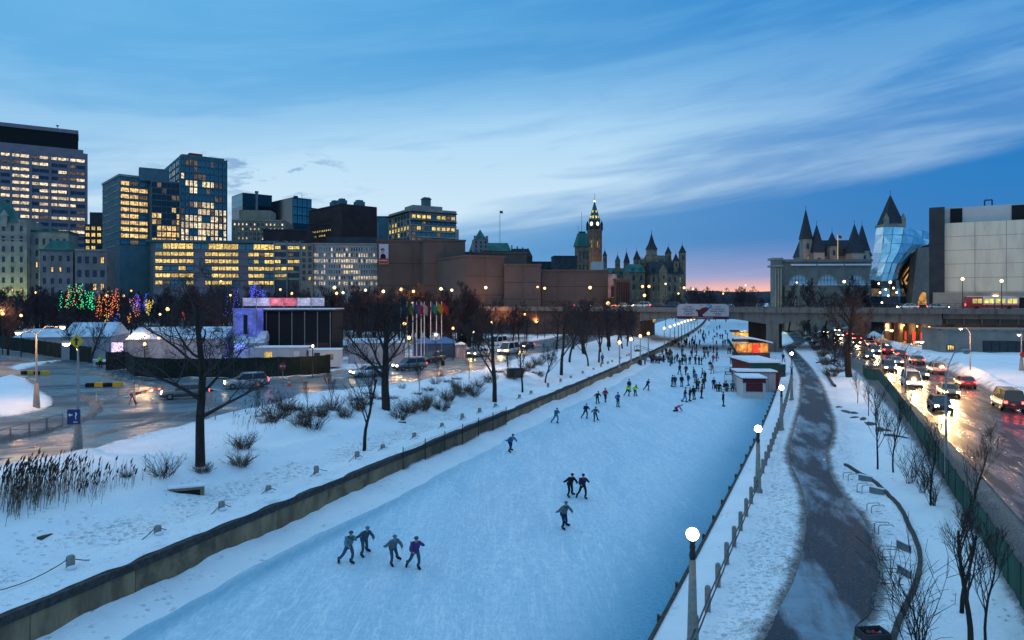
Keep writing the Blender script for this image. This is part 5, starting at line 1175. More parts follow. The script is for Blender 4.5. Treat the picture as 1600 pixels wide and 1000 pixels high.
b_ = P(1516,583,2.6); s_ = b_.y/F; cobra('street lamp on the far snow bank with arm curved to the left', b_, (583-520)*s_, [(-(1516-1496)*s_,-1,.7)], COB, light=1300, group='street lamps over the right road', base_h=0)
b_ = P(1596,577,2.8); s_ = b_.y/F; t = cobra('thick pale pole at the right edge with lamp and round red sign', b_, (577-520)*s_, [(-(1596-1585)*s_,-1,-.2)], COB, light=160, group='street lamps over the right road', base_h=1.8)
MB().tube((0,-.25,(577-554)*s_),(0,-.3,(577-554)*s_),.42,.42,14).build('round_sign', M_red, t)
b_ = P(1377,590,ZD); s_ = b_.y/F; cobra('slim street lamp beside the big slope tree leaning over the road', b_, (590-522)*s_, [((1397-1377)*s_,1,.5)], COB, light=1300, group='street lamps over the right road', base_h=0)
b_ = on_bridge(1504, 1.2); 
for px, gy, lab in ((1504,437,'lamp on the bridge left of the red bus'),(1565,440,'lamp on the bridge behind the red bus'),(1319,441,'lamp on the bridge in front of the old station'),(1391,442,'lamp on the bridge below the glass shell'),(950,475,'bright amber lamp low on the left end of the bridge')):
    b_ = on_bridge(px, .6); hz = H-(gy-HY)*b_.y/F-b_.z
    t = thing('bridge_lamp', lab, 'street lamp', b_, 0, 'lamps standing on the road bridge'); hz = max(hz, .9); MB().lathe([(.1,0),(.07,hz)],8).build('post', M_metal, t); MB().ball((0,0,hz+.15),.34 if px != 950 else .5,10,7).build('globe', GL_FW if px != 950 else GL_F, t, True)
    point(t, (0,-.3,hz+.8 if px != 950 else hz+.9), 700 if px != 950 else 900, (1,.6,.25))
far = [(522.6,450,165,GL_F),(526,459,140,GL_F),(536,458,150,GL_G),(571,454,160,GL_FW),(599,456,150,GL_FW),(627,453,160,GL_F),(646,456,150,GL_F),(689,452,160,GL_G),(706,454,165,GL_FW),(438,453,190,GL_F),(456,459,180,GL_F),(708,514,112,GL_F),(632,507,118,GL_F),(639,529,95,GL_F),(681,524,105,GL_FW),(488.5,542,88,GL_FW),(645,474,140,GL_FW),(759,450,165,GL_FW),(840,449,170,GL_F),(851,451,172,GL_F),(922,450,178,GL_F),(820,492,140,GL_O),(740,520,112,GL_FW),(1014,448,230,GL_F),(1040,444,215,GL_FW),(1004,448,240,GL_F),(1060,459,300,GL_F),(1069,450,320,GL_F),(1007,462,260,GL_F),(4,491,120,GL_F),(33,494,118,GL_F),(205,455,170,GL_O),(167,463,160,GL_FW),(193,463,165,GL_FW),(262,484,128,GL_F),(250,492,125,GL_FW),(226,539,92,GL_F),(213,527,100,GL_F),(1245,442,250,GL_FW),(1083,452,330,GL_F),(1100,456,350,GL_F),(1130,459,360,GL_F),(1165,446,380,GL_F),(56,458,190,GL_F),(360,462,150,GL_F),(345,440,200,GL_F),(768,505,125,GL_F),(793,549,96,GL_O)]
nmz = [(0,100,'below the old stone hotel'),(100,300,'among the marquees'),(300,480,'behind the stage'),(480,580,'below the gridded office'),(580,720,'near the flagpoles'),(720,860,'before the arts centre'),(860,1000,'beside the arts centre end'),(1000,1200,'below the parliament towers'),(1200,1600,'before the old station')]
cnts = Counter(); far.sort()
hm = {GL_F.name:'amber',GL_G.name:'greenish',GL_FW.name:'pale yellow',GL_O.name:'orange'}
for px, py, Y, m_ in far:
    q = Q(px, py, Y); zb_ = ZR if q.z > ZR+1 else 1.5; zn = [n for a, b_, n in nmz if a <= px < b_][0]; k = (zn, m_.name); i = cnts[k]; cnts[k] += 1
    t = thing('street_lamp', f'{hm[m_.name]} street lamp glowing {zn}, {ordn[i]} of that colour there', 'street lamp', (q.x, q.y, zb_), 0, 'distant street lamps')
    MB().lathe([(.1,0),(.06,q.z-zb_)],6).build('post', M_metal, t); MB().ball((0,0,q.z-zb_+.1),max(.14, (.10+.0013*Y))*(.75+.5*((int(px)*7)%5)/4),8,6).build('globe', m_, t, True)
    if px in (708,632,639,681,488.5,740,768,793,226,213,820,33,262,4): point(t, (0,0,q.z-zb_+.7), 420, (1,.55,.22))
    if px in (522.6,599,627,646,689,759,840,922,456,360): point(t, (0,-.8,q.z-zb_+.9), 900, (1,.5,.18))
# amber floods at the foot of the brown blocks
for i, (px, Y, lab) in enumerate(((675,184,'first'),(705,184,'second'),(745,188,'third'),(775,192,'fourth'),(800,192,'fifth'),(838,192,'sixth'),(865,198,'seventh'),(890,198,'eighth'),(620,205,'ninth'),(980,194,'tenth'))):
    t = thing('floodlight', f'{lab} ground floodlight washing the brown arts centre wall', 'floodlight', ((px-800)*Y/F, Y, 3.3), 0, 'floodlights at the foot of the arts centre')
    MB().box(-.3,.3,-.2,.2,0,.35).build('housing', M_metal, t); MB().box(-.25,.25,.201,.22,.05,.3).build('lens', GL_F, t)
    l = bpy.data.lights.new('lamp_light', 'SPOT'); l.energy = 1100 if i < 9 else 4000; l.color = (1,.42,.13) if i < 9 else (1,.5,.08); l.spot_size = 1.9; l.spot_blend = .8; l.shadow_soft_size = .2
    o = bpy.data.objects.new('lamp_light', l); col.objects.link(o); o.parent = t; o.location = (0,0,3.2); o.rotation_euler = (math.radians(125), 0, 0)
for px, Y, w, c, zz in ((15,262,9000,(.8,1,.35),5),(1036,478,12000,(1,.45,.12),12),(929,545,16000,(1,.5,.2),22),(1300,358,2000,(1,.4,.15),24),(1262,356,2200,(1,.5,.2),20),(1210,250,900,(.9,.9,.3),4)):
    t = thing('floodlight', {15:'greenish floodlight at the foot of the stone hotel tower',1036:'amber floodlight on the gothic gable below the library',929:'warm floodlight at the foot of the clock tower',1300:'reddish floodlight on the chateau walls',1262:'warm floodlight under the left chateau spire',1210:'yellow green floodlight at the station corner'}[px], 'floodlight', ((px-800)*Y/F, Y, zz)); MB().box(-.4,.4,-.3,.3,-.5,0).box(-.1,.1,-.1,.1,-zz+3,-.5).build('housing', M_metal, t); point(t, (0,0,.5), w, c)

# ------------------------------------------------------------------ bollards with chains on the left path
M_chain = mat('iron_chain', (.02,.02,.024), rough=.6, metal=.5)
bol = [(-75,948),(125,886),(257,833),(310,814),(356,795),(443,768),(510,741),(569,716),(620,702),(658,684),(695,667),(728,655),(752,645),(773,636),(805,622),(823,615),(842,605),(859,597),(873,591),(886,584),(899,578),(911,573),(919,569),(929,566),(936,561),(947,557),(952,556)]
bpos = []
for px, py in bol:
    if px in (310,): continue
    Y = (H-1.85)*F/(py-HY); x = float(Lc(Y))-2.15+R.uniform(-.12,.12); bpos.append((x, Y))
for i, (x, y) in enumerate(bpos):
    t = thing('bollard', ('short round concrete bollard half buried in snow on the left path, '+ordn[i]+' from the camera') if i < 20 else f'small bollard near the path lamps, {ordn[i-20]} of the farthest few', 'bollard', (x, y, 1.84), 0, 'chained bollards along the canal path')
    hh_ = (.55,.5,.38,.42,.36)[i%5]; MB().lathe([(.17,-.3),(.17,hh_-.06),(.13,hh_),(.02,hh_+.02)],10).build('post', M_lconc, t, True)
    cap = MB(); cap.ball((.12,-.1,.02),.22,8,5,(1,1,.5)); cap.build('snow_clump', M_snowm, t, True)
    if i+1 < len(bpos) and i < 14:
        nx, ny = bpos[i+1][0]-x, bpos[i+1][1]-y; pts = []
        # chain hangs low and dips under the snow in the middle
        for k in range(9):
            u = k/8; pts.append(Vector((nx*u, ny*u, hh_*.75-(.62 if i else .35)*4*u*(1-u))))
        mb = MB(); mb.path(pts, .02, 5)
        mb.build('chain', M_chain, t)
# ------------------------------------------------------------------ railing on the right bank
rt = thing('post_and_rail_fence', 'long low fence of concrete posts with two pipe rails beside the footpath', 'railing', (0,0,0)); yv = 20.5; k = 0; prev = None
pm = MB(); pm.box(-.11,.11,-.09,.09,-.3,.98).pyr(-.11,.11,-.09,.09,.981,1.06,.5); pm = pm.mesh('post', M_lconc)
while yv < 118:
    x = float(Rc(yv))+1.95; z = zr(x, yv)
    put('post', pm, rt, (x, yv, z), -.38)
    if prev:
        a = Vector(prev); c = Vector((x, yv, z)); d = (c-a)
        for h_ in (.45,.80):
            mb = MB(); mb.tube((.13,0,h_),(.13+d.x,d.y,h_+d.z),.032,.032,6); mb.build('rail', M_metal, rt, loc=a)
    prev = (x, yv, z); yv += 2.45; k += 1
# orange and dark mooring pegs at the edge of the ice
edge = thing('ice_edge_kerb', 'dark timber kerb with pegs between the ice and the right bank', 'kerb', (0,0,0)); yk = [y for y in np.arange(12, 130, 3.2)]
for a, c in zip(yk, yk[1:]):
    xa, xb = float(Rc(a)), float(Rc(c)); MB().add([(xa-.02,a,-.2),(xb-.02,c,-.2),(xb+.14,c,-.2),(xa+.14,a,-.2),(xa-.02,a,.24),(xb-.02,c,.24),(xb+.14,c,.24),(xa+.14,a,.24)], [(3,2,1,0),(4,5,6,7),(0,1,5,4),(1,2,6,5),(2,3,7,6),(3,0,4,7)]).build('timber', DARKT, edge)
    MB().box(xa-.14,xa-.03,a-.1,a+.1,-.1,.30).build('peg', DARKT, edge)
# ------------------------------------------------------------------ green fabric fence, right
M_gfab = mat('green_fence_fabric', (.012,.085,.060), (.008,.055,.042), .8, .8, bump=.8, bscale=2.5, world_co=True, stretch=(1,1,.3)); M_dgfab = mat('dark_green_fabric', (.006,.018,.014), (.004,.011,.010), .8, .9, bump=.8, bscale=2, world_co=True)
def fabric_fence(name, label, pts, h, m, step=2.5, zf=zat, rail=False):
    t = thing(name, label, 'fence', (0,0,0)); pts = [Vector((p[0],p[1],0)) for p in pts]; out = []
    for a, b_ in zip(pts, pts[1:]):
        n = max(1, round((b_-a).length/step)); out += [a.lerp(b_, i/n) for i in range(n)]
    out.append(pts[-1]); pm_ = MB().tube((0,0,-.3),(0,0,h+.08),.035,.035,6).mesh('post', M_metal)
    for i, p in enumerate(out):
        z = zf(p.x, p.y); put('post', pm_, t, (p.x, p.y, z))
        if i+1 < len(out):
            q = out[i+1]; zq = zf(q.x, q.y); mb = MB(); n = 5; nrm = Vector((-(q-p).y, (q-p).x, 0)).normalized()
            vs = []
            for k in range(n+1):
                u = k/n; c = p.lerp(q, u); zz = z+(zq-z)*u; w_ = math.sin(u*PI)*R.uniform(-.09,.09); sg_ = -.07*math.sin(u*PI)
                vs += [c+nrm*w_*.4+Vector((0,0,zz-.05)), c+nrm*w_+Vector((0,0,zz+h*.5)), c+Vector((0,0,zz+h+sg_))]
            m2 = [(v_+nrm*.03) for v_ in vs]; N = len(vs)
            fs = []
            for k in range(n):
                for j in range(2):
                    a0 = k*3+j; fs += [(a0, a0+3, a0+4, a0+1), (N+a0, N+a0+1, N+a0+4, N+a0+3)]
            mb.add(vs+m2, fs); f = mb.build('fabric_panel', m, t, True)
    return t
gf = [(float(Rc(y))+14.5+(-1.2 if y > 100 else 0), y) for y in (108, 103, 96, 88, 80, 72, 64, 57, 50, 44, 39, 35, 31, 27, 23)]
fabric_fence('fabric_fence', 'long green fabric fence curving between the snow slope and the right road', gf, 1.65, M_gfab, 2.4, zf=lambda x, y: zr(x, y)-.03)
for lab, l_ in (('dark green site fence at far left ending at the gateway', [(-60,530),(0,545),(70,556),(143,568)]),('dark green site fence right of the gateway running behind the road', [(190,574),(210,588),(255,592),(330,592),(400,590),(470,588),(516,584)])):
    fabric_fence('site_fence', lab, [P(a, c, ZR) for a, c in l_], 2.5, M_dgfab, 2.8, zf=lambda x, y: ZR+.1)
# ------------------------------------------------------------------ little things on the right slope
M_rust = mat('dark_edging', (.045,.04,.04), (.08,.075,.07), 3, .8, bump=.4, world_co=True)
# curved low retaining edge with snow capped stone bands
def edging(name, label, l_, w_=.20, h_=.16, m=M_rust, z0=.9, step=1.0):
    t = thing(name, label, 'kerb', (0,0,0)); p_ = _dense(l_, z0, 4)
    for a, c in zip(p_, p_[1:]):
        d = (c-a); n = Vector((-d.y, d.x, 0)).normalized()*w_; za, zc = zat(a.x,a.y), zat(c.x,c.y); g_ = d.normalized()*.02
        a2, c2 = a+g_, c-g_
        MB().add([(a2.x,a2.y,za-.2),(c2.x,c2.y,zc-.2),(c2.x+n.x,c2.y+n.y,zc-.2),(a2.x+n.x,a2.y+n.y,za-.2),(a2.x,a2.y,za+h_),(c2.x,c2.y,zc+h_),(c2.x+n.x,c2.y+n.y,zc+h_),(a2.x+n.x,a2.y+n.y,za+h_)], [(3,2,1,0),(4,5,6,7),(0,1,5,4),(1,2,6,5),(2,3,7,6),(3,0,4,7)]).build('edging_block', m, t)
edging('curved_edging', 'dark curved low edging behind the bicycle stands on the snow', [(1318,724),(1350,740),(1372,757),(1392,778),(1408,800),(1420,825),(1430,850),(1434,875),(1430,900),(1418,930),(1402,960),(1385,1005)])
edging('stone_edging', 'short curved stone edging on the snow beside the bend of the footpath', [(1276,566),(1288,565),(1300,568),(1308,573)], .2, .22)
edging('low_retaining_wall', 'low straight retaining edge near the foot of the large slope tree', [(1290,583),(1298,597),(1303,603)], .3, .3)
M_rock = mat('dark_rock', (.07,.065,.065), (.13,.125,.12), 1.5, .85, bump=.8)
def rock(label, px, py, s_, seed):
    rr = random.Random(seed); p = ground(px, py); mb = MB(); mb.ball((0,0,0), 1, 9, 6)
    mb.v = [(x*s_[0]*(.8+.4*rr.random()), y*s_[1]*(.8+.4*rr.random()), z*s_[2]*(.8+.4*rr.random())) for x, y, z in mb.v]; o = mb.build('rock', M_rock); o.location = p; o.rotation_euler = (0,0,rr.random()*3); tag(o, label, 'rock', 'flat rocks on the right slope')
for i in range(11):
    u = i/10; rock('flat dark rock in the line across the right slope, '+ordn[i]+' from the footpath', 1314+u*88+(i%3-1)*3, 636+u*46+(i%2)*2.5, (.55+.35*((i*5)%3), .35+.12*(i%2), .16+.06*((i*3)%3)), i)
M_alu = mat('brushed_metal', (.18,.20,.22), rough=.4, metal=.7)
st = [(1333,752),(1356,770),(1373,803),(1386,835),(1394,875),(1396,912),(1384,955)]
for i, (px, py) in enumerate(st):
    p = ground(px, py, .9); t = thing('bicycle_stand', ('low bent pipe bicycle stand in the curved bay, '+ordn[i]+' from the top'), 'bicycle stand', p, .35-.12*i, 'bicycle stands in the snowy bay')
    t.scale = (.8,.8,.75)
    for k in (0, 1):
        o_ = k*.55; MB().path([(-.55,o_,0),(-.55,o_,.62),(-.42,o_,.74),(.35,o_,.74),(.45,o_,.62)], .03, 6).build('hoop', M_alu, t)
    MB().box(-.6,.5,.0,.06,.02,.07).box(-.6,.5,.5,.56,.02,.07).box(-.6,-.52,.0,.55,.02,.07).build('base_frame', M_alu, t)
for i, (px, py, rz, lab) in enumerate(((1352,752,-.9,'leaning flat panel at the top of the curved bay'),(1370,772,-.9,'second leaning flat panel in the curved bay'),(1412,860,-1.4,'upper of two upright panels in the middle of the bay'),(1413,900,-1.5,'lower of two upright panels in the middle of the bay'))):
    p = ground(px, py, .9); t = thing('flat_panel', lab, 'panel', p, rz, 'grey panels standing in the bay'); t.scale = (.7,.8,.8); MB().box(-.65,.65,-.05,.05,-.05,.55).build('panel', M_alu, t); MB().box(-.66,.66,-.10,.10,.551,.62).build('snow_cap', M_snowm, t)
p = ground(1364, 997, .9); t = thing('open_crate', 'grey open crate holding dark red rubbish at the bottom edge', 'crate', p, .1); t.scale = (.62,.7,.62)
for a in ((-.8,.8,-.5,-.44),(-.8,.8,.44,.5),(-.8,-.74,-.439,.439),(.74,.8,-.439,.439)): MB().box(a[0],a[1],a[2],a[3],0,.55).build('side_board', M_dgrey, t)
MB().box(-.73,.73,-.43,.43,.0,.3).build('bottom', M_black_m, t)
for k in range(7): MB().ball((R.uniform(-.5,.5),R.uniform(-.3,.3),.36), R.uniform(.08,.16), 7, 5).build('scrap', [M_red, M_black_m, M_wood, M_galv][k%4], t)
t = thing('utility_box', 'grey concrete utility box with snow around it beside the green fence end', 'box', P(1392-20, 588, 1.3), .3); MB().box(-1.6,1.2,-.6,.6,-.2,1.5).build('body', M_bconc, t); MB().box(-1.7,1.3,-.7,.7,1.501,1.6).build('lid', M_dgrey, t)
# left bank small things
p = P(292, 766, 2.3); t = thing('drain_headwall', 'small concrete drain headwall sticking out of the snow', 'headwall', (p.x, p.y, zl(p.x,p.y)-.1), .35)
MB().box(-.9,.9,-.1,.35,-.3,.42).build('wall', CONC, t); MB().box(-.7,.7,-.12,-.101,-.2,.26).build('dark_opening', M_black_m, t); MB().box(-1,1,-.15,.5,.421,.5).build('snow_cap', M_snowm, t)
t = thing('transformer_box', 'small dark transformer cabinet half hidden by shrubs beside the road', 'box', ground(805, 588), .4); MB().box(-1,1,-.5,.5,-.1,1.2).build('cabinet', M_dgrey, t); MB().box(-1.05,1.05,-.55,.55,1.201,1.3).build('lid', M_snowm, t)
for a, (px, py) in enumerate(((698,636),(628,660),(738,617),(70,838))): 
    o = MB().box(-.35,.35,-.12,.12,-.1,.10).build('log', M_wood); o.location = ground(px, py); o.rotation_euler = (0,.1,.5*a); tag(o, ['dark log poking out of the snow above the bollards','small dark stump piece on the open bank','short log near the foot of the forked tree','thin dark log at the left foot of the bank'][a], 'log')
# wire fence section on the wall near the gap
t = thing('wire_fence', 'black wire mesh fence panels hung on the canal wall face', 'fence', (0,0,0))
for i in range(7):
    y0 = 50.5+i*3.1; y1 = y0+3.0; xa, xb = float(Lc(y0))+.14, float(Lc(y1))+.14
    mb = MB(); mb.tube((xa,y0,.15),(xa,y0,2.3),.04,.04,6); mb.build('post', M_metal, t)
    if i == 6: break
    mb = MB()
    for z in np.linspace(.3,2.15,14): mb.tube((xa,y0,z),(xb,y1,z),.009,.009,3,False)
    for u in np.linspace(0,1,18): mb.tube((xa+(xb-xa)*u,y0+(y1-y0)*u,.3),(xa+(xb-xa)*u,y0+(y1-y0)*u,2.15),.009,.009,3,False)
    mb.build('mesh_panel', M_metal, t, kind='stuff')
# ------------------------------------------------------------------ vehicles
def car_meshes(kind):
    L, W_, zr_ = {'car':(4.5,1.78,1.45), 'suv':(4.7,1.88,1.75), 'van':(5.2,1.98,2.15)}[kind]
    hw = W_/2; y = L/2; sh_ = {'car':.0,'suv':.12,'van':.16}[kind]
    # stations front(-y) to back: (y, z0, z1, halfwidth)
    stn = [(-y,.38,.62,hw*.80),(-y+.12,.26,.78,hw*.93),(-y+.6,.24,.86+sh_,hw),(-y+1.35,.24,.93+sh_,hw),(0,.24,.95+sh_,hw),(y-1.2,.24,.98+sh_,hw),(y-.35,.26,.98+sh_,hw),(y-.08,.30,.93+sh_,hw*.95),(y,.42,.80,hw*.85)]
    B = MB(); vs = []; n = 8
    for (yy_, z0, z1, h_) in stn:
        vs += [(-h_*.85,yy_,z0),(h_*.85,yy_,z0),(h_,yy_,z0+.15),(h_,yy_,(z0+z1)/2),(h_*.93,yy_,z1-.04),(h_*.8,yy_,z1),(-h_*.8,yy_,z1),(-h_*.93,yy_,z1-.04),(-h_,yy_,(z0+z1)/2),(-h_,yy_,z0+.15)]
    n = 10; fs = [tuple(range(n-1,-1,-1)), tuple(range((len(stn)-1)*n, len(stn)*n))]
    for k in range(len(stn)-1):
        for i in range(n): fs.append((k*n+i,k*n+(i+1)%n,(k+1)*n+(i+1)%n,(k+1)*n+i))
    B.add(vs, fs)
    zb = .94+sh_; f0, f1, b1, b0 = {'car':(-.95,-.25,1.15,1.75),'suv':(-1.05,-.4,1.85,2.2),'van':(-1.9,-1.1,2.35,2.5)}[kind]
    c = [(-hw*.90,f0,zb),(hw*.90,f0,zb),(hw*.90,b0,zb),(-hw*.90,b0,zb),(-hw*.70,f1,zr_-.06),(hw*.70,f1,zr_-.06),(hw*.70,b1,zr_-.06),(-hw*.70,b1,zr_-.06)]
    Gm = MB().add(c, [(0,1,5,4),(1,2,6,5),(2,3,7,6),(3,0,4,7),(4,5,6,7)])
    Rf = MB(); Rf.prism([(c[i][0]*1.02,c[i][1]) for i in (4,5,6,7)], zr_-.08, zr_, [(c[i][0]*.86,c[i][1]*.93) for i in (4,5,6,7)])
    Pl = MB()
    for a, b_ in ((0,4),(1,5),(2,6),(3,7)): Pl.tube(Vector(c[a])*1.003, Vector(c[b_])*1.003, .045, .04, 5)
    for s_ in (-1,1):
        ym = (f1+b1)/2; Pl.tube((s_*hw*.905,ym*.9,zb),(s_*hw*.71,ym*.9,zr_-.05),.04,.04,5)
    Wh = MB(); Wh.tube((-.11,0,0),(.11,0,0),.33,.33,14); Rm = MB().tube((-.118,0,0),(.118,0,0),.2,.2,10)
    Hl = MB().box(-.17,.17,-.05,.05,-.09,.09); Tl = MB().box(-.14,.14,-.04,.04,-.10,.12); Bp = MB().box(-hw*.82,hw*.82,-.06,.06,-.1,.1)
    return dict(L=L, hw=hw, sh=sh_, body=B, glass=Gm, roof=Rf, pillars=Pl, wheel=Wh, rim=Rm, hl=Hl, tl=Tl, bp=Bp)
M_tyre = mat('tyre_rubber', (.015,.015,.016), rough=.9); M_rim = mat('wheel_rim', (.25,.25,.26), rough=.4, metal=.8); M_cglass = glassm('car_glass', (.01,.012,.016), .08)
M_hl = emit('headlight_on', (1,.72,.34), 26, sample=False); M_tl = emit('taillight_on', (1,.03,.02), 14); M_hloff = mat('headlight_off', (.4,.4,.42), rough=.2); M_tloff = mat('taillight_off', (.2,.01,.01), rough=.3)
def paint(name, c): 
    m = mat(name, c, rough=.35, metal=.3, spec=.6); m.node_tree.nodes['Principled BSDF'].inputs['Coat Weight'].default_value = .5; return m
PA = {'black':paint('paint_black',(.012,.012,.014)),'silver':paint('paint_silver',(.30,.31,.32)),'white':paint('paint_white',(.6,.6,.6)),'dark blue':paint('paint_blue',(.015,.03,.09)),'red':paint('paint_red',(.25,.015,.015)),'grey':paint('paint_grey',(.10,.10,.11)),'gold':paint('paint_gold',(.28,.19,.09))}
CM = {}
def car(kind, colour, loc, rz, lights, label, group, spot=0):
    if kind not in CM:
        d = car_meshes(kind); CM[kind] = d
        for k in ('body','glass','roof','pillars','wheel','rim','hl','tl','bp'):
            d[k+'_m'] = d[k].mesh({'hl':'headlight','tl':'taillight','bp':'bumper','glass':'windows'}.get(k,k), {'body':PA['black'],'glass':M_cglass,'roof':PA['black'],'pillars':PA['black'],'wheel':M_tyre,'rim':M_rim,'hl':M_hloff,'tl':M_tloff,'bp':M_dgrey}[k], k in ('body','wheel'))
    d = CM[kind]; t = thing('car' if kind != 'van' else 'van', label, kind if kind != 'suv' else 'car', loc, rz, group)
    def sl(o, m): o.material_slots[0].link = 'OBJECT'; o.material_slots[0].material = m; return o
    sl(put('body', d['body_m'], t), PA[colour]); put('windows', d['glass_m'], t); sl(put('roof', d['roof_m'], t), PA[colour]); sl(put('pillars', d['pillars_m'], t), PA[colour])
    for x in (-1,1):
        for y in (-.62,.62): w_ = put('wheel', d['wheel_m'], t, (x*(d['hw']-.10), y*d['L']/2, .33)); put('rim', d['rim_m'], w_)
        sl(put('headlight', d['hl_m'], t, (x*d['hw']*.68, -d['L']/2+.07, .68+d['sh']*.6), -x*0.0), M_hl if lights else M_hloff)
        sl(put('taillight', d['tl_m'], t, (x*d['hw']*.74, d['L']/2-.05, .78+d['sh']), 0), M_tl if lights else M_tloff)
    put('bumper', d['bp_m'], t, (0, -d['L']/2+.0, .42)); put('bumper', d['bp_m'], t, (0, d['L']/2, .46))
    if spot:
        l = bpy.data.lights.new('headlight_beam', 'SPOT'); l.energy = spot; l.color = (1,.66,.26); l.spot_size = 1.5; l.spot_blend = .9; l.shadow_soft_size = .2
        o = bpy.data.objects.new('headlight_beam', l); col.objects.link(o); o.parent = t; o.location = (0,-d['L']/2-.25,.75); o.rotation_euler = (math.radians(80),0,PI)
    return t
def road_pt(y, off):
    ys_ = [a for a, _ in rl]; xl = np.interp(y, ys_, [b_ for _, b_ in rl]); x = xl+off; 
    x2 = np.interp(y+3, ys_, [b_ for _, b_ in rl])+off; return x, math.atan2(x2-x, 3.0)
onc = [(69,2.1,'car','black'),(79,5.1,'car','gold'),(87,2.2,'van','white'),(97,5.0,'car','grey'),(106,2.0,'suv','dark blue'),(116,5.0,'car','silver'),(127,2.1,'car','black'),(139,5.0,'suv','grey'),(152,2.2,'car','white'),(166,5.0,'car','silver'),(182,2.4,'car','black'),(199,5.2,'car','white'),(215,2.4,'suv','grey'),(228,5.4,'car','silver')]
for i, (y, off, k, c) in enumerate(onc):
    x, a = road_pt(y, off); car(k, c, (x, y, ZD), -a, True, f'{c} {k} with bright headlights coming down the right road, {ordn[i]} in the oncoming traffic', 'oncoming cars on the right road', spot=[2200,2200,1800,1600,1300,1200,0,900,0,700,0,500,0,0][i])
awy = [(70,9.2,'van','black'),(87,9.0,'car','red'),(103,8.7,'suv','silver'),(118,9.0,'car','gold'),(131,8.6,'car','black'),(140,7.6,'suv','red'),(150,9.2,'car','grey'),(160,7.6,'car','silver'),(170,9.0,'car','red'),(180,7.4,'suv','black'),(190,9.0,'car','white'),(204,8.4,'car','grey'),(218,8.6,'car','black')]
for i, (y, off, k, c) in enumerate(awy):
    x, a = road_pt(y, off); t = car(k, c, (x, y, ZD), PI-a, True, f'{c} {k} with red taillights driving away on the right road, {ordn[i]} in that line', 'cars driving away on the right road')
    if i in (0,1,2,4,6,8): point(t, (0, CM[k]['L']/2+.5, .8), 14, (1,.06,.03))
def carL(px, py, rz, kind, c, lights, lab, group, spot=0): p = P(px, py, ZR); return car(kind, c, (p.x, p.y, ZR+.0), rz, lights, lab, group, spot)
carL(290, 622, -1.15, 'car', 'grey', True, 'grey car with lit headlights passing the red barrier on the left road', 'cars moving on the left road', 350)
carL(385, 606, -1.15, 'suv', 'silver', True, 'silver car with lit headlights following by the traffic cones', 'cars moving on the left road', 300)
carL(575, 588, -1.0, 'car', 'white', True, 'white car with lit headlights left of the stout tree', 'cars moving on the left road', 350)
carL(640, 578, -.95, 'suv', 'grey', True, 'grey car with lit headlights right of the stout tree', 'cars moving on the left road', 300)
carL(676, 566, -.6, 'suv', 'black', False, 'black car parked unlit at the kerb beside the blue canopy', 'cars standing by the left road')
carL(748, 557, -.55, 'car', 'silver', True, 'silver car with headlights on queuing left of the forked tree', 'cars standing by the left road', 200)
carL(795, 553, -.5, 'van', 'white', True, 'white van with amber lights queuing right of the forked tree', 'cars standing by the left road', 200)
carL(822, 545, -.5, 'car', 'black', True, 'black car with headlights behind the white van', 'cars standing by the left road', 150)
carL(778, 541, -.5, 'van', 'white', False, 'large white van behind the forked tree crown', 'cars standing by the left road')
for i, (px, y, c, k) in enumerate(((948,5,'black','car'),(975,5,'silver','car'),(1003,9,'white','suv'),(1030,5,'black','car'),(1049,5,'dark blue','suv'),(910,5,'grey','car'),(1418,7,'white','car'),(1465,7,'silver','car'))):
    b_ = on_bridge(px, y); car(k, c, b_, math.radians(-21.9)+(PI/2 if i%2 else -PI/2), True, f'{c} {k} crossing the bridge, {ordn[i]} of those listed by the railing', 'cars crossing the bridge', 0)
# city bus on the bridge
b_ = on_bridge(1509, 9); t = thing('city_bus', 'red and white articulated city bus with yellow lit windows on the bridge', 'bus', b_, math.radians(-21.9)); M_wpaint = paint('bus_white', (.42,.43,.46)); M_rpaint = paint('bus_red', (.28,.012,.015)); M_bwin = emit('bus_window', (1,.85,.22), 1.1, vary=.3)
MB().box(0,3.4,0,2.5,.4,3.05).build('rear_body', M_rpaint, t); MB().box(3.401,10.5,.0,2.5,.4,3.05).build('body', M_wpaint, t); MB().box(10.5,11.6,.1,2.4,.5,2.95).build('bellows', M_black_m, t); MB().box(11.6,19,.0,2.5,.4,3.05).build('front_body', M_wpaint, t)
MB().box(.3,9.8,.3,2.2,3.051,3.25).build('roof_unit', M_wpaint, t); MB().box(3.402,10.4,-.012,-.001,.5,1.2).build('red_skirt', M_rpaint, t)
for x in (1.4,3.7,6.0,8.3,12.3,14.5,16.7): 
    MB().box(x,x+1.8,-.05,-.013,1.55,2.6).build('window', M_bwin, t); MB().box(x+.85,x+.95,-.07,-.051,1.55,2.6).build('window_bar', M_black_m, t)
for x in (2.2,8.6,14.5): MB().tube((x,-.03,.48),(x,.3,.48),.48,.48,14).build('wheel', M_tyre, t)
MB().box(-.05,-.001,.2,.5,.9,1.5).build('taillight', M_tl, t)

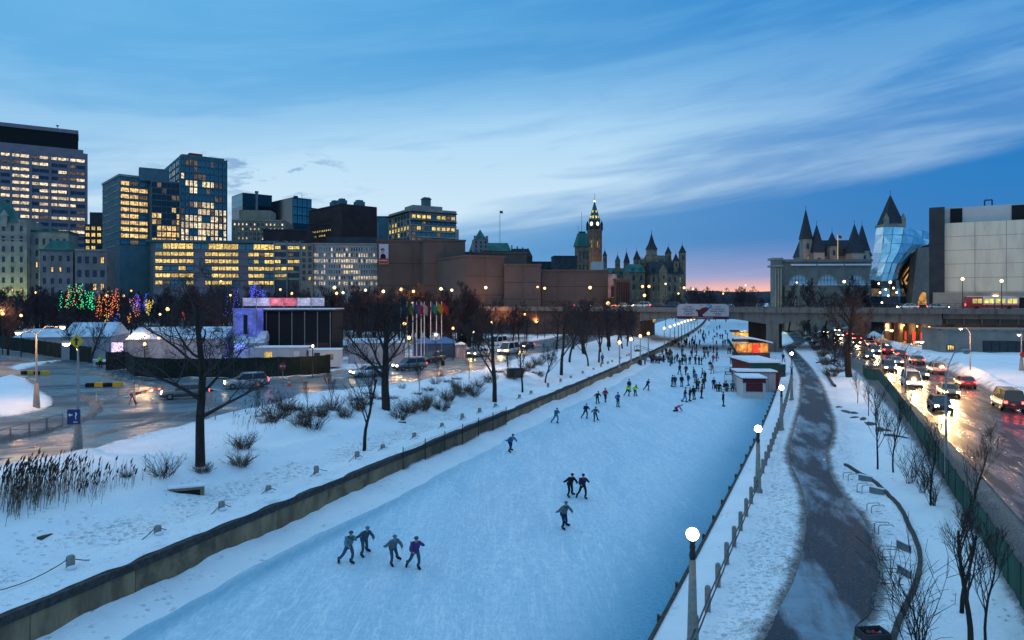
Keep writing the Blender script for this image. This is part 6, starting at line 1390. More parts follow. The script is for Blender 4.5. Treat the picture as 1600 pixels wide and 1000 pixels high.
# ------------------------------------------------------------------ festival site, left
M_tent = mat('tent_fabric', (.36,.36,.39), (.28,.28,.32), .3, .8, bump=.3); M_tentsnow = mat('tent_roof_snow', (.42,.52,.62), (.60,.66,.74), .6, .8, bump=.3)
def tent(label, px0, px1, pyb, pyw, pyr, depth=8, th=8, gable=False, wallm=None, roofm=None, name='marquee', n=None, Y=None):
    p = P(px0, pyb, ZR+.1) if Y is None else Vector(((px0-800)*Y/F, Y, ZR+.1)); Y = p.y; thr = math.radians(th); k = (px1-800)/F; W_ = (k*Y-p.x)/(math.cos(thr)-k*math.sin(thr)); hw_ = (pyb-pyw)*Y/F; hr = (pyb-pyr)*Y/F
    t = thing(name, label, 'tent', (p.x, p.y, ZR+.1), thr); MB().box(0,W_,0,depth,-.2,hw_).build('wall', wallm or M_tent, t)
    n = n or max(1, round(W_/7)); w_ = W_/n
    for i in range(n):
        x0, x1 = i*w_, (i+1)*w_
        if gable: MB().prism([(x0-.1,-.3),(x1+.1,-.3),(x1+.1,depth+.3),(x0-.1,depth+.3)], hw_, hr, [(x0-.1,depth/2-.05),(x1+.1,depth/2-.05),(x1+.1,depth/2+.05),(x0-.1,depth/2+.05)]).build('roof', roofm or M_tentsnow, t)
        else: MB().pyr(x0-.1,x1+.1,-.3,depth+.3,hw_,hr,.04).build('roof', roofm or M_tentsnow, t)
    for i in range(max(2,round(W_/2.6))+1):
        x = W_*i/max(2,round(W_/2.6)); MB().box(x-.05,x+.05,-.06,-.002,0,hw_).build('pole', M_galv, t)
    return t
tent('long white gabled marquee with snowy roof behind the left site fence', 96, 172, 552, 517, 496, 12, 16, True, Y=112)
tent('peaked white marquee right of the site gateway with glowing entrance lamps', 198, 350, 566, 522, 505, 10, 10, True, n=3, Y=99)
tent('low grey marquee at the left behind the trees', 20, 95, 530, 512, 500, 10, 12, True, Y=135)
tent('distant white marquee roof behind the long one', 150, 268, 505, 500, 492, 14, 6, True, Y=140)
tent('small grey pitched tent at the left foot of the stage', 366, 412, 556, 520, 503, 7, 12, True, Y=101)
tent('white round cornered tent behind the stout tree', 545, 632, 566, 533, 528, 9, 10, True, Y=104, n=2)
tent('blue canopy tent by the parked black car', 645, 712, 553, 533, 524, 6, 5, False, mat('blue_canopy', (.03,.07,.16), rough=.8), mat('blue_canopy_roof', (.05,.14,.30), rough=.7), n=2, Y=118)
tent('striped grey stall beside the parked black car', 712, 728, 556, 535, 531, 3, 5, False, mat('stall_cloth', (.16,.15,.20), (.4,.35,.36), 2, .8, stretch=(3,3,.2)), None, n=1, Y=114)
tent('small white tent roofs left of the flagpoles', 520, 560, 540, 528, 520, 6, 5, False, Y=125, n=2)
M_blulit = emit('blue_stage_panel', (.10,.16,.9), .35, base=(.1,.12,.3), vary=.5)
t = thing('stage_tower', 'blue lit scaffold tower with fabric walls left of the stage', 'stage', (Q(365,466,103).x, 103, ZR)); z_ = lambda py, Y=103: H-(py-HY)*Y/F-ZR
MB().box(0,3.4,0,3,0,z_(482)).build('fabric', M_blulit, t); MB().box(1.5,2.1,-.06,-.01,z_(522),z_(492)).build('door', M_black_m, t)
for x in (0,3.4): MB().box(x-.06,x+.06,-.08,-.0,0,z_(480)).build('scaffold_pole', M_galv, t)
point(t, (1.7,-2.5,3.2), 90, (.15,.25,1)); point(t, (0,-1,1.0), 60, (.25,.3,1))
t = thing('stage', 'big dark stage box roofed with a row of pale and pink banner panels', 'stage', (Q(396,466,107).x, 107, ZR)); z_ = lambda py: H-(py-HY)*107/F-ZR
MB().box(0,12.3,0,7,0,z_(487)).build('stage_box', M_black_m, t); MB().box(-1.8,12.5,-.6,7.4,z_(486),z_(483.5)).build('roof', M_dgrey, t); MB().box(-1.7,12.4,-.5,7.3,z_(483.5)+.002,z_(483.5)+.12).build('snow_cap', M_snowm, t)
for k in range(7): MB().box(k*2.0,k*2.0+.12,-.12,-.01,0,z_(487)).build('scaffold_pole', M_galv, t)
MB().box(2.1,7.9,-.1,-.011,.6,2.6).build('scrim_panel', M_dgfab, t); MB().box(8.2,11.8,-.1,-.011,1.4,3.2).build('scrim_panel', M_brown, t)
M_bw = emit('banner_white_lit', (.75,.7,1), .38, base=(.4,.4,.5), vary=.8); M_bp = emit('banner_pink_lit', (1,.2,.3), .6, base=(.4,.1,.12), vary=.8)
for i in range(6): MB().box(-1.5+i*2.13,-1.5+i*2.13+2.05,-.4,-.3,z_(478),z_(465.5)).build('banner', [M_bw,M_bw,M_bp,M_bp,M_bw,M_bw][i], t); MB().box(-1.56+i*2.13,-1.48+i*2.13,-.45,-.25,z_(482),z_(464.5)).build('post', M_galv, t)
point(t, (3,-2.5,z_(470)), 60, (1,.5,.7))
t = thing('site_trailer', 'long white site trailer with one yellow lit window below the stage', 'trailer', P(399, 556, ZR+.1)+Vector((0,0,0)), .06); t.location.y = 96; t.location.x = Q(399,466,96).x
MB().box(0,7,0,2.6,.5,3.1).build('body', M_tent, t); MB().box(-.1,7.1,-.1,2.7,3.101,3.22).build('snow_cap', M_snowm, t); MB().box(1.2,2.3,-.05,-.01,1.5,2.5).build('window', M_lity, t); MB().box(5.3,6.1,-.04,-.01,.6,2.6).build('door', M_white, t)
for x in (1,5.8): MB().tube((x,-.02,.35),(x,.3,.35),.35,.35,10).build('wheel', M_tyre, t)
t = thing('site_trailer', 'pale cabin trailer directly right of the long white one', 'trailer', (Q(482,466,97).x, 97, ZR), .06); MB().box(0,4.3,0,2.6,.4,2.8).build('body', M_white, t); MB().box(-.1,4.4,-.1,2.7,2.801,2.9).build('snow_cap', M_snowm, t); MB().box(.8,1.6,-.04,-.01,.5,2.4).build('door', M_dgrey, t); MB().box(2.4,3.5,-.04,-.01,1.4,2.2).build('window', M_dim, t)
t = thing('site_gate', 'dark open gateway of the festival site with lit purple screen beyond', 'gate', P(165, 578, ZR), .3); MB().box(0,2.6,0,.15,0,2.5).build('dark_panel', M_black_m, t)
t = thing('video_screen', 'glowing purple and white screen in the marquee doorway', 'screen', (Q(174,466,108).x, 108, ZR+.4)); MB().box(0,1.8,0,.1,.6,2.8).build('screen', emit('screen_purple', (.75,.55,1), 1.6, vary=1.2), t); MB().box(-.1,1.9,.101,.2,0,2.9).build('housing', M_black_m, t)
for px, py, Y, lab in ((205,527,97.5,'left wall lamp on the peaked marquee'),(248,528,95.5,'right wall lamp on the peaked marquee')):
    q = Q(px, py, Y); t = thing('wall_lamp', lab, 'lamp', q, 0, 'wall lamps on the peaked marquee'); MB().ball((0,0,0),.2,8,6).build('bulb', GL_Y, t); MB().box(-.05,.05,.1,1.5,-.05,.05).build('bracket', M_metal, t)
# fairy lights in trees
M_fl = {c: emit('fairy_'+c, v, 1.0) for c, v in {'green':(.03,1,.35),'orange':(1,.38,.06),'blue':(.06,.10,1),'yellow':(1,.75,.12),'red':(1,.06,.04)}.items()}
def fairy(label, pxc, pyc, w, h, Y, cs, n, seed):
    rr = random.Random(seed); mb = MB(); k = max(4, n//14)
    for s_ in range(k):
        u = rr.uniform(-1, 1); x = pxc+w*u; y = pyc+h*(.9-rr.random()*.5*(1-abs(u))); dx = rr.uniform(-.6,.6)-u*.25; top = pyc-h*(1-.75*abs(u)**1.5)*rr.uniform(.6,1.1); m = max(3, int(n/k)); ci = rr.randrange(len(cs))
        for i in range(m):
            t_ = i/m; q = Q(x+dx*(y-top)*t_*.6+rr.gauss(0,1.4), y+(top-y)*t_+rr.gauss(0,1.2), Y+rr.uniform(-3,3)); mb.mat(ci if rr.random() < .8 else rr.randrange(len(cs))).ball(q, rr.uniform(.05,.10), 4, 3)
    o = mb.build('fairy_lights', [M_fl[c] for c in cs], kind='stuff'); tag(o, label, 'fairy lights')
fairy('green fairy lights strung through a bare tree left of the marquee', 120, 462, 26, 24, 130, ['green','green','green','orange'], 230, 1)
fairy('orange fairy lights strung in the trees above the marquee', 182, 472, 38, 26, 134, ['orange','orange','red'], 240, 2)
fairy('deep blue fairy lights hanging under the podium', 222, 472, 15, 18, 138, ['blue'], 120, 3)
fairy('yellow cone of fairy lights beside the blue ones', 234, 476, 6, 16, 128, ['yellow'], 80, 4)
fairy('tall blue fairy lights in trees behind the stage', 398, 458, 18, 18, 135, ['blue'], 190, 5)
fairy('thin scatter of blue fairy lights left of the stage', 365, 468, 14, 28, 138, ['blue'], 60, 6)
fairy('scattered small coloured lights along the festival ground', 240, 495, 110, 10, 120, ['orange','yellow','red','blue'], 70, 7)
fairy('yellow fairy lights in a bush beyond the bridge', 1025, 498, 6, 5, 200, ['yellow','orange'], 60, 8)
# flagpoles
FC = [('blue',(.03,.08,.3)),('green and yellow',(.15,.25,.03)),('red',(.35,.02,.03)),('white and blue',(.35,.4,.55)),('dark red',(.2,.01,.02)),('teal',(.02,.2,.25)),('yellow',(.4,.3,.03)),('bright red',(.5,.03,.03))]
fpx = [(626,'blue'),(636,'green and yellow'),(645,'blue'),(651,'red'),(658,'white and blue'),(663,'dark red'),(673,'teal'),(682,'yellow'),(690,'bright red')]
fcd = dict(FC); fmm = {k: mat('flag_'+k.split()[0]+str(i), tuple(c_*.45 for c_ in v), rough=.8) for i, (k, v) in enumerate(FC)}
for i, (px, c) in enumerate(fpx):
    Y = 112+i*1.2; t = thing('flagpole', f'white flagpole with {c} flag'+(', leftmost of the blue ones' if i == 0 else ', right of the green and yellow flag' if i == 2 else ' in the row behind the parked black car'), 'flagpole', ((px-800)*Y/F, Y, ZR), 0, 'flagpoles in the row'); ht = H-(471-HY)*Y/F-ZR
    MB().lathe([(.11,0),(.06,ht)],8).build('pole', M_white, t); mb = MB(); vs = []
    for k in range(5): vs += [(.06+k*.28, .12*math.sin(k*1.4+i), ht-.1-k*.22), (.06+k*.25, .12*math.sin(k*1.4+i+.5), ht-1.5-k*.25)]
    mb.add(vs, [(2*k,2*k+1,2*k+3,2*k+2) for k in range(4)]); f = mb.build('flag', fmm[c], t)
# traffic furniture on the left road
M_or = mat('cone_orange', (.60,.10,.02), rough=.6); M_ylw = mat('sign_yellow', (.60,.35,.02), rough=.5); M_signb = mat('sign_navy', (.02,.03,.12), rough=.5)
for i, (px, py) in enumerate(((404,607),(452,603),(515,595),(579,606),(689,588))):
    t = thing('traffic_cone', ['orange traffic cone at the tail of the silver car','orange traffic cone beside the red stop sign','orange traffic cone alone in the middle of the left road','orange traffic cone just left of the stout tree','orange traffic cone with post near the parked black car'][i], 'traffic cone', P(px, py, ZR+.004), 0, 'orange cones on the left road')
    MB().lathe([(.22,.04),(.05,.85)],10).build('cone', M_or, t); MB().box(-.28,.28,-.28,.28,0,.04).build('foot', M_or, t); MB().lathe([(.165,.32),(.115,.55)],10).build('white_band', M_white, t)
M_steel = mat('barrier_steel', (.22,.24,.27), rough=.45, metal=.6)
def barrier(label, p, rz, L=2.3, group='steel crowd barriers'):
    t = thing('crowd_barrier', label, 'barrier', p, rz, group); MB().path([(0,0,.2),(0,0,1.05),(.08,0,1.12),(L-.08,0,1.12),(L,0,1.05),(L,0,.2),(0,0,.2)], .034, 6).build('frame', M_steel, t)
    mb = MB()
    for i in range(1, 17): mb.tube((L*i/17,0,.2),(L*i/17,0,1.12),.009,.009,4,False)
    mb.build('bars', M_steel, t, kind='stuff')
    for x in (.3, L-.3): MB().path([(x,-.3,0),(x,0,.22),(x,.3,0)], .022, 5).build('foot', M_steel, t)
def run(p0, p1, labels):
    a, b_ = P(*p0, ZR+.02), P(*p1, ZR+.02); n = len(labels); d = (b_-a)
    for i, l in enumerate(labels): q = a+d*(i/n); barrier(l, q, math.atan2(d.y, d.x), d.length/n-.08)
run((-50,712),(99,668), ['crowd barrier at the left frame edge on the snow island','second crowd barrier from the left edge on the snow island','crowd barrier just left of the twin armed lamp','crowd barrier enclosing the foot of the twin armed lamp','crowd barrier right of the twin armed lamp'])
run((150,632),(218,614), ['left crowd barrier of the pair closing the icy road','right crowd barrier of the pair closing the icy road'])
t = thing('sawhorse_barrier', 'long red and white sawhorse barrier across the icy road', 'barrier', P(203, 633, ZR+.004), 0); e_ = P(256, 620, ZR)-P(203, 633, ZR); t.rotation_euler = (0,0,math.atan2(e_.y, e_.x)); L = e_.length
MB().box(0,L,-.04,.04,.85,1.08).build('plank', M_red, t)
for k in range(4): MB().box(L*(k*.25+.06),L*(k*.25+.14),-.05,-.041,.86,1.07).build('white_stripe', M_white, t)
for x in (.35, L-.35): MB().path([(x-.1,-.4,0),(x,0,.9),(x+.1,.4,0)], .04, 5).path([(x+.1,-.4,0),(x,0,.9)], .04, 5).build('leg', M_red, t)
for i, (px, py, lab) in enumerate(((56,585,'low orange and black barricade stack by the far edge of the icy road'),(164,604,'low orange and black barricade stack left of the crowd barriers'))):
    t = thing('barricade_stack', lab, 'barricade', P(px, py, ZR+.004), -.15 if i == 0 else .12)
    for k in range(4): MB().box(-2.0+k*.98,-1.1+k*.98,-.3,.3,0,.42+.06*(k%2)).build('block', M_black_m if k%2 == 0 else M_ylw, t)
def signpost(name, label, p, h, build, cat='sign', rz=0.0):
    t = thing(name, label, cat, p, rz); MB().tube((0,0,-.1),(0,0,h),.04,.04,6).build('post', M_galv, t); build(t, h); return t
def octo(t, h): 
    mb = MB(); mb.tube((0,-.05,h-.35),(0,-.08,h-.35),.40,.40,8); mb.build('octagon', M_red, t); text(t, 'STOP', (0,-.10,h-.35), .24, M_wink, bold=.01)
signpost('stop_sign', 'red octagonal stop sign at the edge of the left road', P(442, 608, ZR), 2.9, octo)
def two(t, h): MB().box(-.35,.35,-.06,-.03,h-1.3,h-.1).build('plate', M_galv, t); MB().tube((.55,0,-.1),(.55,0,h-.5),.04,.04,6).build('post', M_galv, t)
signpost('road_sign', 'grey backed road sign on twin posts right of the large spreading tree', P(326, 660, ZR-.1), 2.6, two)
def small(t, h): MB().box(-.22,.22,-.06,-.04,h-.6,h).build('plate', M_black_m, t)
signpost('parking_sign', 'small dark parking sign beside a traffic cone near the black car', P(692, 586, ZR), 1.8, small)
b_ = P(122,708,3.0)
t = thing('wayfinding_sign', 'square navy sign with white question mark and arrow on the lamp post', 'sign', b_+Vector((0,-.42,2.0)), 0.0); 
MB().box(-.42,.42,-.06,0,0,.98).build('board', M_signb, t); text(t, '?', (.16,-.065,.55), .62, M_wink, bold=.012); text(t, 'info', (.14,-.065,.16), .2, M_wink)
mb = upright([(-.34,.62),(-.22,.74),(-.22,.66),(-.06,.66),(-.06,.58),(-.22,.58),(-.22,.50)], -.075, -.062); mb.build('arrow', M_wink, t)
t = thing('warning_sign', 'yellow diamond signal ahead sign high on the question mark lamp post', 'sign', b_+Vector((0,-.12,(708-533)*b_.y/F)), 0); upright([(0,-.48),(.48,0),(0,.48),(-.48,0)], -.06, 0).build('diamond', M_ylw, t); upright([(-.07,-.25),(.07,-.25),(.07,.05),(.18,.05),(0,.28),(-.18,.05),(-.07,.05)], -.075, -.061).build('symbol', M_ink, t)
t = thing('trolley', 'small trolley with pale wheel beside the worker at the gateway', 'trolley', P(150, 573, ZR), 0); MB().tube((0,-.1,.35),(0,.1,.35),.35,.35,14).build('wheel', M_white, t); MB().box(.1,1.3,-.3,.3,.3,.7).build('box', M_dgrey, t); MB().tube((1.3,0,.6),(1.9,0,1.0),.03).build('handle', M_metal, t)
# wall building under the bridge on the right
b = Bld('concrete_depot', 'long grey concrete wall building with dark shutter beneath the bridge', 1476, 1680, 517, 138, -8, depth=10, body=M_grey, zb=2.4)
u0 = (1531-1476)*138/F; b.box('shutter', u0, u0+10.5, -.12, -.01, .2, b.zpx(532), M_dgrey); b.box('coping', -.2, b.W, -.3, 10, b.H+.002, b.H+.35, M_bconc); put('window', wmesh(1.4,1.1,M_lity,M_frame,2), b.root, (1.1+.0, -.012, b.zpx(543)), 0)
for k in range(7): MB().box(u0+k*1.5,u0+k*1.5+.06,-.15,-.121,.2,b.zpx(532)).build('shutter_rib', M_black_m, b.root)
b.W
# passage with hanging red banners under the bridge
for i, (px, y) in enumerate(((1416,11),(1428,8),(1441,4.5))):
    v_ = BM @ Vector((bx_at(px, y), y, 5.2)); t = thing('hanging_banner', ['left','middle','right'][i]+' red banner hanging between the round bridge columns', 'banner', v_, -.38, 'red banners under the bridge'); MB().box(-.35,.35,-.03,.03,-2.2,0).build('cloth', emit('banner_red_lit', (1,.10,.05), .5, base=(.4,.02,.02)), t); MB().box(-.4,.4,-.04,.04,0,.06).build('bar', M_metal, t)
for px, y, w in ((1433,7,320),(1412,13,260),(1452,2.6,200),(1385,17,300)):
    v_ = BM @ Vector((bx_at(px, y), y, 6.6)); t = thing('soffit_lamp', {1433:'lamp under the bridge between the middle columns',1412:'lamp under the bridge by the rear columns',1452:'lamp under the bridge by the front round column',1385:'lamp under the bridge above the far lanes'}[px], 'lamp', v_, 0, 'lamps under the bridge'); MB().ball((0,0,0),.22,8,6).build('bulb', GL_F, t); MB().tube((0,0,.2),(0,0,.9),.04).build('stem', M_metal, t); point(t, (0,-.2,-.5), w, (1,.52,.2))

# ------------------------------------------------------------------ huts on the ice
def hut(label, px0, px1, pyb, pyt, depth, wallm, rz=-.05, zb=0.0, front=None, band=None, band_m=None, snow=.18, name='ice_hut', roof_over=.25, pitch=0):
    p = P(px0, pyb, zb); k = (px1-800)/F; c, s_ = math.cos(rz), math.sin(rz); W_ = (k*p.y-p.x)/(c-k*s_); hh_ = (pyb-pyt)*p.y/F
    t = thing(name, label, 'hut', (p.x, p.y, zb), rz); MB().box(0,W_,0,depth,0,hh_).build('wall', wallm, t); MB().box(-roof_over,W_+roof_over,-roof_over,depth+roof_over,hh_+.002,hh_+.12).build('roof', M_dgrey, t)
    MB().prism([(-roof_over,-roof_over),(W_+roof_over,-roof_over),(W_+roof_over,depth+roof_over),(-roof_over,depth+roof_over)], hh_+.122, hh_+.122+snow, [(-roof_over+.1,-roof_over+.1),(W_+roof_over-.1,-roof_over+.1),(W_+roof_over-.1,depth+roof_over-.1),(-roof_over+.1,depth+roof_over-.1)]).build('snow_cap', M_snowm, t)
    if band: MB().box(-.05,W_+.05,-.06,-.003,hh_-band,hh_).build('fascia', band_m, t)
    return t, W_, hh_
t, w_, h_ = hut('small white hut with maroon shutter and maroon fascia at the front of the ice', 1161, 1196, 622, 592, 4.2, M_white, rz=-.12, band=.55, band_m=M_maroon)
MB().box(.35,w_-.35,-.09,-.061,.9,h_-.56).build('shutter', M_maroon, t); MB().box(.25,.35,-.11,-.061,.85,h_-.5).box(w_-.35,w_-.25,-.11,-.061,.85,h_-.5).build('frame', M_white, t)
t, w_, h_ = hut('plain white container hut directly behind the maroon shuttered one', 1154, 1212, 612, 582, 3.0, M_tent, rz=-.06)
for k in range(5): MB().box(w_*k/5,w_*k/5+.05,-.03,-.002,.1,h_).build('panel_joint', M_galv, t)
t, w_, h_ = hut('long changing hut with dark green fascia and red wall under thick snow', 1173, 1217, 608, 568, 9.0, stone('red_hut_wall',(.16,.03,.025)), rz=-.02, band=1.1, band_m=mat('green_fascia',(.01,.07,.05),rough=.6), snow=.3)
point(t, (2.0,-1.6,2.4), 60, (1,.5,.15)); MB().ball((1.0,-.3,2.1),.3,8,6).build('wall_lamp', GL_O, t)
# food hut with curved snowy roof and glowing front
p = P(1150, 560, 0); t = thing('food_hut', 'glowing orange food hut with curved snow covered roof and red panel', 'hut', p, -.1); W_ = 7.2
MB().box(0,W_,0,4,0,1.3).build('counter', M_dgrey, t); MB().box(.2,W_-.2,.5,4,1.301,3.2).build('lit_front', emit('hut_amber', (1,.42,.08), .8, vary=.9, base=(.3,.1,.03)), t); MB().box(3.6,5.0,.2,.45,.6,3.1).build('red_panel', emit('hut_red', (1,.03,.01), 1.0, base=(.4,.02,.02)), t)
rf = MB()
for k in range(8):
    a0, a1 = k/8, (k+1)/8; z0_, z1_ = 3.3+1.1*math.sin(PI*(.35+a0*.62)), 3.3+1.1*math.sin(PI*(.35+a1*.62)); x0, x1 = -.5+a0*(W_+1), -.5+a1*(W_+1)
    rf.add([(x0,-.8,z0_),(x1,-.8,z1_),(x1,4.5,z1_),(x0,4.5,z0_),(x0,-.8,z0_+.3),(x1,-.8,z1_+.3),(x1,4.5,z1_+.3),(x0,4.5,z0_+.3)], [(3,2,1,0),(4,5,6,7),(0,1,5,4),(1,2,6,5),(2,3,7,6),(3,0,4,7)])
rf.build('roof', M_snowm, t); 
for x in (0,2.4,3.5,5.1,W_): MB().box(x-.06,x+.06,-.1,.0,0,3.4).build('post', M_wood, t)
point(t, (2,-1.5,2.4), 130, (1,.5,.15)); point(t, (5.5,-1.2,2.0), 80, (1,.35,.1))
p = P(1148, 534, 0); t = thing('food_hut', 'far food hut with flat snowy roof and bright yellow serving hatch', 'hut', p, -.1); MB().box(0,7.5,0,4,0,1.2).build('counter', M_dgrey, t); MB().box(.3,7.2,.4,4,1.201,2.7).build('lit_front', emit('hut_yellow', (1,.6,.15), 1.2, vary=.9, base=(.3,.2,.05)), t); MB().box(-.6,8.1,-.8,4.5,2.9,3.15).build('roof', M_dgrey, t); MB().box(-.6,8.1,-.8,4.5,3.151,3.45).build('snow_cap', M_snowm, t); MB().box(-1.8,1.2,-1.2,-1.1,3.2,3.7).build('red_board', M_red, t)
for x in (0,7.5): MB().box(x-.06,x+.06,-.7,-.6,0,2.9).build('post', M_wood, t)
point(t, (2.5,-1.5,2.2), 150, (1,.6,.2))
p0, p1 = P(1157,562,0), P(1143,527,0); t = thing('leaning_pole_banner', 'long dark green banner pole leaning beside the glowing food hut', 'banner', p0); mb = MB(); d_ = Vector((-2.6,.4,4.4)); mb.v = []; mb.add([(-.3,0,0),(.3,0,0),(.3+d_.x,d_.y,d_.z),(-.3+d_.x,d_.y,d_.z),(-.3,.15,0),(.3,.15,0),(.3+d_.x,d_.y+.15,d_.z),(-.3+d_.x,d_.y+.15,d_.z)], [(0,1,2,3),(7,6,5,4),(0,4,5,1),(2,6,7,3),(1,5,6,2),(3,7,4,0)]); mb.build('cloth', mat('banner_green', (.015,.05,.035), rough=.7), t)
p = P(1225, 588, .3); t = thing('steps', 'dark stairway with handrail down to the ice behind the lamp', 'stairs', (p.x-.6, p.y, .1), -.38)
for k in range(9): MB().box(-.8,.8,-k*.0+k*.75,k*.75+.75,0,.35+k*.16).build('tread', M_dgrey, t)
for x in (-.85,.85): MB().path([(x,0,1.2),(x,6.7,2.6)], .04, 5).build('handrail', M_galv, t)
# wooden stairs from the left wall down to the ice
p = P(1008, 566, 0); t = thing('wooden_stairs', 'dark wooden stairs and deck leading down from the left wall to the ice', 'stairs', p, -.35)
for k in range(10): MB().box(-3+k*.62,-3+k*.62+.6,4.5,7.5,0,2.1-k*.2).build('tread', M_wood, t)
for yy_ in (4.45,7.55): MB().path([(-3,yy_,3.1),(3.2,yy_,1.1)], .05, 5).path([(-3,yy_,2.1),(-3,yy_,3.1)], .05, 5).path([(3.2,yy_,.0),(3.2,yy_,1.1)], .05, 5).build('handrail', M_wood, t)
M_bench = M_wood
def bench(label, px, py, rz, z=0.0, L=1.8):
    t = thing('bench', label, 'bench', P(px, py, z), rz, 'benches on the ice'); MB().box(-L/2,L/2,-.2,.2,.42,.48).build('seat', M_wood, t)
    for x in (-L/2+.2, L/2-.2): MB().box(x-.04,x+.04,-.18,.18,0,.42).build('leg', M_wood, t)
    return t
for a in ((1018,567,-.1,'bench at the foot of the wooden stairs'),(1030,566,-.1,'bench right of the one below the wooden stairs'),(1130,608,0,'bench in front of the huts with people sitting'),(1143,612,0,'bench nearest the maroon shuttered hut'),(1140,585,0,'bench behind the barriers by the huts'),(1148,578,0,'bench closest to the white container hut')): bench(a[3], a[0], a[1], a[2])
for i, (px, py, rz, L, lab) in enumerate(((1117,583,0,2.6,'wire barrier left of the railed benches on the ice'),(1133,586,0,2.4,'wire barrier in front of the benches by the huts'),(1132,596,0,2.4,'wire barrier nearest the seated skaters'),(1147,586,.1,2.0,'wire barrier closest to the container hut'),(1146,550,0,2.6,'wire barrier beside the leaning green banner'),(1140,545,0,2.6,'wire barrier behind the leaning green banner'))): barrier(lab, P(px, py, 0), rz, L, 'wire barriers on the ice')
for px, py, lab in ((1000,573,'dark litter bin on the ice near the stairs'),(996,571,'second dark litter bin against the stairs')):
    t = thing('litter_bin', lab, 'bin', P(px, py, 0)); MB().lathe([(.38,0),(.42,1.1)],12).build('drum', M_dgrey, t); MB().lathe([(.43,1.101),(.3,1.25)],12).build('lid', M_black_m, t)
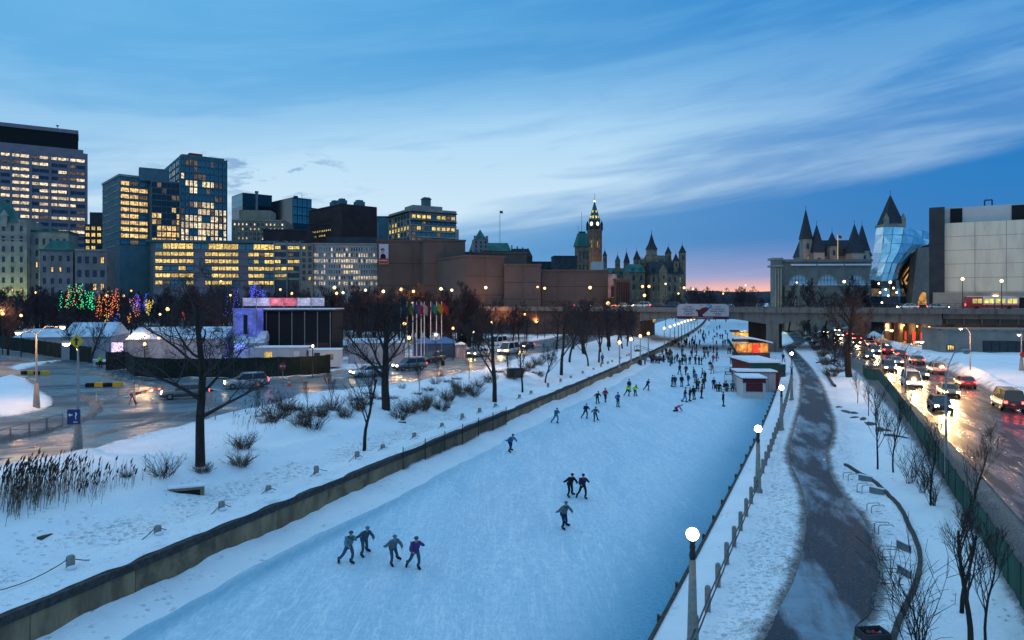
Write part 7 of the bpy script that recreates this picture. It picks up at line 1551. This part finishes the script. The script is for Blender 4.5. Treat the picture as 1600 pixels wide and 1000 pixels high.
# ------------------------------------------------------------------ people
def skin_mesh(name, joints, edges, mats=None, sub=1, root=0):
    me = bpy.data.meshes.new(name); me.from_pydata([j[:3] for j in joints], edges, []); ob = bpy.data.objects.new(name, me); col.objects.link(ob)
    ob.modifiers.new('s', 'SKIN'); 
    for i, j in enumerate(joints):
        r_ = j[3]; me.skin_vertices[0].data[i].radius = (r_, j[4] if len(j) > 4 else r_)
        me.skin_vertices[0].data[i].use_root = (i == root)
    m = ob.modifiers.new('ss', 'SUBSURF'); m.levels = sub; m.render_levels = sub
    dg = bpy.context.evaluated_depsgraph_get(); ev = ob.evaluated_get(dg); out = bpy.data.meshes.new_from_object(ev); bpy.data.objects.remove(ob); out.name = name
    out.polygons.foreach_set('use_smooth', [True]*len(out.polygons)); return out
def figure(pose):
    """returns joints dict in metres, figure faces -y"""
    J = dict(pel=(0,0,.95), che=(0,-.02,1.32), nk=(0,-.03,1.50), hd=(0,-.05,1.66), cr=(0,-.03,1.76))
    for s, n in ((-1,'L'),(1,'R')):
        J['sh'+n] = (s*.19,0,1.42); J['el'+n] = (s*.27,.02,1.14); J['ha'+n] = (s*.27,-.08,.90); J['hi'+n] = (s*.10,0,.92); J['kn'+n] = (s*.12,-.02,.50); J['fo'+n] = (s*.13,.02,.09); J['to'+n] = (s*.14,-.18,.05)
    def up_(**k): J.update(k)
    if pose == 'glide':   up_(pel=(0,.06,.86), che=(0,-.14,1.18), nk=(0,-.24,1.34), hd=(0,-.31,1.48), cr=(0,-.31,1.59), shL=(-.19,-.18,1.27), shR=(.19,-.18,1.27), elL=(-.36,-.05,1.05), elR=(.34,-.35,1.05), haL=(-.42,.18,.95), haR=(.25,-.55,1.0), hiL=(-.10,.04,.84), hiR=(.10,.04,.84), knL=(-.14,-.22,.50), foL=(-.12,-.05,.09), toL=(-.13,-.27,.05), knR=(.22,.18,.48), foR=(.38,.45,.13), toR=(.46,.28,.06))
    if pose == 'glide2':  up_(pel=(0,.04,.88), che=(0,-.10,1.22), nk=(0,-.17,1.38), hd=(0,-.23,1.53), cr=(0,-.22,1.64), shL=(-.19,-.12,1.31), shR=(.19,-.12,1.31), elL=(-.33,-.25,1.08), elR=(.38,.05,1.1), haL=(-.22,-.45,1.0), haR=(.5,.22,.98), knR=(.12,-.2,.5), foR=(.12,-.05,.09), toR=(.13,-.26,.05), knL=(-.2,.16,.48), foL=(-.34,.42,.13), toL=(-.42,.26,.06), hiL=(-.10,.02,.86), hiR=(.10,.02,.86))
    if pose == 'walk':    up_(knL=(-.12,-.18,.52), foL=(-.12,-.22,.1), toL=(-.12,-.42,.06), knR=(.12,.05,.50), foR=(.13,.28,.12), toR=(.13,.10,.05), elL=(-.27,.12,1.15), haL=(-.26,.10,.92), elR=(.27,-.1,1.15), haR=(.25,-.3,1.0))
    if pose == 'behind':  up_(elL=(-.3,.16,1.16), haL=(-.06,.2,.98), elR=(.3,.16,1.16), haR=(.06,.2,.98), knL=(-.12,-.1,.5), knR=(.14,.03,.5))
    if pose == 'hands':   up_(elL=(-.28,-.1,1.18), haL=(-.08,-.28,1.22), elR=(.28,-.1,1.18), haR=(.08,-.28,1.22))
    if pose == 'sit':     up_(pel=(0,.1,.55), che=(0,.04,.9), nk=(0,.0,1.07), hd=(0,-.05,1.22), cr=(0,-.05,1.33), shL=(-.19,.02,1.0), shR=(.19,.02,1.0), elL=(-.28,-.08,.78), elR=(.28,-.08,.78), haL=(-.14,-.32,.66), haR=(.14,-.32,.66), hiL=(-.10,.06,.52), hiR=(.10,.06,.52), knL=(-.14,-.36,.52), knR=(.14,-.36,.52), foL=(-.14,-.36,.1), foR=(.14,-.36,.1), toL=(-.15,-.55,.05), toR=(.15,-.55,.05))
    if pose == 'crouch':  up_(pel=(0,.25,.42), che=(0,-.1,.62), nk=(0,-.28,.70), hd=(0,-.42,.74), cr=(0,-.5,.80), shL=(-.19,-.18,.68), shR=(.19,-.18,.68), elL=(-.24,-.3,.4), elR=(.24,-.3,.4), haL=(-.2,-.5,.12), haR=(.2,-.5,.12), hiL=(-.1,.22,.40), hiR=(.1,.22,.40), knL=(-.16,-.05,.12), knR=(.16,-.05,.12), foL=(-.16,.42,.1), foR=(.16,.42,.1), toL=(-.16,.5,.04), toR=(.16,.5,.04))
    return J
def person_parts(pose):
    J = figure(pose); V = lambda n: Vector(J[n]); mid = lambda a, b_, t: V(a).lerp(V(b_), t)
    # one continuous body
    js = [(*V('pel'),.13,.10),(*mid('pel','che',.5),.12,.09),(*V('che'),.15,.11),(*V('nk'),.055),(*V('hd'),.095,.105),(*V('cr'),.07)]
    ed = [(0,1),(1,2),(2,3),(3,4),(4,5)]
    for n in 'LR':
        b_ = len(js); js += [(*V('sh'+n),.065),(*V('el'+n),.045),(*mid('el'+n,'ha'+n,.92),.032),(*(V('ha'+n)+(V('ha'+n)-V('el'+n)).normalized()*.09),.03)]; ed += [(2,b_),(b_,b_+1),(b_+1,b_+2),(b_+2,b_+3)]
        b_ = len(js); js += [(*V('hi'+n),.095),(*V('kn'+n),.062),(*V('fo'+n),.042),(*V('to'+n),.035)]; ed += [(0,b_),(b_,b_+1),(b_+1,b_+2),(b_+2,b_+3)]
    nose = V('hd')+Vector((0,-.115,.0)); js.append((*nose,.014)); ed.append((4,len(js)-1))
    body = skin_mesh('body', js, ed)
    js = [(*(V('pel')+Vector((0,0,-.06))),.205,.17),(*mid('pel','che',.5),.185,.15),(*V('che'),.20,.16),(*mid('che','nk',.75),.10,.09)]; ed = [(0,1),(1,2),(2,3)]
    for n in 'LR':
        b_ = len(js); js += [(*V('sh'+n),.105),(*V('el'+n),.082),(*mid('el'+n,'ha'+n,.88),.066)]; ed += [(2,b_),(b_,b_+1),(b_+1,b_+2)]
    jacket = skin_mesh('jacket', js, ed)
    js = [(*(V('pel')+Vector((0,0,-.02))),.15,.12)]; ed = []
    for n in 'LR':
        b_ = len(js); js += [(*V('hi'+n),.115),(*V('kn'+n),.085),(*mid('kn'+n,'fo'+n,.86),.068)]; ed += [(0,b_),(b_,b_+1),(b_+1,b_+2)]
    trousers = skin_mesh('trousers', js, ed)
    hat = MB(); c = V('hd')+(V('cr')-V('nk')).normalized()*.085+Vector((0,.025,0)); hat.ball(c, .118, 10, 6, (1,1.05,.72)); hat = hat.mesh('hat', M_black_m, True)
    sf = MB(); ax = (V('hd')-V('nk')).normalized(); sf.tube(V('nk')-ax*.05, V('nk')+ax*.045, .115, .095, 10); cv = V('nk')+Vector((.05,-.10,0)); sf.tube(cv, V('che')+Vector((.06,-.17,.02)), .04, .045, 6); sf = sf.mesh('scarf', M_black_m, True)
    sk = MB()
    for n in 'LR':
        f, t_ = V('fo'+n), V('to'+n); d = (t_-f); d.z = 0; d.normalize(); a = f-d*.08; e = t_+d*.04
        sk.tube((a.x,a.y,f.z+.10),(a.x,a.y,f.z-.02),.065,.07,8); sk.tube((a.x,a.y,f.z-.01),(e.x,e.y,t_.z+.01),.07,.05,8); s_ = Vector((-d.y,d.x,0))*.008
        sk.add([a-s_+Vector((0,0,-f.z+.0)), e-s_+Vector((0,0,-t_.z)), e+s_+Vector((0,0,-t_.z)), a+s_+Vector((0,0,-f.z)), Vector((a.x,a.y,.05))-s_, Vector((e.x,e.y,.05))-s_, Vector((e.x,e.y,.05))+s_, Vector((a.x,a.y,.05))+s_], [(0,1,2,3),(7,6,5,4),(0,4,5,1),(2,6,7,3)])
    return dict(scarf=sf, body=body, jacket=jacket, trousers=trousers, hat=hat, skates=sk.mesh('skates', M_black_m, False))
M_skin = mat('skin', (.42,.26,.19), rough=.6)
CL_ = {'black':(.012,.012,.015),'navy':(.015,.025,.07),'red':(.38,.02,.025),'blue':(.03,.12,.30),'pink':(.50,.08,.20),'grey':(.13,.14,.16),'brown':(.09,.05,.03),'tan':(.28,.22,.14),'green':(.03,.12,.05),'white':(.5,.5,.5),'maroon':(.12,.015,.03),'purple':(.10,.04,.16),'pale blue':(.20,.34,.48),'teal':(.03,.17,.22),'grey blue':(.13,.19,.26),'slate':(.055,.085,.12),'neon yellow green':(.45,.85,.03),'orange':(.5,.14,.02)}
CLM = {k: mat('cloth_'+k.replace(' ','_'), v, rough=.85) for k, v in CL_.items()}
CLM['neon yellow green'].node_tree.nodes['Principled BSDF'].inputs['Emission Strength'].default_value = 0
POSES = {}
PH = {'stand':'standing','glide':'skating','glide2':'striding','walk':'walking','behind':'gliding upright','hands':'waiting','sit':'sitting','crouch':'kneeling on the ice'}
people = []; rr_ = random.Random(77)
def person(px, py, pose, jac, tro, hat, face, place, scale=1.0, z=0.0, label=None, x=None):
    if pose not in POSES: POSES[pose] = person_parts(pose)
    d = POSES[pose]; p = P(px, py, z); base = label or f"skater in {jac} jacket and {tro} trousers {PH[pose]} {place}"
    t = thing('person', base, 'person', (p.x, p.y, z+.006), face, 'skaters on the canal ice' if z == 0 else None); t.scale = (scale,)*3; t.rotation_euler = (rr_.uniform(-.05,.07) if pose not in ('crouch','sit') else 0, rr_.uniform(-.05,.05), face)
    sc_c = rr_.choice(['red','white','grey blue','tan','black','purple','green'])
    for k, m in ((('scarf',CLM[sc_c]),) if rr_.random() < .6 and pose != 'crouch' else ())+(('body',M_skin),('jacket',CLM[jac]),('trousers',CLM[tro]),('hat',CLM[hat]),('skates',CLM['black'])):
        o = put(k, d[k], t)
        if not d[k].materials: d[k].materials.append(M_skin)
        o.material_slots[0].link = 'OBJECT'; o.material_slots[0].material = m
    people.append((px, py, base, t)); return t
def zplace(px, py):
    if py > 660: return 'on the open ice in front'
    if py > 622: return 'before the huts'
    if py > 598: return 'in the front crowd' if px > 1070 else 'left of the crowd'
    if py > 578: return 'by the container hut' if px > 1135 else 'at centre ice'
    if py > 558: return 'near the changing hut' if px > 1130 else ('by the wooden stairs' if px < 1052 else 'at mid canal')
    if py > 538: return 'by the green banner' if px > 1125 else 'near the bridge'
    return 'beneath the bridge'
W_ = lambda cx, cy: (1040+cx/7.145, 500+cy/7.145)
lst = [(70,745,'stand','black','black'),(105,750,'stand','navy','black'),(180,745,'stand','black','navy'),(255,735,'behind','navy','grey'),(155,610,'walk','navy','black'),(225,615,'walk','maroon','black'),(315,640,'behind','green','black'),(330,705,'stand','blue','tan'),(415,650,'walk','tan','brown'),(445,685,'stand','black','black'),(535,772,'stand','navy','black'),
(210,915,'walk','maroon','blue'),(270,905,'hands','black','maroon'),(320,890,'stand','black','navy'),(400,875,'hands','red','black'),(360,800,'hands','black','black'),(425,765,'stand','brown','black'),(345,770,'stand','green','black'),
(600,795,'sit','black','black'),(568,795,'sit','brown','black'),(660,785,'sit','red','black'),(682,790,'sit','black','grey'),(750,792,'sit','teal','black'),(728,612,'sit','navy','black'),
(495,560,'stand','black','white'),(522,600,'walk','grey','tan'),(800,545,'stand','maroon','black'),(825,540,'stand','pink','black'),(855,540,'hands','black','navy'),(900,560,'stand','brown','black'),(935,545,'stand','tan','black'),
(185,500,'stand','black','black'),(225,495,'walk','green','black'),(268,495,'stand','navy','black'),(335,495,'stand','maroon','black'),(375,500,'stand','black','brown'),(402,500,'hands','black','black'),(180,402,'stand','black','black'),(345,402,'stand','navy','black'),(300,345,'glide','teal','navy'),(330,362,'stand','grey','black'),(190,345,'stand','black','navy'),
(425,367,'stand','black','black'),(455,370,'stand','navy','black'),(500,357,'stand','black','grey'),(535,366,'stand','black','black'),(695,376,'stand','brown','black'),(722,377,'stand','maroon','black'),(730,490,'behind','teal','black'),(530,475,'stand','red','maroon'),(570,460,'stand','navy','black'),(565,293,'walk','green','tan'),(640,293,'stand','navy','black'),(665,285,'hands','red','black'),(695,265,'stand','red','black'),
(112,292,'stand','black','black'),(150,312,'stand','navy','black'),(180,265,'hands','black','brown'),(208,272,'stand','brown','black'),(240,262,'stand','black','black'),(265,303,'stand','teal','black'),(292,272,'stand','navy','navy'),(325,277,'stand','blue','black'),(380,282,'behind','teal','black'),(305,232,'stand','grey','black'),(420,235,'stand','navy','black'),(445,203,'walk','black','navy'),(390,152,'stand','black','black'),(425,162,'stand','grey','black'),(548,197,'crouch','black','black'),(575,192,'stand','navy','black'),(610,212,'stand','red','black'),(633,212,'stand','maroon','black'),(690,202,'stand','black','red'),(605,102,'walk','navy','black'),(670,155,'glide','grey','grey'),(572,112,'stand','black','navy'),(410,205,'stand','black','black'),(220,300,'stand','black','grey'),(540,140,'glide2','pale blue','navy'),(365,165,'stand','green','black'),
(72,492,'stand','brown','black'),(100,482,'hands','maroon','black'),(30,440,'stand','black','black'),(68,422,'stand','brown','tan'),(15,430,'stand','black','navy'),(50,400,'stand','green','black'),(-20,470,'stand','black','black'),(-60,455,'sit','navy','black'),(-100,480,'sit','brown','black'),(-140,482,'sit','maroon','black'),(-35,400,'stand','grey','black'),(5,392,'stand','black','black')]
rr = random.Random(5)
for cx, cy, po, ja, tr in lst:
    px, py = W_(cx, cy); person(px, py, po, ja, tr, rr.choice(['black','black','grey','red','navy','white','brown']), rr.uniform(0, 6.28) if po not in ('sit',) else rr.uniform(-.5,.5), zplace(px, py), rr.uniform(.93,1.06))
person(1130.5, 635, 'stand', 'black', 'black', 'maroon', 1.2, '', label='person in long black coat standing alone in the lamplight before the maroon hut')
person(1059, 643, 'crouch', 'pink', 'maroon', 'pink', 1.4, '', label='person in pink jacket kneeling on the open ice')
person(981, 619, 'glide2', 'neon yellow green', 'black', 'black', .3, '', label='left skater of the pair in neon vests')
person(992, 619, 'glide', 'neon yellow green', 'black', 'black', .2, '', label='right skater of the pair in neon vests')
person(983.5, 612, 'stand', 'navy', 'black', 'black', .4, '', label='skater in navy jacket just behind the pair in neon vests')
person(1011.5, 610, 'glide2', 'navy', 'black', 'navy', .5, '', label='lone skater in navy jacket between the neon pair and the crowd')
person(965.5, 636, 'behind', 'blue', 'navy', 'black', .2, '', label='skater in blue jacket directly left below the neon pair')
person(946, 628, 'walk', 'red', 'navy', 'black', .3, '', label='skater in red jacket left of the one in blue')
person(933, 631, 'glide', 'navy', 'black', 'black', .2, '', label='skater in navy jacket touching the one in red')
person(915, 654, 'glide2', 'navy', 'navy', 'grey', .2, '', label='left skater of the dark pair gliding below the red one')
person(930, 658, 'glide', 'grey', 'navy', 'navy', .1, '', label='right skater of the dark pair gliding below the red one')
person(869, 661, 'glide2', 'teal', 'teal', 'teal', .4, '', label='skater in teal clothes alone near the left wall')
person(797, 706, 'glide', 'blue', 'navy', 'navy', .6, '', label='skater in blue jacket close to the wire fence on the wall')
person(890, 776, 'glide', 'black', 'black', 'black', .3, '', label='left skater of the black clad pair in the middle of the ice')
person(912, 779, 'glide2', 'navy', 'black', 'navy', .2, '', label='right skater of the black clad pair in the middle of the ice')
person(882, 826, 'glide', 'grey', 'navy', 'grey', .4, '', label='skater in grey jacket gliding just below the black clad pair')
person(545, 880, 'glide2', 'grey blue', 'slate', 'slate', .7, '', label='leftmost skater of the loose group nearest the camera in grey blue jacket')
person(568, 868, 'glide', 'slate', 'slate', 'grey blue', .6, '', label='skater in slate jacket second from left nearest the camera')
person(615, 882, 'glide', 'grey', 'slate', 'grey blue', .5, '', label='bending skater in grey jacket in the nearest loose group')
person(650, 888, 'glide2', 'purple', 'slate', 'slate', .4, '', label='skater in purple jacket at the right of the nearest loose group')
person(941, 568, 'stand', 'blue', 'navy', 'black', 2.4, '', z=1.87, label='walker in blue jacket standing on the left bank path')
person(1224, 566, 'walk', 'navy', 'black', 'black', 2.4, '', z=.75, label='person in navy jacket walking on the footpath behind the lamps') 
person(157, 574, 'stand', 'neon yellow green', 'black', 'neon yellow green', .8, '', z=ZR, label='worker in neon jacket standing at the site gateway')
person(1362, 534, 'walk', 'black', 'black', 'black', .5, '', z=ZD, label='left of two dark walkers on the far side of the right road', x=0)
person(1366, 534, 'walk', 'brown', 'black', 'black', .5, '', z=ZD, label='right of two dark walkers on the far side of the right road', x=0)
for i in range(34):
    u = rr.random(); px, py = (rr.uniform(1000, 1050), rr.uniform(560, 571)) if i < 10 else (rr.uniform(1042, 1128), rr.uniform(524, 575))
    person(px, py, rr.choice(['stand','stand','walk','hands','behind']), rr.choice(['black','navy','brown','grey','maroon','green','black']), rr.choice(['black','navy','grey']), rr.choice(['black','grey','red','navy']), rr.uniform(0,6.28), zplace(px, py), rr.uniform(.9,1.06))
# labels that would repeat get the order in which they stand, left to right
by = {}
for r_ in people: by.setdefault(r_[2], []).append(r_)
for lab, rs_ in by.items():
    if len(rs_) > 1:
        for i, r_ in enumerate(sorted(rs_)): r_[3]['label'] = f'{ordn[i]} from left '+lab
